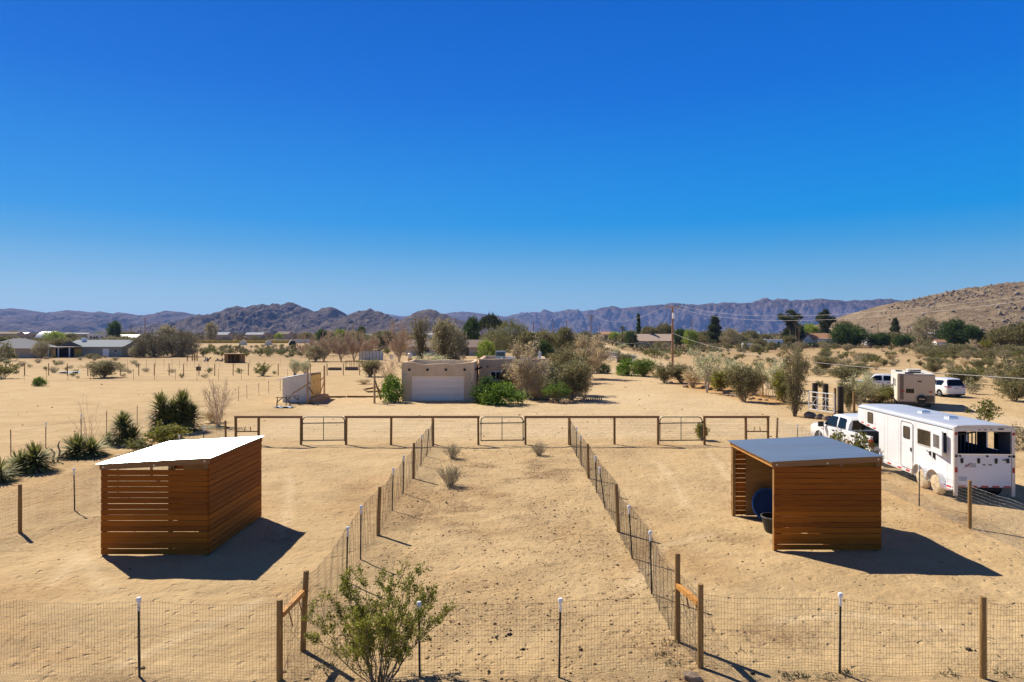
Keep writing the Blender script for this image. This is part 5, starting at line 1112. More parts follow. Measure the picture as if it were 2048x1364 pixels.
def camper():
    Wc, Lc, z0, z1 = 2.62, 6.6, .55, 2.78
    r = thing('camper_trailer', 'beige camper trailer seen from its rear, parked beside the white minivan', 'camper', (31.0, 54.9, 0), R(-25))
    m = MB(); m.box(0, Wc, 0, Lc, z0, z1); m.build('body_shell', M_BEIGE, r, bevel=.07)
    m = MB(); m.box(.02, Wc-.02, .02, Lc-.05, z1+.002, z1+.05); m.build('roof', M_PALE, r, bevel=.02)
    m = MB(); m.box(-.008, .0, .3, Lc-.3, z0+.06, z1-.06); m.build('side_panel', M_PALE, r)
    m = MB(); m.box(.18, .44, -.006, -.001, z0+.2, z1-.06); m.build('brown_stripe', mat('brown stripe', (.20, .14, .10), .5), r)
    m = MB(); m.box(.60, 1.16, -.02, -.001, 1.28, 1.62); m.build('rear_window', M_GLASS, r)
    m = MB(); m.box(1.42, 1.68, -.03, -.001, 2.18, 2.26); m.build('camera_bracket', M_BLACK, r)
    for x in (.24, 2.18): m = MB(); m.box(x, x+.24, -.03, -.001, 1.36, 1.46); m.build('tail_light', M_RED, r)
    m = MB(); m.lathe([(0, -.20), (.24, -.20), (.34, -.16), (.34, -.02)], 20, (1.68, 0, .82), 'y'); m.build('spare_wheel', M_TYRE, r, True); m = MB(); m.bar((1.48, -.21, .86), (1.88, -.21, .84), .02, .07); m.build('wheel_strap', M_CLOTH, r)
    m = MB(); m.box(2.0, 2.52, -.03, -.001, .62, 1.12); m.build('rear_locker', mat('dark tan mesh', (.14, .11, .07), .8), r)
    m = MB(); m.box(0.05, Wc-.05, -.12, 0.0, .40, .545); m.build('rear_bumper', M_BLACK, r)
    rg_ = random.Random(3)                                  # pale worn lettering, too faded to read
    m = MB(); x = .72
    for k in range(10):
        w_ = rg_.uniform(.07, .12); m.box(x, x+.03, -.005, -.001, 2.48, 2.66)
        if k % 3: m.box(x+.031, x+w_, -.005, -.001, 2.63 if k % 2 else 2.48, 2.66 if k % 2 else 2.51)
        x += w_+.06
    m.build('faded_lettering', mat('faded pale lettering', (.62, .56, .50), .6), r)
    for x in (.9, 1.3, 1.7, 2.3): m = MB(); m.box(x, x+.06, -.012, -.001, z1-.10, z1-.06); m.build('clearance_light', M_REFL, r)
    ac = MB(); ac.box(.78, 1.75, .9, 2.0, z1+.052, z1+.36); a_ = ac.build('roof_air_conditioner', M_PALE, r, bevel=.05); m = MB(); m.box(.95, 1.70, .86, .897, z1+.08, z1+.32); m.build('grille', M_BLACK, a_)
    m = MB(); m.box(.55, 1.1, .05, .5, z1+.052, z1+.15); m.build('roof_hatch', M_DIRT, r)
    m = MB(); m.box(.15, .6, 3.2, 3.8, z1+.052, z1+.16); m.build('roof_hatch', M_DIRT, r)
    for y in (1.6, 3.0): m = MB(); m.box(-.02, -.009, y, y+.8, 1.7, 2.3); m.build('side_window', M_GLASS, r)
    for yy in (2.6, 3.45): wheel(r, .14, yy, .36, .22, -1); wheel(r, Wc-.14, yy, .36, .22, 1)
camper()
def minivan():
    r = thing('minivan', 'white minivan with dark rear glass, parked right of the beige camper', 'minivan', (41.95, 64.4, 0), R(3)); m = MB()
    def ring(w, zb, zbelt, zr, wt): return [(w*.90, zb), (w*.985, zb+.15), (w, .78), (w*.985, zbelt), (wt+.03, (zbelt+zr)/2+.1), (wt, zr-.10), (wt-.10, zr-.015), (0, zr+.02)]
    ringloft(m, [(0, ring(.90, .34, .95, 1.02, .84)), (.10, ring(.97, .30, 1.02, 1.14, .84)), (.34, ring(.99, .26, 1.06, 1.70, .72)), (.55, ring(.99, .25, 1.06, 1.76, .70)), (1.6, ring(1.0, .24, 1.05, 1.80, .71)), (2.9, ring(1.0, .24, 1.03, 1.76, .70)), (3.5, ring(1.0, .24, 1.02, 1.58, .70)), (4.2, ring(.99, .26, 1.0, 1.10, .80)), (4.8, ring(.95, .30, .88, .95, .75)), (5.1, ring(.84, .36, .72, .76, .65))])
    m.build('body', M_WHITE, r, True)
    glass(r, 'rear_window', [[(-.80, .055, 1.10), (.80, .055, 1.10), (.66, .30, 1.66), (-.66, .30, 1.66)]])
    for s in (-1, 1):
        x = lambda z: s*(.995-max(0, z-1.05)*.36)
        for a, b in ((.62, 1.55), (1.62, 2.65), (2.72, 3.4)): glass(r, 'side_window', [[(x(1.12), a+.12*(a < 1), 1.12), (x(1.12), b+.3*(b > 3), 1.10), (x(1.6), b-.1*(b > 3), 1.58), (x(1.6), a+.05, 1.60)][::s]])
        t_ = MB(); t_.add([(s*.99, .28, .98), (s*.93, .03, .95), (s*.50, -.012, .93), (s*.50, -.012, 1.02), (s*.90, .045, 1.09), (s*.985, .28, 1.09)], [(0, 1, 4, 5), (1, 2, 3, 4)]); t_.v = [(a*1.012, b-.012, c) for a, b, c in t_.v]; t_.build('tail_light', M_RED, r)
        for yy in (1.0, 4.05): wheel(r, s*.88, yy, .34, .22, s); arch(r, s*1.004, yy, .40, s)
    m = MB(); m.box(-.24, .24, -.03, -.006, .78, .92); m.build('licence_plate', M_PLATE, r)
    m = MB(); m.box(-.92, .92, -.05, .0, .44, .47); m.build('bumper_line', M_FRAME, r); m = MB(); m.box(-.85, .85, .0, 4.7, .20, .30); m.build('chassis', M_BLACK, r)
minivan()
# ------------------------------------------------------------------ planting near the pen
fg = plant('foreground', 'creosote_bush', 'leafy green creosote bush in the foreground, growing by the nearest fence', 'bush', 757, 1368, 1.98, 2.75, d=11.70, rz=1.2)
for px, by, w, h, lab in [(905, 917, .95, .78, 'small grey tumbleweed bush, in the lane by the left fence, farther of two'), (900, 972, 1.15, .92, 'larger grey tumbleweed bush, in the lane by the left fence, nearer of two'), (1078, 911, .95, .72, 'small pale tumbleweed bush alone in the lane before the middle gate')]:
    plant('tumble', 'tumbleweed_bush', lab, 'bush', px, by, h, w, 'tumbleweed bushes in the central lane')
plant('ygreen', 'green_bush', 'small green bush at the foot of the gate nearest the pickup', 'bush', 1403, 880, 1.0, .85)
yucca('yucca', 'tallest yucca clump with several trunks, on the far side of the garden bed', 350, 862, 2.7, 3.2, [(-.80, -.1, .7, 1.85, .95, 420), (.45, .1, .25, 1.95, 1.0, 800), (-.3, -.3, .15, 1.0, .9, 330), (1.0, .0, .2, 1.2, .9, 360), (.1, -.35, .15, .8, .8, 240), (-.9, 0, .1, .6, .85, 200), (-.2, .1, .6, 1.5, .9, 300)], 1)
yucca('yucca', 'pointed yucca with a narrow top between the tall clump and the bare twigs', 250, 889, 2.0, 1.7, [(-.1, 0, .2, 1.2, .86, 560), (.45, -.05, .15, .5, .8, 260), (-.1, 0, 1.1, 1.5, .45, 160)], 2)
yucca('yucca', 'round yucca in front of the bare twigs, right of the leftmost pair', 166, 913, 1.4, 1.8, [(-.3, 0, .12, .5, .95, 380), (.40, .05, .12, .4, .88, 280)], 3)
yucca('yucca', 'broad yucca with drooping blades left of the crooked dead stalks', 62, 943, 1.45, 1.9, [(.15, 0, .15, .65, .92, 420), (-.45, -.05, .1, .35, .88, 240)], 4)
yucca('yucca', 'smallest yucca, squeezed between two larger ones', 217, 887, .7, .9, [(0, 0, .08, .25, .62, 170)], 5)
yucca('yucca', 'yucca cut by the left edge of the photo', -3, 963, 1.1, 1.1, [(0, 0, .1, .5, .75, 200)], 6)
plant('wisps', 'bare_shrub', 'tall thin bare twigs rising behind the round yucca', 'shrub', 178, 900, 3.0, 2.3)
plant('ygreen', 'green_bush', 'yellow green bush beyond the white-roofed shelter', 'bush', 334, 893, 1.15, 2.2)
plant('creo', 'green_bush', 'sparse olive bush just behind the left edge of the white roof', 'bush', 275, 903, .75, 1.7)
plant('tumble', 'tumbleweed_bush', 'little pale grey bush beside the yellow green bush', 'bush', 352, 889, .55, .6)
plant('bareshrub', 'bare_shrub', 'tall bare reddish shrub right of the tall yucca clump', 'shrub', 437, 852, 3.2, 2.3)
plant('reedy', 'dry_bush', 'low dry tan bush under the tall bare shrub', 'bush', 425, 845, .9, 1.6)
ds = thing('dead_stalk', 'crooked dead yucca stalks right of the broad yucca', 'dead plant', (wx(115, 32), 32, 0))
for a in ([(0, 0, 0), (.12, 0, .5), (.02, 0, .75), (.1, 0, .98)], [(-.3, .1, 0), (-.2, .1, .4), (-.42, .1, .62)], [(-.1, -.1, 0), (-.14, -.1, .35)]): m = MB(); m.tube(a, [.045, .04, .035, .02][:len(a)], 6); m.build('stalk', M_BARK, ds, True)
m = MB(); rh = random.Random(5); pts = []
for k in range(90): a = k*.35; rr_ = .55+.18*math.sin(k*.37)+rh.uniform(-.03, .03); pts.append((rr_*1.5*math.cos(a), rr_*.8*math.sin(a), .03+.012*(k % 9)))
m.tube(pts, .018, 5); o = m.build('garden_hose', M_HOSE, None, True); o.location = (wx(423, 43.4), 43.4, 0); tag(o, 'coiled teal garden hose on the sand below the bare reddish shrub', 'hose')
# around the house
plant('brightmound', 'green_bush', 'bright green bush against the left wall of the garage', 'bush', 783, 804, 2.45, 2.0)
plant('juniper', 'green_shrub', 'dark green shrub at the corner between garage and house', 'shrub', 972, 806, 2.3, 2.3)
plant('brightmound', 'green_shrub', 'mid green mounded shrub in front of the house window', 'shrub', 1003, 809, 1.95, 3.4)
plant('olive', 'green_bush', 'reddish olive bush under the house window', 'bush', 1014, 793, 2.8, 1.8)
plant('paletree', 'bare_tree', 'pale bare branching tree in front of the house wall', 'tree', 1050, 797, 5.1, 4.6)
plant('vase', 'olive_shrub', 'large olive shrub beside the right end of the house', 'shrub', 1142, 800, 3.6, 3.8)
plant('olive', 'olive_shrub', 'dense olive shrub behind the log edging', 'shrub', 1128, 790, 3.4, 3.2, k=1)
plant('feathery', 'green_bush', 'feathery bright green bush just behind the log edging', 'bush', 1113, 804, 1.75, 2.5)
plant('reedy', 'dry_bush', 'straw coloured bush at the right end of the log edging', 'bush', 1168, 799, 2.2, 1.7)
plant('paletree', 'bare_tree', 'tan leafless tree on the driveway right of the house', 'tree', 1180, 757, 5.6, 6.4)
plant('vase', 'olive_shrub', 'olive shrub behind the right corner of the house', 'shrub', 1135, 765, 4.0, 5.0)
plant('flower', 'grey_shrub', 'grey brown bushy shrub hiding the right end of the house', 'shrub', 1098, 794, 3.4, 3.4)
plant('olive', 'olive_shrub', 'tall grey olive shrub between the pale bare tree and the log edging', 'shrub', 1160, 790, 3.8, 3.0, k=0)
plant('reedy', 'dry_bush', 'tan dry bush in front of the pale bare tree', 'bush', 1072, 800, 1.3, 1.8)
plant('tall', 'olive_shrub', 'thin yellowish shrub behind the tan leafless tree', 'shrub', 1150, 745, 5.2, 4.2)
plant('juniper', 'green_bush', 'small dark green bush alone at the driveway bend', 'bush', 1206, 747, 1.5, 2.3)
plant('flower', 'leafy_shrub', 'pale flowering shrub seen over the garage roof', 'shrub', 860, 742, 3.0, 6.0)
plant('creo', 'leafy_shrub', 'yellow green shrub over the garage roof, left of the dark tree', 'shrub', 820, 748, 2.2, 3.4)
plant('bareshrub', 'bare_shrub', 'bare tan shrub behind the bright green bush left of the garage', 'shrub', 778, 775, 3.6, 3.4)
plant('vase', 'olive_shrub', 'olive shrub with a dark top left of the garage, before the grey panels', 'shrub', 740, 753, 2.4, 3.6)
plant('reedy', 'dry_bush', 'flat yellowish weeds on the sand before the dark topped shrub', 'bush', 728, 768, .6, 2.2)
# along the right of the yard
plant('brightmound', 'green_shrub', 'wide bright green shrub at the left end of the roadside planting', 'shrub', 1255, 751, 2.5, 3.4)
plant('bright', 'green_shrub', 'second wide green shrub beside the pale dirt road', 'shrub', 1288, 753, 2.5, 3.2)
plant('olive', 'olive_shrub', 'olive shrub at the foot of the tall utility pole', 'shrub', 1330, 766, 2.4, 3.6)
plant('vase', 'olive_shrub', 'olive shrub right of the tall utility pole', 'shrub', 1362, 766, 2.3, 3.4)
plant('reedy', 'dry_bush', 'brownish shrub left of the slim pale-trunked tree', 'bush', 1386, 775, 2.1, 3.0)
plant('whiteflower', 'flowering_tree', 'slim tree with pale blossom and a thin light trunk', 'tree', 1414, 786, 5.4, 3.6)
plant('ygreen', 'green_shrub', 'vivid yellow green shrub right of the slim pale-trunked tree', 'shrub', 1440, 781, 2.2, 3.3)
plant('vase', 'olive_shrub', 'vase shaped olive shrub standing forward on the orange soil', 'shrub', 1487, 803, 3.2, 3.1)
plant('olive', 'olive_shrub', 'dark olive shrub against the reed screen', 'shrub', 1508, 791, 2.8, 2.4)
plant('flower', 'flowering_shrub', 'pale flowering shrub over the left of the reed screen', 'shrub', 1470, 765, 3.0, 4.4)
plant('flower', 'flowering_shrub', 'pale flowering shrub over the middle of the reed screen', 'shrub', 1540, 778, 3.4, 4.2)
plant('ygreen', 'green_shrub', 'yellowish shrub at the right end of the reed screen', 'shrub', 1567, 804, 2.8, 2.2)
plant('tall', 'tall_shrub', 'tall narrow olive shrub with bare twigs on top, left of the white gate', 'shrub', 1589, 833, 5.4, 2.1, k=0)
plant('wisps', 'bare_shrub', 'long bare pale branches rising out of the tall narrow shrub', 'shrub', 1590, 831, 8.0, 1.7)
plant('olive', 'olive_shrub', 'leafy shrub between the mossy gatepost and the slim round post', 'shrub', 1697, 822, 2.5, 1.8)
plant('flower', 'flowering_shrub', 'pale flowering shrub right of the mossy gatepost', 'shrub', 1718, 812, 3.0, 2.8)
plant('vase', 'olive_shrub', 'broad olive bush in front of the parked white pickup', 'shrub', 1755, 806, 1.35, 3.6)
plant('olive', 'olive_shrub', 'olive bush left of the beige camper', 'shrub', 1725, 802, 1.9, 3.6)
plant('creo', 'olive_shrub', 'thin olive bush at the rear corner of the beige camper', 'shrub', 1785, 809, 1.7, 2.4)
for px, w, h, lab in [(1676, 1.0, 1.5, 'sprawling green bush below the pickup doors, left of two'), (1719, 1.15, 1.45, 'sprawling green bush below the pickup bed, right of two')]:
    plant('creo', 'green_bush', lab, 'bush', px, 0, h*1.05, w*1.35, d=30.6)
plant('creo', 'olive_shrub', 'sparse shrub right of the trailer roof by the dirt road', 'shrub', 1972, 850, 1.6, 2.0)
plant('dry', 'dry_bush', 'grey dry bush at the right edge beside the trailer', 'bush', 2043, 900, 1.5, 2.2)
G_ROCK = 'rocks edging the roadside planting'
rk = random.Random(12)
def rock(label, px, by, s, group=G_ROCK, seed=0):
    y = dist(by); x = wx(px, y); r_ = random.Random(seed); m = MB(); nu, nv = 8, 6
    for i in range(nv+1):
        for j in range(nu):
            t, p = PI*i/nv, 2*PI*j/nu; q = 1+.28*math.sin(p*2+seed)*math.sin(t)+r_.uniform(-.1, .1); m.v.append((s*q*math.sin(t)*math.cos(p), s*.8*q*math.sin(t)*math.sin(p), s*.55*q*math.cos(t)+s*.28))
    m.f = [(i*nu+j, (i+1)*nu+j, (i+1)*nu+(j+1) % nu, i*nu+(j+1) % nu) for i in range(nv) for j in range(nu)]; m.m = [0]*len(m.f)
    o = m.build('rock', M_ROCK, None, True); o.location = (x, y, gz(x, y)); return tag(o, label, 'rock', group)
for k, (px, by, s) in enumerate([(1408, 777, .4), (1418, 780, .35), (1452, 787, .3), (1468, 793, .35), (1478, 794, .45), (1454, 792, .2), (1500, 799, .18), (1506, 798, .2), (1520, 800, .18), (1533, 801, .16), (1371, 775, .35), (1342, 768, .4), (1382, 770, .4)]):
    rock('brown rock lying among the shrubs along the reed screen', px, by, s, seed=k)
for k, (px, by, s) in enumerate([(1620, 835, .5), (1640, 838, .42), (1655, 840, .36)]): rock('low dark boulder at the foot of the white gate', px, by, s, 'boulders by the white gate', 30+k)
rock('pale stone half buried at the foot of the right lane post', 1385, 1362, .16, None, 60)
bp = thing('boulder_cluster', 'dark rocks under the pale bare tree by the house', 'rocks', (wx(1085, 62), 62, 0)); [rock_ for rock_ in ()]
for k, (dx, s) in enumerate([(-1.0, .28), (-.2, .22), (.1, .34), (.5, .22)]): o = rock(None, 1085, 800, s, None, 70+k); o.name = 'stone'; o.parent = bp; o.location = (dx, .1*k, 0); [o.pop(q) for q in ('category', 'label') if q in o]
# yellow hydrant
hy = thing('fire_hydrant', 'yellow fire hydrant on the sand beyond the flowering shrubs', 'hydrant', (wx(1494, 118), 118, gz(wx(1494, 118), 118)))
m = MB(); m.lathe([(0, 0), (.20, 0), (.20, .06), (.12, .08), (.12, .72), (.17, .74), (.17, .80), (.13, .84), (.09, .96), (.04, .99), (.03, 1.06), (0, 1.06)], 14); m.build('barrel', M_YEL, hy, True)
for s in (-1, 1): m = MB(); m.lathe([(.085, .08*s), (.085, .24*s), (0, .24*s)], 10, (0, 0, .6), 'x'); m.build('nozzle', M_YEL, hy, True)

# ------------------------------------------------------------------ utility poles and wires
def pole(label, px, d, h, arms, tr=False, group='utility poles over the plain', r=.15):
    x = wx(px, d); z = gz(x, d); o = thing('utility_pole', label, 'utility pole', (x, d, z), 0, group)
    m = MB(); m.tube([(0, 0, -.3), (0, 0, h*.5), (0, 0, h)], [r, r*.85, r*.7], 8); m.build('pole', mat('brown pole timber', (.34, .18, .09), .85, var=.25, scale=(6, 6, 1)), o, True)
    for az, aw in arms:
        m = MB(); m.bar((-aw/2, -.17, az), (aw/2, -.17, az+.0), .14, .20); c = m.build('crossarm', mat('grey brown crossarm', (.42, .30, .19), .85), o)
        for k in range(4): m = MB(); q = -aw/2+.15+k*(aw-.3)/3; m.lathe([(.0, az+.07), (.05, az+.08), (.06, az+.18), (.03, az+.26), (0, az+.26)], 8, (q, -.17, 0)); m.build('insulator', M_GREYM, c, True)
    if tr:
        m = MB(); m.lathe([(0, h-2.35), (.24, h-2.35), (.25, h-1.4), (.2, h-1.32), (0, h-1.3)], 14, (.12, -.42, 0)); m.build('transformer', M_CAP, o, True)
    return o
P0 = pole('nearest and tallest brown utility pole, with a white transformer and one crossarm', 1345, 126, 11.2, [(11.0, 2.9)], True, r=.23)
pole('utility pole with two crossarms behind the tan leafless tree', 1182, 250, 13.2, [(12.8, 3.6), (11.6, 2.6)], r=.2)
for px, d, top, arm, lab in [(1067, 300, 644, 0, 'thick dark utility pole right of the pepper trees'), (1082, 420, 647, 1.8, 'thin utility pole second right of the pepper trees'), (1106, 420, 641, 0, 'thin pale utility pole left of the olive round tree'), (1133, 420, 641, 3.4, 'utility pole with a crossarm over the olive round tree'), (1116, 520, 655, 0, 'short faint pole between two taller poles'),
                             (1199, 500, 654, 0, 'dark stub pole right of the double crossarm pole'), (290, 330, 636, 2.6, 'dark utility pole above the tamarisk trees on the left'), (281, 420, 652, 0, 'short dark pole beside the left utility pole'), (706, 420, 645, 0, 'utility pole above the bare trees in the middle distance'), (698, 470, 655, 0, 'shorter pole beside the pole above the bare trees'),
                             (811, 430, 650, 0, 'faint pole before the rounded hill'), (1384, 330, 637, 0, 'dark bare pole left of the lone pine'), (1756, 330, 646, 1.5, 'pole at the foot of the rocky hillside'), (1815, 340, 652, 0, 'pole right of the small hillside pine'), (1986, 330, 646, 0, 'faint pole by the right hillside trees'), (262, 480, 648, 0, 'faint pole left of the tamarisk trees'), (513, 520, 655, 0, 'faint pole over the yellow strip')]:
    x = wx(px, d); pole(lab, px, d, wz(top, d)-gz(x, d), [(wz(top, d)-gz(x, d)-.4, arm)] if arm else [], r=.13+d*.0003)
def wire(label, p, q, sag, r, rr2=None, n=40, group='overhead wires'):
    m = MB(); pts = []
    for i in range(n+1): t = i/n; pts.append((p[0]+(q[0]-p[0])*t-p[0], p[1]+(q[1]-p[1])*t-p[1], p[2]+(q[2]-p[2])*t-4*sag*t*(1-t)-p[2]))
    m.tube(pts, [r+((rr2 or r)-r)*i/n for i in range(n+1)], 5); o = m.build('overhead_wire', mat('pale weathered wire', (.46, .43, .40), .5, metal=.2), None, True); o.location = p; return tag(o, label, 'wire', group)
px0 = P0.location.x
wire('upper power line from the tall pole past the rocky hillside', (px0+1.3, 125.8, 11.25), (31.2, 2, 11.2), 3.35, .015, .006)
wire('lower power line from the tall pole past the rocky hillside', (px0-.5, 125.8, 11.25), (29.0, 2, 10.9), 3.75, .015, .006)
wire('low service wire crossing above the camper and the minivan', (px0, 125.9, 6.2), (18.2, 20, 4.5), 1.2, .022, .009)
wire('service wire running left from the tall pole toward the tan leafless tree', (px0, 126, 6.2), (wx(1175, 150), 150, 6.4), 2.2, .022)
wire('power line between the tall pole and the double crossarm pole', (px0-1.2, 126, 11.2), (wx(1182, 250)+1.2, 250, 12.9), 2.6, .025)

# ------------------------------------------------------------------ far houses, sheds and vehicles
M_SHING = mat('grey shingles', (.28, .28, .29), .95, var=.12, spec=.05); M_SHINB = mat('brown shingles', (.22, .155, .125), .9, var=.15); M_SHINT = mat('tan shingles', (.50, .37, .28), .9, var=.1); M_RTILE = mat('orange brown shingles', (.46, .24, .13), .9, var=.1)
M_WCREAM = mat('cream wall', (.60, .50, .38), .9, var=.05); M_WGREY = mat('greenish grey wall', (.36, .35, .29), .9, var=.06); M_WWHITE = mat('white wall', (.78, .74, .68), .8, var=.04); M_WTAN = mat('tan wall', (.52, .40, .28), .9, var=.05)
def house(label, x, y, W, Dp, hw, hr, rz, wallm, roofm, axis='x', over=.5, wins=(), door=None, hip=0.0, z=None, name='bungalow', cat='house'):
    r = thing(name, label, cat, (x, y, gz(x, y) if z is None else z), rz); m = MB(); m.box(-W/2, W/2, 0, Dp, -.4, hw)
    if axis == 'x' and not hip:
        for s in (-1, 1): m.add([(s*W/2, 0, hw), (s*W/2, Dp, hw), (s*W/2, Dp/2, hr-.06)], [(0, 1, 2)])
    if axis == 'y':
        for yy in (0, Dp): m.add([(-W/2, yy, hw), (W/2, yy, hw), (0, yy, hr-.06)], [(0, 1, 2)])
    m.build('wall', wallm, r); m = MB(); t = .14; o = over; e = hw-.02
    if axis == 'x':
        a = W/2+o; b = W/2-hip if hip else a; dz = (hr-hw)/(Dp/2)*o
        A = [(-a, -o, e-dz), (a, -o, e-dz), (b, Dp/2, hr), (-b, Dp/2, hr), (a, Dp+o, e-dz), (-a, Dp+o, e-dz)]
    else:
        a = W/2+o; dz = (hr-hw)/(W/2)*o
        A = [(-a, -o, e-dz), (-a, Dp+o, e-dz), (0, Dp+o, hr), (0, -o, hr), (a, Dp+o, e-dz), (a, -o, e-dz)]
    V = A+[(p[0], p[1], p[2]+t) for p in A]; f = [(6, 7, 8, 9), (9, 8, 10, 11), (3, 2, 1, 0), (5, 4, 2, 3), (0, 1, 7, 6), (4, 5, 11, 10), (1, 2, 8, 7), (2, 4, 10, 8), (3, 0, 6, 9), (5, 3, 9, 11)]
    if axis == 'y': f = [tuple(reversed(q)) for q in f]
    m.add(V, f)
    if hip and axis == 'x': m.add([A[1], A[4], A[2], A[0], A[5], A[3]], [(0, 1, 2), (4, 3, 5)]); m.add([(p[0], p[1], p[2]+t) for p in (A[1], A[4], A[2], A[0], A[5], A[3])], [(0, 1, 2), (4, 3, 5)])
    m.build('roof', roofm, r)
    for (x0, x1, z0, z1) in wins:
        m = MB(); m.box(x0, x1, -.05, -.01, z0, z1); w_ = m.build('window', M_CAP, r); m = MB(); m.box(x0+.08, x1-.08, -.06, -.051, z0+.08, z1-.08); m.build('pane', M_GLASS, w_)
    if door: m = MB(); m.box(door[0], door[1], -.06, -.01, 0, door[2]); m.build('door', door[3], r)
    return r
d = 176; h1 = house('low grey house with a deep porch and a white door on the left plain', wx(188, d), d, 14.5, 11, 2.75, 4.3, 0, M_WGREY, mat('pale grey roof sheets', (.33, .36, .38), .95, var=.08, spec=.05), 'x', .6, [(5.2, 6.0, 1.2, 2.1)], (2.3, 3.9, 2.2, M_CAP))
m = MB(); m.box(-11.5, -3.0, -4.5, -.62, 2.62, 2.8); m.build('porch_roof', M_WCREAM, h1)
for q in (-11.0, -8.9, -6.4, -3.6): m = MB(); m.box(q-.1, q+.1, -4.3, -4.1, -.3, 2.615); m.build('porch_post', M_CAP, h1)
m = MB(); m.prism([(-9.5, 2.8), (-2.5, 2.8), (-6.0, 4.25)], -.65, -.55); m.build('porch_gable', M_DIRT, h1)
m = MB(); m.box(-9.6, -5.2, -.5, -.1, 0, 2.3); m.build('porch_clutter', mat('dark porch clutter', (.06, .05, .05), .9, col2=(.02, .03, .06), scale=(2, 2, 2)), h1); m = MB(); m.box(-4.9, -3.2, -.2, -.02, .1, 2.2); m.build('wooden_panel', W_OSB, h1)
m = MB(); m.box(-.45, .45, -.45, .45, 0, .95); o = m.build('evaporative_cooler', M_CAP, None, bevel=.05); o.location = (wx(168, 180.5), 180.5, 4.05+gz(wx(168, 180), 180)); tag(o, 'white box cooler on the roof of the low grey house', 'air cooler')
d = 168; house('hip roofed tan house cut by the left edge of the photo', wx(10, d), d, 13.0, 10, 2.6, 4.7, 0, M_WTAN, M_SHING, 'x', .7, [(-.2, .6, 1.3, 2.2)], hip=5.0)
d = 187; h3 = house('long cream house with a dark brown roof behind the garage, among trees', wx(893, d), d, 22.5, 9, 2.5, 4.2, 0, M_WCREAM, M_SHINB, 'x', .8, [(3.0, 4.4, .9, 2.0), (-6, -4.6, .9, 2.0)], (5.2, 6.1, 2.2, M_BLACK))
for q in (2.2, 8.6): m = MB(); m.box(q-.12, q+.12, -1.5, -1.3, -.2, 2.3); m.build('porch_post', W_POSTD, h3)
d = 290; h4 = house('tan bungalow with a wide tan roof right of the cypress', wx(1308, d), d, 15.5, 11, 3.0, 5.7, 0, M_WTAN, M_SHINT, 'x', .8, [(1.4, 4.2, 1.4, 2.6)]); m = MB(); m.box(-8.4, 8.4, -.85, -.80, 2.55, 2.85); m.build('fascia', M_TERRA, h4)
d = 296; h5 = house('white house with an orange brown roof right of the two pines', wx(1640, d), d, 12.5, 10, 3.2, 5.9, R(0), M_WWHITE, M_RTILE, 'x', .5, [(-5, -4, 1.2, 2.2)])
m = MB(); m.add([(-7.5, -.3, 0), (-3.2, -.3, 0), (-3.2, -.3, 3), (-5.3, -.3, 5.0), (-7.5, -.3, 3)], [(0, 1, 2, 3, 4)]); m.build('gable_front', M_WWHITE, h5)
m = MB(); m.prism([(-1.5, 2.6), (5.5, 2.6), (5.2, 3.6), (-1.0, 3.6)], -4.2, -.55); m.build('carport_roof', M_CAP, h5); m = MB(); m.box(1.5, 5.4, -4.2, -4.1, 0, 2.55); m.build('carport_side', M_GREYM, h5)
house('small white shed with a reddish roof in the scrub below the rocky hillside', wx(1883, 262), 262, 3.6, 3, 2.6, 3.4, 0, M_WWHITE, M_RTILE, 'x', .2, name='garden_shed', cat='shed')
house('white roofed building beside the large dark tree on the right', wx(1877, 330), 330, 5.6, 6, 5.2, 6.0, 0, M_WTAN, M_CAP, 'x', .8)
house('pale roofed cabin among the trees at the foot of the hillside', wx(1803, 345), 345, 4, 5, 4.4, 5.1, 0, M_WTAN, M_PALE, 'x', .6)
M_FWH = mat('faded white roof', (.42, .44, .46), .95, var=.05, spec=.1)
FARH = [(10, 420, 13, 5.6, 6.6, M_WTAN, M_SHINB, 'brown roofed house at the far left edge of the plain'), (36, 440, 9, 5.4, 6.3, M_WTAN, M_GREYM, 'flat grey building left of the arched steel barn'), (147, 450, 17, 5.4, 6.0, M_WTAN, M_FWH, 'long white roofed building right of the arched steel barn'), (253, 390, 11, 3.6, 5.2, M_WTAN, M_PALE, 'pale gabled house left of the tamarisk trees'),
        (318, 430, 19, 4.4, 5.4, M_WTAN, M_FWH, 'long white roof seen over the tamarisk trees'), (443, 480, 8, 5.0, 6.6, M_WTAN, M_FWH, 'small white roof below the granite mountain'), (508, 500, 12, 5.0, 6.4, M_WTAN, M_FWH, 'wide white roof above the yellow strip'), (565, 480, 8, 5.6, 7.2, M_WTAN, M_SHINB, 'brown gabled house above the yellow strip'),
        (735, 480, 8, 4.6, 5.6, M_WWHITE, M_FWH, 'white house beyond the bare trees'), (762, 520, 8, 4.6, 5.6, M_WWHITE, M_GREYM, 'little grey roofed house beyond the bare trees'), (852, 470, 8, 5.0, 6.2, M_WWHITE, M_FWH, 'white house right of the rounded hill foot'), (1217, 480, 9, 5.4, 7.0, M_WTAN, M_RTILE, 'reddish roofed house left of the palm'), (1148, 560, 9, 5, 6, M_WWHITE, M_SHINB, 'faint house behind the roadside poles'), (1485, 500, 12, 5, 6.4, M_WTAN, M_SHINB, 'low brown roofed house beyond the white motorhomes'), (1055, 470, 9, 5.8, 7.4, M_WTAN, M_FWH, 'pale roof right of the pepper trees')]
for px, d, W, hw, hr, wm, rm, lab in FARH: house(lab, wx(px, d), d, W, 8, hw-rise(wx(px, d), d)*.6, hr-rise(wx(px, d), d)*.6, rn.uniform(-.1, .1), wm, rm, 'x', .5)
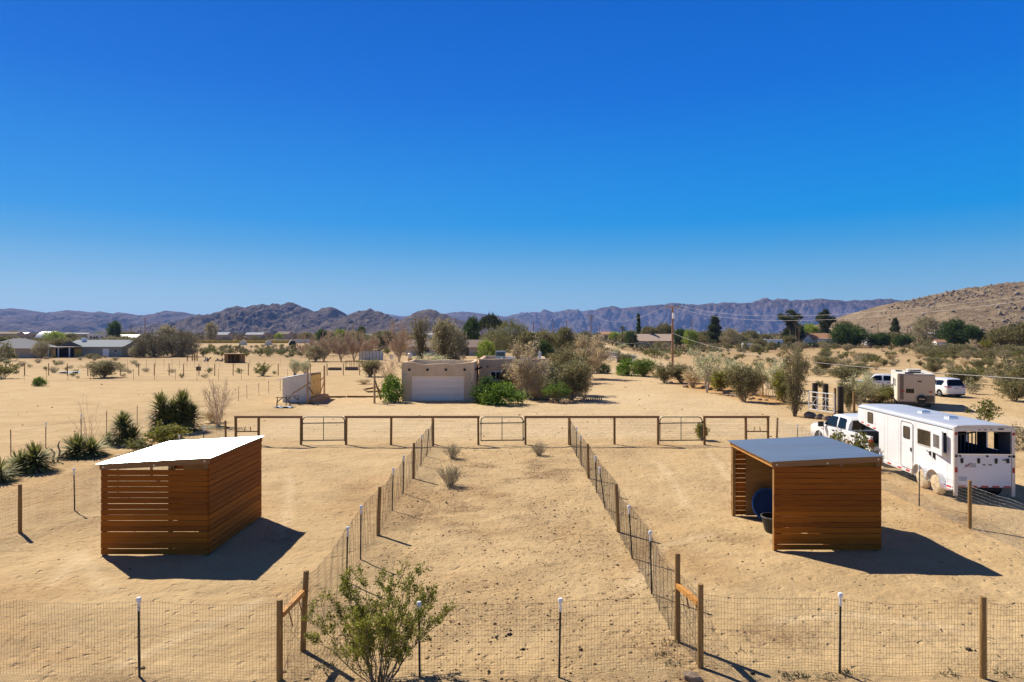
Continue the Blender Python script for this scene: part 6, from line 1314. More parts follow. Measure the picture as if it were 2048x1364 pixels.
qb = thing('arched_barn', 'arched corrugated steel barn on the left plain', 'barn', (wx(103, 420), 420, gz(wx(103, 420), 420))); m = MB()
m.grid(lambda u, v: (-7+14*v, 7*math.cos(PI*u)*.95, 6.4*math.sin(PI*u)), 20, 30); m.build('arched_shell', M_GREYM, qb, True); m = MB(); m.add([(7.0, 6.65*math.cos(PI*k/16), 6.4*math.sin(PI*k/16)) for k in range(17)], [tuple(range(17))]); m.build('end_wall', M_SHEDW, qb); qb.rotation_euler.z = R(-28)
tr_ = thing('mobile_home', 'white mobile home left of the dark tree on the left plain', 'mobile home', (wx(194, 400), 400, gz(wx(194, 400), 400))); m = MB(); m.box(-5.7, 5.7, 0, 3.5, 0, 4.6); m.build('wall', M_WWHITE, tr_); m = MB(); m.box(-5.9, 5.9, -.3, 3.8, 4.61, 5.1); m.build('roof', M_CAP, tr_)
for q in (-4.2, -2.2, -.6, 2.4): m = MB(); m.box(q, q+1.1, -.05, -.01, 2.2, 3.4); m.build('window', M_GLASS, tr_)
G_DOME = 'small arched white sheds beyond the yellow strip'
for px, lab, fr_ in [(486, 'small arched white shed, leftmost of three beyond the yellow strip', M_SHEDW), (537, 'small arched white shed, middle of three beyond the yellow strip', M_SHEDW), (585, 'small arched shed with a dark mouth, rightmost of three beyond the yellow strip', M_BLACK)]:
    d = 335; o = thing('arched_shed', lab, 'shed', (wx(px, d), d, gz(wx(px, d), d)), R(20), G_DOME); m = MB(); m.grid(lambda u, v: (1.9*math.cos(PI*u), 4*v, 2.5*math.sin(PI*u)), 12, 6); m.build('arched_shell', M_PALE, o, True); m = MB(); m.add([(1.85*math.cos(PI*k/12), .05, 2.45*math.sin(PI*k/12)) for k in range(13)], [tuple(range(12, -1, -1))]); m.build('front_wall', fr_, o)
ys = thing('yellow_barrier', 'long low yellow barrier strip across the scrub of the left plain', 'barrier', (wx(396, 385), 385, gz(wx(490, 385), 385))); m = MB(); n = 40; L0 = wx(590, 385)-wx(396, 385)
m.grid(lambda u, v: (L0*u, .3*math.sin(u*30), -.1+(1.7+.15*math.sin(u*50))*v), n, 1); m.grid(lambda u, v: (L0*u, .3*math.sin(u*30)+.12, -.1+(1.7+.15*math.sin(u*50))*v), n, 1); m.grid(lambda u, v: (L0*u, .3*math.sin(u*30)+.12*v, .9+.7+.15*math.sin(u*50)), n, 1); m.build('sheeting', mat('bright yellow sheeting', (.80, .52, .07), .6, var=.1), ys)
for k in range(18): m = MB(); m.box(L0*k/17-.06, L0*k/17+.06, -.35, -.25, -.2, 1.75); m.build('stake', W_POSTD, ys)
gs = thing('grey_wall', 'long pale grey low wall at the right end of the yellow strip', 'wall', (wx(540, 392), 392, gz(wx(577, 392), 392))); L0 = wx(620, 392)-wx(540, 392); m = MB(); m.box(0, L0, 0, .3, -.2, 2.0); m.build('wall_panel', M_GREYM, gs); m = MB(); m.box(-.1, L0+.1, -.1, .4, 2.002, 2.12); m.build('cap_rail', M_PALE, gs)
# corrugated grey panel fence behind the left yard, brown board fence behind the house
d = 157; pf = thing('panel_fence', 'pale blue grey metal panel fence on the left lot', 'fence', (wx(718, d), d, gz(wx(718, d), d))); L0 = wx(766, d)-wx(718, d)
for k in range(7): m = MB(); m.box(L0*k/7+.03, L0*(k+1)/7-.03, 0, .04, .05, 2.05); m.build('metal_panel', M_GREYM, pf)
for k in range(8): m = MB(); m.box(L0*k/7-.03, L0*k/7+.03, -.03, .07, -.2, 2.12); m.build('post', M_TPOST, pf)
d = 166; bf = thing('board_fence', 'dark red brown board fence behind the right end of the house', 'fence', (wx(1086, d), d, gz(wx(1086, d), d))); L0 = wx(1216, d)-wx(1086, d); m = MB(); k = 0
while k*.16 < L0: m.box(k*.16, k*.16+.145, .02*(k % 2), .025+.02*(k % 2), .02, 1.66+.03*math.sin(k*3.3)); k += 1
m.build('boards', mat('dark red brown boards', (.16, .06, .03), .85, col2=(.07, .028, .016), island=.7), bf); m = MB(); m.box(0, L0, -.05, .10, 1.70, 1.78); m.build('top_rail', W_POLE, bf)
for k in range(8): m = MB(); m.box(L0*k/7-.06, L0*k/7+.06, -.10, -.003, -.2, 1.69); m.build('post', W_POSTD, bf)
def pen(label, px0_, px1_, d0, d1, h):
    x0, x1 = wx(px0_, d0), wx(px1_, d1); r = thing('wire_pen', label, 'pen', (x0, d0, gz(x0, d0)), 0, 'pale wire pens by the road'); L0 = math.hypot(x1-x0, d1-d0); r.rotation_euler.z = math.atan2(d1-d0, x1-x0)
    m = MB()
    for k in range(5): m.tube([(L0*k/4, 0, 0), (L0*k/4, 0, h)], .04, 6)
    for z in (.1, h/2, h): m.tube([(0, 0, z), (L0, 0, z)], .035, 6)
    m.build('tube_frame', M_GREYM, r); V = [[L0*i/40, 0, 0, L0*i/40, 0, h, .008, .008] for i in range(41)]; segs_mesh('wire_panel', V, M_GREYM, r)
pen('pale wire pen panels left of the black water barrel', 1216, 1234, 158, 152, 1.9); pen('pale wire pen panels right of the black water barrel', 1240, 1273, 146, 132, 1.8)
m = MB(); m.lathe([(0, 0), (.42, 0), (.45, .05), (.43, .5), (.45, .55), (.43, 1.15), (.38, 1.22), (0, 1.22)], 18); o = m.build('water_barrel', M_BLACK, None, True); o.location = (wx(1238, 144), 144, gz(wx(1238, 144), 144)); tag(o, 'black water barrel between the pale wire pens', 'barrel')
def planter(label, px, d, w, h, cage):
    r = thing('planter_box', label, 'planter', (wx(px, d), d, gz(wx(px, d), d)), 0, 'wooden planters on the left lot'); m = MB(); t = .05
    m.box(-w/2, w/2, 0, t, 0, h); m.box(-w/2, w/2, 1.1-t, 1.1, 0, h); m.box(-w/2, -w/2+t, t+.002, 1.098-t, 0, h-.003); m.box(w/2-t, w/2, t+.002, 1.098-t, 0, h-.003); m.build('box_sides', W_GREY, r)
    m = MB(); m.box(-w/2+.06, w/2-.06, .06, 1.03, .05, h-.08); m.build('soil', mat('planter soil', (.09, .06, .04), .95), r)
    if cage:
        for x in (-w/2+.04, -.2, .35, w/2-.04):
            for y in (.03, 1.05): m = MB(); m.bar((x, y, h+.002), (x, y, 1.5), .06, .06, (0, 1, 0)); m.build('cage_post', W_POSTD, r)
        m = MB(); m.bar((-w/2, .03, 1.53), (w/2, .03, 1.53), .06, .06); m.bar((-w/2, 1.05, 1.53), (w/2, 1.05, 1.53), .06, .06); m.build('cage_rail', W_POSTD, r)
planter('low grey wooden planter without a cage', 668, 113, 2.0, .42, False); planter('grey wooden planter with a dark post cage above', 702, 113, 2.0, .5, True)
ls = thing('loafing_shed', 'low dark open fronted shed far back on the left lot', 'shed', (wx(465, 142), 142, gz(wx(465, 142), 142))); m = MB(); m.box(-1.7, -.9, 0, 2.4, 0, 1.75); m.box(1.5, 1.7, 0, 2.4, 0, 1.75); m.box(-.9, 1.5, 2.3, 2.4, 0, 1.75); m.build('wall', W_PLY, ls)
m = MB(); m.box(-2.0, 2.0, -.4, 2.6, 1.78, 1.9); m.build('roof', W_POSTD, ls)
for x in (-.3, .6): m = MB(); m.box(x-.06, x+.06, -.1, .02, 0, 1.77); m.build('front_post', W_POSTD, ls)
cr_ = thing('timber_rack', 'rusty brown timber rack of uprights under the tamarisk trees', 'rack', (wx(385, 152), 152, gz(wx(385, 152), 152)))
for x in (-1.2, -.1, .45, 1.0): m = MB(); m.box(x-.08, x+.08, 0, .16, 0, 1.6); m.build('upright', W_POSTD, cr_)
for z in (.4, .8, 1.2, 1.58): m = MB(); m.box(-.1, 1.05, .17, .21, z-.06, z+.06); m.build('slat', W_POSTD, cr_)
jk = random.Random(3)
jp = thing('scrap_heap', 'heap of dark scrap and pale pipes left of the low dark shed', 'scrap', (wx(428, 148), 148, gz(wx(428, 148), 148)))
for k in range(9):
    m = MB(); a = Vector((jk.uniform(-2.2, 1.8), jk.uniform(-.6, .6), .1)); m.bar(a, a+Vector((jk.uniform(-1.2, 1.2), jk.uniform(-.5, .5), jk.uniform(.2, 1.1))), .16, .22); m.build('scrap_piece', [M_DIRT, M_TARP, M_PALE, M_RUST][k % 4], jp)
tk = thing('water_tank', 'white tank with an orange base behind the garage roof shrubs', 'tank', (wx(820, 150), 150, gz(wx(820, 150), 150))); m = MB(); m.lathe([(.5, .62), (.5, 1.6), (.3, 1.8), (0, 1.82)], 16); m.build('tank_body', M_CAP, tk, True); m = MB(); m.lathe([(0, 0), (.52, 0), (.52, .615), (0, .615)], 16); m.build('base_ring', M_ORNG, tk, True)
m = MB(); m.box(-.35, .35, -.02, .02, .3, 1.3); m.box(-.03, .03, .021, .07, 0, .9); o = m.build('white_sign', M_CAP, None); o.location = (wx(783, 155), 155, gz(wx(783, 155), 155)); tag(o, 'blank white board on the sand right of the grey panel fence', 'sign')
m = MB(); rt = random.Random(18); m.grid(lambda u, v: (-1.5+3*u+.1*math.sin(v*9), -.5+v, .05+.35*abs(math.sin(u*5+v*3))*abs(math.sin(v*4+1))), 16, 8); o = m.build('crumpled_tarp', M_TARP, None, True); o.location = (wx(138, 103), 103, gz(wx(138, 103), 103)); tag(o, 'crumpled dark blue tarp beside the brown post row on the left', 'tarp')
m = MB(); m.box(-.3, .3, -.25, .25, 0, .62); m.box(-.26, .26, -.2, .2, .622, .68); o = m.build('black_bin', M_BLACK, None, bevel=.04); o.location = (wx(397, 112), 112, gz(wx(397, 112), 112)); tag(o, 'small black bin standing alone on the left lot', 'bin')
# small far motorhomes and vans
def motorhome(label, px, d, w, h, l, rz):
    x = wx(px, d); r = thing('motorhome', label, 'motorhome', (x, d, gz(x, d)), rz); m = MB(); m.box(-w/2, w/2, 0, l, .5, h); m.build('body', M_WHITE, r, bevel=.12)
    for k in range(3): q = -w/2+.5+k*(w-1)/2.6; m = MB(); m.box(q, q+.8, -.03, -.005, h*.5, h*.72); m.build('window', M_GLASS, r)
    m = MB(); m.box(-w/2+.4, -w/2+1.4, .8, 1.8, h+.005, h+.3); m.build('roof_unit', M_CAP, r)
    for q in (-w/2+.9, w/2-.9): wheel(r, q, .15, .4, .25, -1, False)
motorhome('large white motorhome parked before the dark clipped hedge', 1546, 288, 8.0, 3.4, 3, R(-16)); motorhome('white motorhome behind the scrub, left of the larger one', 1489, 330, 5.6, 3.6, 3, R(5)); motorhome('white van beside the dark bushes on the right plain', 1497, 268, 4.4, 2.1, 2, 0); motorhome('white motorhome half hidden by round dark trees', 1740, 300, 3.4, 3.6, 3, R(20))

# ------------------------------------------------------------------ trees of the middle distance
def tree(key, label, px, d, top, w_px, kk=None, name='tree', group=None):
    x = wx(px, d); h = wz(top, d)-gz(x, d); return plant(key, name, label, 'tree', px, 0, h, w_px/F*d, group, d=d, k=kk)
tree('tamarisk', 'big grey olive tamarisk, left of the pair on the left plain', 306, 176, 663, 72, name='tamarisk_tree'); tree('tamarisk', 'big grey olive tamarisk, right of the pair on the left plain', 363, 180, 661, 66, name='tamarisk_tree'); tree('greytree', 'wispy grey tree crown between and above the tamarisks', 335, 188, 651, 40); tree('greytree', 'pale grey tree at the left foot of the tamarisks', 272, 172, 690, 24)
tree('dark', 'dark green bushy tree pair above the white mobile home', 229, 390, 643, 26, name='dark_tree'); tree('scrubtree', 'small yellow green bush before the porch of the grey house', 187, 165, 706, 27); tree('greytree', 'thin grey tree right of the hip roofed house', 83, 165, 681, 30, name='thin_tree')
tree('greytree', 'round grey tree below the granite mountain', 422, 420, 643, 24); tree('scrubtree', 'grey olive tree at the left edge, before the hip roofed house', 4, 150, 686, 44)
for i, (px, d, top, w, lab) in enumerate([(618, 152, 664, 40, 'leafless dark tree, leftmost of the bare tree row'), (648, 150, 660, 46, 'dense bare tree, second of the bare tree row'), (682, 150, 658, 44, 'bare tree with a wide crown, third of the bare tree row'), (708, 152, 656, 40, 'bare tree with a leaning trunk, fourth of the bare tree row'), (735, 160, 660, 46, 'bare tree behind the grey panel fence')]):
    x = wx(px, d); plant('baretree', 'bare_tree', lab, 'tree', px, 0, wz(top, d), w/F*d*1.15, 'bare trees in a row on the left lot', d=d)
tree('greytree', 'brownish bush at the foot of the leftmost bare tree', 632, 148, 690, 40); tree('lime', 'lime green tree above the bare tree row', 681, 300, 659, 22, name='lime_tree'); tree('dark', 'dark conical tree right of the lime green tree', 722, 330, 652, 16, name='dark_tree'); tree('dark', 'dark flat crown behind the bare tree row', 645, 330, 659, 26, name='dark_tree')
x = wx(806, 150); plant('baretree', 'bare_tree', 'slim bare tree left of the dark olive tree behind the garage', 'tree', 798, 0, 9.2, 6.5, d=148); plant('tall', 'bare_tree', 'leaning slim tree with few leaves over the garage', 'tree', 842, 0, 10.5, 4.5, d=145)
tree('greytree', 'dark olive tree with upright tops behind the garage', 893, 138, 640, 62, 1, name='olive_tree'); tree('tamarisk', 'dense dark olive tree behind the garage', 905, 142, 654, 66, name='olive_tree'); plant('tall', 'olive_tree', 'feathery upright tree top above the dark olive tree', 'tree', 886, 0, 9.2, 3.4, d=136)
tree('dark', 'dark green upright tree left of the umbrella pine', 944, 215, 632, 30, name='green_tree'); tree('umbrella', 'umbrella pine with a broad flat olive crown', 981, 235, 629, 50, name='umbrella_pine')
tree('pepper', 'pale olive pepper tree, left of the two behind the house', 993, 165, 652, 46, name='pepper_tree'); tree('pepper', 'tall pale olive pepper tree, right of the two behind the house', 1027, 172, 636, 54, name='pepper_tree'); tree('lime', 'light green feathery tree behind the box cooler', 972, 140, 682, 40, name='green_tree'); tree('round', 'olive tree right of the pepper trees', 1062, 165, 663, 46, name='olive_tree'); tree('dark', 'dark rounded shrub tree over the house roof', 1084, 150, 680, 40, name='dark_tree'); tree('round', 'olive tree beside the thick dark pole', 1085, 190, 664, 40, name='olive_tree')
tree('round', 'round olive tree below the crossarm pole', 1129, 190, 654, 40, name='olive_tree'); tree('scrubtree', 'low olive thicket left of the double crossarm pole', 1105, 210, 670, 36, name='olive_tree'); tree('scrubtree', 'low olive thicket right of the double crossarm pole', 1160, 230, 670, 36, name='olive_tree')
x = wx(1245, 400); pl_ = thing('palm_tree', 'lone fan palm left of the cypress', 'palm', (x, 400, gz(x, 400))); m = MB(); m.tube([(0, 0, -.2), (.1, 0, 4.5), (0, 0, wz(658, 400)-gz(x, 400))], [.45, .38, .4], 8); m.build('trunk', M_BARK, pl_, True)
rg = np.random.default_rng(3); V = []; zt = wz(657, 400)-gz(x, 400)
for k in range(46): a, e = rg.uniform(0, 6.28), rg.uniform(-.9, 1.2); dv = np.array([math.cos(a)*math.cos(e), math.sin(a)*math.cos(e), math.sin(e)]); s = np.array([-math.sin(a), math.cos(a), 0]); V += [np.array([0, 0, zt]), dv*1.3+s*.28+[0, 0, zt], dv*2.3+[0, 0, zt-.3], dv*1.3-s*.28+[0, 0, zt]]
link('fronds', np_mesh('fronds', np.array(V), np.arange(len(V)).reshape(-1, 4), L_PINE), pl_)
tree('cypress', 'tall thin dark cypress beside the tan bungalow', 1277, 300, 629, 9.5, name='cypress'); tree('dark', 'dark bush left of the cypress', 1262, 290, 662, 22, name='dark_tree'); tree('round', 'olive tree over the tan bungalow roof, left of two', 1299, 320, 653, 30, name='olive_tree'); tree('round', 'olive tree over the tan bungalow roof, right of two', 1330, 320, 647, 36, name='olive_tree')
tree('lime', 'light green round tree right of the tall utility pole', 1381, 290, 660, 30, name='green_tree'); tree('dark', 'dark tree behind the tall utility pole', 1359, 310, 657, 24, name='dark_tree'); tree('pine', 'lone dark pine in the middle of the right plain', 1429, 310, 634, 40, 0, name='pine_tree'); tree('greytree', 'grey olive round tree right of the lone pine', 1463, 285, 657, 36, name='olive_tree'); tree('round', 'dark green bush left of the large motorhome', 1520, 270, 677, 26, name='green_tree')
tree('ragged', 'big dark pine with a broad ragged top, left of the two tall pines', 1582, 300, 623, 44, 0, name='pine_tree'); tree('dark', 'dark lower foliage of the pines beside the white house', 1590, 304, 646, 36, name='dark_tree'); tree('ragged', 'tall brownish pine, right of the two tall pines', 1650, 320, 621, 38, 1, name='pine_tree'); tree('lime', 'lime green tree between the two tall pines', 1620, 330, 649, 42, name='lime_tree')
tree('round', 'olive tree behind the round dark green tree', 1687, 330, 642, 44, name='olive_tree'); tree('dark', 'large round dark green tree right of the white house', 1697, 288, 650, 70, name='green_tree'); tree('dark', 'round dark green tree, left of two smaller ones', 1760, 286, 666, 42, name='green_tree'); tree('dark', 'round dark green tree, right of two smaller ones', 1806, 288, 671, 34, name='green_tree')
tree('pine', 'small brownish pine at the foot of the hillside', 1790, 340, 638, 28, 0, name='pine_tree'); tree('greytree', 'thin brown tree before the hillside', 1852, 320, 633, 46, name='thin_tree'); tree('dark', 'broad dark green tree clump below the hillside, left lobe', 1908, 285, 640, 52, name='green_tree'); tree('dark', 'broad dark green tree clump below the hillside, right lobe', 1938, 280, 650, 52, name='green_tree')
tree('round', 'olive green tree, left one at the right edge', 1998, 262, 656, 44, name='olive_tree'); tree('round', 'olive green tall tree cut by the right edge', 2040, 255, 645, 56, name='olive_tree'); tree('ygreen', 'yellow green shrub before the trees at the right edge', 1972, 235, 680, 26, name='shrub'); tree('scrubtree', 'yellow olive shrub left of the small white shed', 1852, 225, 681, 44, name='shrub'); tree('scrubtree', 'broad olive shrub right of the small white shed', 1905, 205, 686, 56, name='shrub'); tree('scrubtree', 'olive thicket at the right edge', 2015, 190, 690, 50, name='shrub')
tree('paletree', 'tan dry shrub below the dark green tree clump', 1945, 225, 680, 30, name='dry_shrub')
hg = thing('clipped_hedge', 'dark clipped hedge before the white motorhome and house', 'hedge', (wx(1593, 284), 284, gz(wx(1593, 284), 284))); rg = np.random.default_rng(8); n = 5200
P = np.stack([rg.uniform(wx(1538, 284), wx(1660, 284), n)-hg.location.x, rg.uniform(-.8, .8, n), rg.uniform(.1, 2.1, n)], -1); P[:, 2] *= .8+.25*vnoise(P[:, 0]*.6, P[:, 0]*0, 2); V2, F2 = leaves_np(P, rg.normal(0, 1, (n, 3)), .45, rg); link('hedge_leaves', np_mesh('hedge_leaves', V2, F2, L_DARK), hg)

# ------------------------------------------------------------------ scattered desert shrubs
G_S = 'desert shrubs scattered over the flats'
def blocked(x, y):
    for pts, w in ((ROAD, 3.2), (ROAD2, 3.4)):
        for (x0, y0), (x1, y1) in zip(pts[:-1], pts[1:]):
            dx, dy = x1-x0, y1-y0; t = max(0, min(1, ((x-x0)*dx+(y-y0)*dy)/(dx*dx+dy*dy)))
            if math.hypot(x-x0-t*dx, y-y0-t*dy) < w: return True
    return (29 < x < 46 and 52 < y < 74)
PEND = []
def scatter(n, box, keys, label, name, hr, seed, group, dmin=2.0):
    r_ = random.Random(seed); done = []; tries = 0
    while len(done) < n and tries < n*40:
        tries += 1; px, py = r_.uniform(box[0], box[1]), r_.uniform(box[2], box[3]); y = dist(py); x = wx(px, y)
        if blocked(x, y) or any((x-a)**2+(y-b)**2 < dmin**2 for a, b in done): continue
        done.append((x, y)); h = r_.uniform(*hr); PEND.append((r_.choice(keys), name, label, 'shrub', x, y, h, h*r_.uniform(1.3, 2.0), group))
scatter(64, (1640, 2048, 693, 735), ['creo', 'creo', 'dry', 'olive'], 'low olive grey desert shrub on the open flat beyond the camper', 'desert_shrub', (.7, 1.7), 1, 'shrubs on the flat beyond the camper', 4)
scatter(24, (1920, 2048, 735, 800), ['creo', 'dry', 'olive'], 'desert shrub on the sand right of the minivan', 'desert_shrub', (.6, 1.6), 2, 'shrubs right of the minivan', 2.5)
scatter(52, (1400, 1700, 694, 742), ['creo', 'dry', 'dry', 'olive'], 'low grey brown desert shrub on the flat beyond the reed screen', 'desert_shrub', (.6, 1.5), 3, 'shrubs beyond the reed screen', 3.5)
scatter(12, (1600, 1740, 740, 775), ['creo', 'dry', 'olive'], 'desert shrub beside the dirt track behind the dark gateposts', 'desert_shrub', (.7, 1.6), 4, 'shrubs by the dirt track', 2.5)
scatter(16, (1225, 1345, 697, 728), ['creo', 'olive', 'flower'], 'pale olive shrub along the pale dirt road', 'desert_shrub', (1.0, 2.4), 5, 'shrubs along the pale dirt road', 4)
scatter(34, (0, 300, 712, 748), ['dry', 'dry', 'tumble'], 'low brown shrub on the sand before the grey house', 'desert_shrub', (.5, 1.1), 6, 'shrubs before the grey house', 3)
scatter(70, (390, 650, 696, 714), ['creo', 'creo', 'dry', 'olive'], 'olive desert shrub on the scrub flat below the yellow strip', 'desert_shrub', (1.0, 1.8), 7, 'shrubs below the yellow strip', 4)
scatter(14, (20, 620, 745, 757), ['dry', 'creo'], 'small dry shrub along the brown post row of the left lot', 'desert_shrub', (.4, .9), 8, 'shrubs along the brown post row', 3)
scatter(30, (620, 830, 688, 712), ['creo', 'dry', 'olive', 'reedy'], 'tan and olive shrub under the bare tree row', 'desert_shrub', (.9, 2.2), 9, 'shrubs under the bare tree row', 3)
scatter(16, (1090, 1215, 692, 716), ['creo', 'olive', 'reedy'], 'shrub in the thicket behind the brown board fence', 'desert_shrub', (1.4, 3.0), 10, 'shrubs behind the board fence', 4)
for key, px, by, h, w, lab in [('creo', 525, 752, 2.0, 2.9, 'spiky pale shrub among the brown posts, left of three'), ('flower', 590, 750, 2.5, 2.4, 'pale leafy shrub behind the shed roof, middle of three'), ('flower', 610, 748, 2.2, 2.4, 'pale leafy shrub behind the shed roof, right of three'), ('vase', 207, 755, 2.3, 4.8, 'broad bare grey shrub at the brown post row'), ('brightmound', 79, 772, 1.1, 1.3, 'single small green bush alone on the left lot'), ('creo', 6, 757, 2.6, 4.0, 'grey olive shrub cut by the left edge of the photo'),
                               ('olive', 2030, 775, 3.0, 5.0, 'large olive shrub at the right edge beyond the dirt track'), ('olive', 2028, 803, 2.4, 3.4, 'grey olive shrub at the right edge, nearest the dirt track'), ('olive', 1695, 762, 1.9, 4.6, 'wide olive bush behind the dark gateposts'), ('olive', 1712, 747, 1.7, 4.6, 'wide olive bush farther behind the dark gateposts'), ('vase', 1650, 741, 2.4, 4.2, 'grey shrub mound left of the dirt track'), ('dry', 1672, 748, 1.0, 3.6, 'flat grey dead shrub on the dirt track edge'), ('creo', 520, 712, 2.6, 3.4, 'dark olive bush right of the low dark shed')]:
    plant(key, 'desert_shrub', lab, 'shrub', px, by, h, w)
x, y = wx(2010, 108), 108; ch = thing('cholla_cactus', 'pale branching cholla cactus on the right flat', 'cactus', (x, y, gz(x, y))); rg = np.random.default_rng(4); segs, P, D = grow(rg, 9, 2.9, 2.6, .10, 5, 2, .35, .3, .2, .02)
V, Fq = tubes_np([[*s[:6], max(.05, s[6]), max(.05, s[7])] for s in segs], 6); link('cactus_arms', np_mesh('cactus_arms', V, Fq, mat('pale cholla skin', (.42, .36, .20), .9, var=.3, scale=(8, 8, 8))), ch); m = MB(); m.tube([(0, 0, -.1), (0, 0, 1.0)], [.16, .12], 8); m.build('trunk', M_BARK, ch, True)
G_B = 'olive trees of the far belt'
def belt(n, pa, pb, da, db, keys, label, name, group, ha, hb, seed):
    r_ = random.Random(seed)
    for k in range(n):
        d = math.exp(r_.uniform(math.log(da), math.log(db))); px = r_.uniform(pa, pb); x = wx(px, d)
        if blocked(x, d) or (380 < px < 630 and d < 430): continue
        h = r_.uniform(ha, hb); small(r_.choice(keys), name, label, 'tree', x, d, h, h*r_.uniform(1.0, 1.6), group)
belt(46, 1090, 1560, 300, 560, ['round', 'greytree', 'scrubtree', 'lime', 'round'], 'olive bushy tree in the far belt between the cypress and the pines', 'belt_tree', 'far belt trees right of centre', 3.5, 7.5, 1)
belt(40, 1560, 2080, 295, 460, ['round', 'greytree', 'scrubtree', 'dark', 'scrubtree'], 'olive bushy tree in the far belt below the hillside', 'belt_tree', 'far belt trees below the hillside', 3.5, 7.0, 2)
belt(44, -40, 640, 300, 560, ['greytree', 'scrubtree', 'round', 'lime'], 'olive bushy tree in the far belt on the left plain', 'belt_tree', 'far belt trees on the left plain', 3.2, 6.5, 3)
belt(36, 600, 1110, 230, 520, ['greytree', 'scrubtree', 'round', 'greytree'], 'grey olive tree in the far belt behind the house', 'belt_tree', 'far belt trees behind the house', 3.5, 7.5, 4)
belt(18, 0, 300, 200, 290, ['scrubtree', 'round', 'greytree'], 'olive tree behind the grey house on the left plain', 'belt_tree', 'trees behind the grey house', 3.2, 5.5, 5)
belt(26, 1180, 1700, 215, 285, ['scrubtree', 'greytree', 'scrubtree'], 'low olive thicket along the road on the right plain', 'thicket_shrub', 'thickets along the far road', 1.8, 3.6, 6)
belt(22, 1830, 2080, 150, 240, ['scrubtree', 'scrubtree', 'greytree'], 'low olive thicket on the far right flat', 'thicket_shrub', 'thickets on the far right flat', 1.6, 3.0, 7)
scatter(70, (1380, 2060, 692, 742), ['dry', 'creo', 'reedy', 'dry'], 'low tan dry shrub on the right flat beyond the reed screen and camper', 'desert_shrub', (.6, 1.5), 31, 'tan shrubs of the right flat', 3)
scatter(36, (1850, 2060, 700, 770), ['creo', 'olive', 'dry'], 'olive brown shrub on the flat at the far right', 'desert_shrub', (.9, 2.0), 32, 'shrubs of the far right flat', 3)
scatter(40, (560, 830, 690, 716), ['dry', 'creo', 'olive', 'dry'], 'low brown shrub behind the braced poles and the grey panel fence', 'desert_shrub', (.7, 1.6), 33, 'shrubs behind the panel fence', 3)
scatter(26, (1200, 1400, 692, 716), ['dry', 'creo', 'olive'], 'olive brown shrub beside the far end of the pale dirt road', 'desert_shrub', (1.0, 2.2), 34, 'shrubs at the far end of the road', 4)
# far scrub: thousands of bushes that read as one olive brown mass
def settle_shrubs():
    PEND.sort(key=lambda q: -q[6]/math.hypot(q[4], q[5]))
    for q in PEND[:280]: small(*q)
    V, Fq, mi, mats, b = [], [], [], [], 0; r_ = random.Random(55)
    for key, name, label, cat, x, y, h, w, group in PEND[280:]:
        key = key if key in ('creo', 'dry') else 'creo'; k = r_.randrange(3); me = single(key, k); p = PROTO[key][k]
        n = len(me.vertices); co = np.empty(n*3, np.float32); me.vertices.foreach_get('co', co); co = co.reshape(-1, 3); f = np.empty(len(me.loops), np.int32); me.loops.foreach_get('vertex_index', f)
        m_ = np.empty(len(me.polygons), np.int32); me.polygons.foreach_get('material_index', m_)
        idx = []
        for mt in me.materials:
            if mt not in mats: mats.append(mt)
            idx.append(mats.index(mt))
        a = r_.uniform(0, 6.28); ca, sa = math.cos(a), math.sin(a); sx, sz = w/p.w, h/p.h
        V.append(np.stack([(co[:, 0]*ca-co[:, 1]*sa)*sx+x, (co[:, 0]*sa+co[:, 1]*ca)*sx+y, co[:, 2]*sz+gz(x, y)-.02], -1)); Fq.append(f.reshape(-1, 4)+b); mi.append(np.array(idx)[m_]); b += n
    if V: tag(link('small_desert_shrubs', np_mesh('small_desert_shrubs', np.concatenate(V), np.concatenate(Fq), mats, mi=np.concatenate(mi))), 'smallest low shrubs dotted over the desert flats', 'shrubs', kind='stuff')
settle_shrubs()
def far_scrub():
    rng = np.random.default_rng(77); n = 6500
    d = np.exp(rng.uniform(math.log(200), math.log(1400), n)); px = rng.uniform(-120, 2180, n); x = (px-1024)/F*d
    keep = np.array([not blocked(a, b) for a, b in zip(x, d)]); keep &= ~((d < 395) & (d > 235) & (px > 385) & (px < 630)); keep &= ~((d < 268) & (px > 1390) & (px < 1850)); keep &= rng.uniform(0, 1, n) < np.clip(.42+.8*fbm(x*.012, d*.012, 3, 4)+(d > 300)*.4, 0, 1)
    x, d = x[keep], d[keep]; z = ground_z(x, d); n = len(x)
    h = rng.uniform(1.0, 2.4, n)*(1+.55*(d > 300)+.4*(d > 600)); w = h*rng.uniform(1.2, 2.2, n); per = 46
    u = rng.normal(0, 1, (n, per, 3)); u /= np.linalg.norm(u, axis=2, keepdims=True); u *= rng.uniform(.5, 1, (n, per, 1)); u[..., 2] = np.abs(u[..., 2])
    P = u*np.stack([w/2, w/2, h*.92], -1)[:, None]+np.stack([x, d, z+.05], -1)[:, None]
    sz = np.repeat((.22*h+.0006*d), per)[:, None]
    V2, F2 = leaves_np(P.reshape(-1, 3), u.reshape(-1, 3), sz, rng, .6); hue = np.repeat(rng.choice([0, 0, 0, 1, 1, 2], n), per)
    far1 = mat('far olive scrub', (.26, .215, .10), .8, col2=(.12, .10, .048), island=.7); far2 = mat('far tan scrub', (.36, .27, .145), .8, col2=(.18, .135, .07), island=.7); far3 = mat('far green scrub', (.18, .20, .066), .8, col2=(.08, .09, .032), island=.7)
    tag(link('far_scrub', np_mesh('far_scrub', V2, F2, [far1, far2, far3], mi=hue)), 'olive brown desert scrub covering the far plain', 'scrub', kind='stuff')
far_scrub()
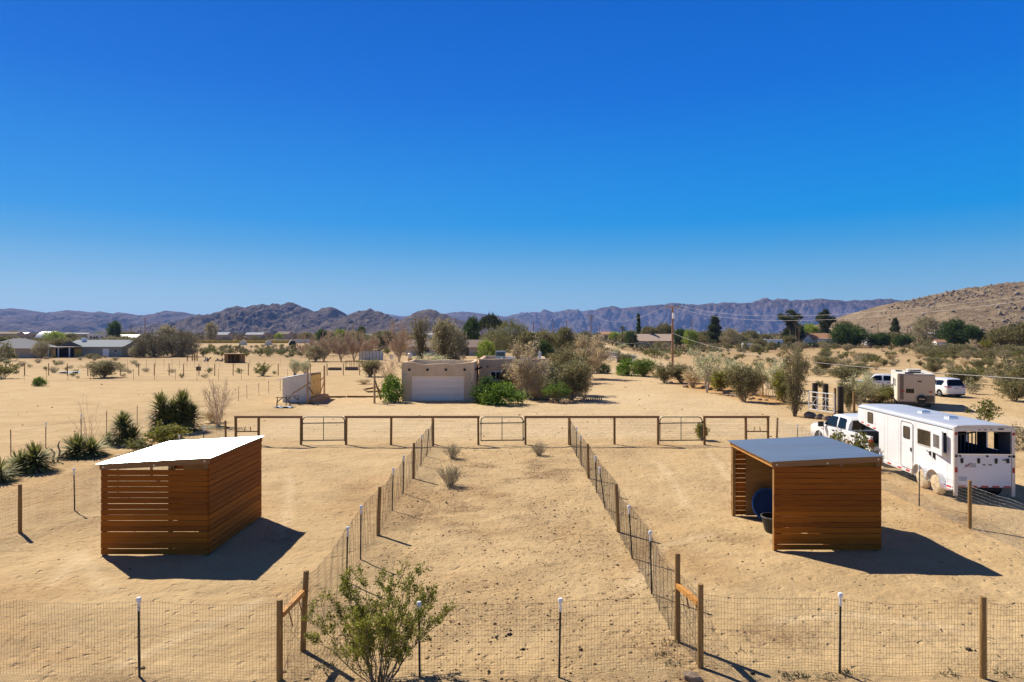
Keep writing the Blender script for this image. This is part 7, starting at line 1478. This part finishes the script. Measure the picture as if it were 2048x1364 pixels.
# ------------------------------------------------------------------ litter on the sand
def litter(name, label, n, fn, size, m, seed, flat=.5, cat='litter'):
    rng = np.random.default_rng(seed); X, Y = fn(rng, n); n = len(X); Z = ground_z(X, Y)
    base = np.array([(1, 0, 0), (-1, 0, 0), (0, 1, 0), (0, -1, 0), (0, 0, 1), (0, 0, -.5)], float); ft = np.array([(0, 2, 4), (2, 1, 4), (1, 3, 4), (3, 0, 4), (2, 0, 5), (1, 2, 5), (3, 1, 5), (0, 3, 5)])
    a = rng.uniform(0, 6.28, n); s = size*rng.gamma(2.2, .42, n); V = base[None]*rng.uniform(.55, 1.3, (n, 6, 1))*np.stack([s, s*.7, s*flat], -1)[:, None]
    ca, sa = np.cos(a)[:, None], np.sin(a)[:, None]; V = np.stack([V[..., 0]*ca-V[..., 1]*sa, V[..., 0]*sa+V[..., 1]*ca, V[..., 2]], -1)+np.stack([X, Y, Z+s*.12], -1)[:, None]
    tag(link(name, np_mesh(name, V.reshape(-1, 3), (ft[None]+6*np.arange(n)[:, None, None]).reshape(-1, 3), m)), label, cat, kind='stuff')
def aisle_pts(rng, n):
    Y = 9.5+27*rng.uniform(0, 1, n)**1.2; X = rng.uniform(-3.8, 3.2, n); k = rng.uniform(0, 1, n) < .30+.9*sm(.42, .62, fbm(X*.9, Y*.9, 3, 31)); return X[k], Y[k]
litter('trampled_litter', 'dark crumbs of trampled litter over the central lane', 16000, aisle_pts, .0155, mat('dark litter crumbs', (.22, .14, .07), .95, col2=(.085, .052, .027), island=.8), 5)
def pen_pts(rng, n):
    Y = 10+26*rng.uniform(0, 1, n); X = rng.uniform(-14.5, 14, n); k = ((X < -4.2) | (X > 3.4)) & (fbm(X*.5, Y*.5, 3, 12) > .53); return X[k], Y[k]
litter('sand_crumbs', 'scattered brown crumbs and pebbles on the sand of the pens', 3600, pen_pts, .015, MATS['dark litter crumbs'], 6)
def lot_pts(rng, n):
    Y = 38+50*rng.uniform(0, 1, n); X = rng.uniform(-60, 24, n); return X, Y
litter('lot_pebbles', 'small dark stones scattered on the lots beyond the pen', 900, lot_pts, .045, MATS['dark litter crumbs'], 7)
def dung(rng, n):
    c = [(1022, 1260), (1012, 1268), (1045, 1302), (1000, 1275), (985, 1345), (1235, 1132), (1500, 1345), (120, 1120), (1940, 1300), (610, 1185)]; X, Y = [], []
    for px, py in c:
        y = dist(py); k = 6; X += list(wx(px, y)+rng.normal(0, .06, k)); Y += list(y+rng.normal(0, .06, k))
    return np.array(X), np.array(Y)
litter('horse_droppings', 'little clusters of dark horse droppings on the sand', 0, dung, .030, mat('dark droppings', (.035, .025, .018), .9), 8, .8, 'droppings')
def tufts():
    rng = np.random.default_rng(15); c = [(1338, 1290, 30), (1345, 1330, 34), (1330, 1312, 22), (1565, 1352, 20), (1600, 1356, 40), (1655, 1360, 20), (1695, 1350, 30), (1180, 940, 10), (650, 1340, 30), (1900, 1352, 20), (720, 1345, 16), (2010, 1350, 20), (1480, 1300, 10)]; P, D = [], []
    for px, py, k in c:
        y = dist(py); x = wx(px, y)
        for i in range(k): a, b = x+rng.normal(0, .10), y+rng.normal(0, .06); P.append((a, b, gz(a, b)-.005)); D.append((rng.normal(0, .6), rng.normal(0, .6), .7))
    V, Fq = leaves_np(np.array(P), np.array(D), .10, rng, .25, .3); tag(link('weed_tufts', np_mesh('weed_tufts', V, Fq, leaf('dusty weeds', (.06, .055, .03), (.15, .14, .08)))), 'dusty low weeds along the foot of the nearest fences', 'weeds', kind='stuff')
tufts()
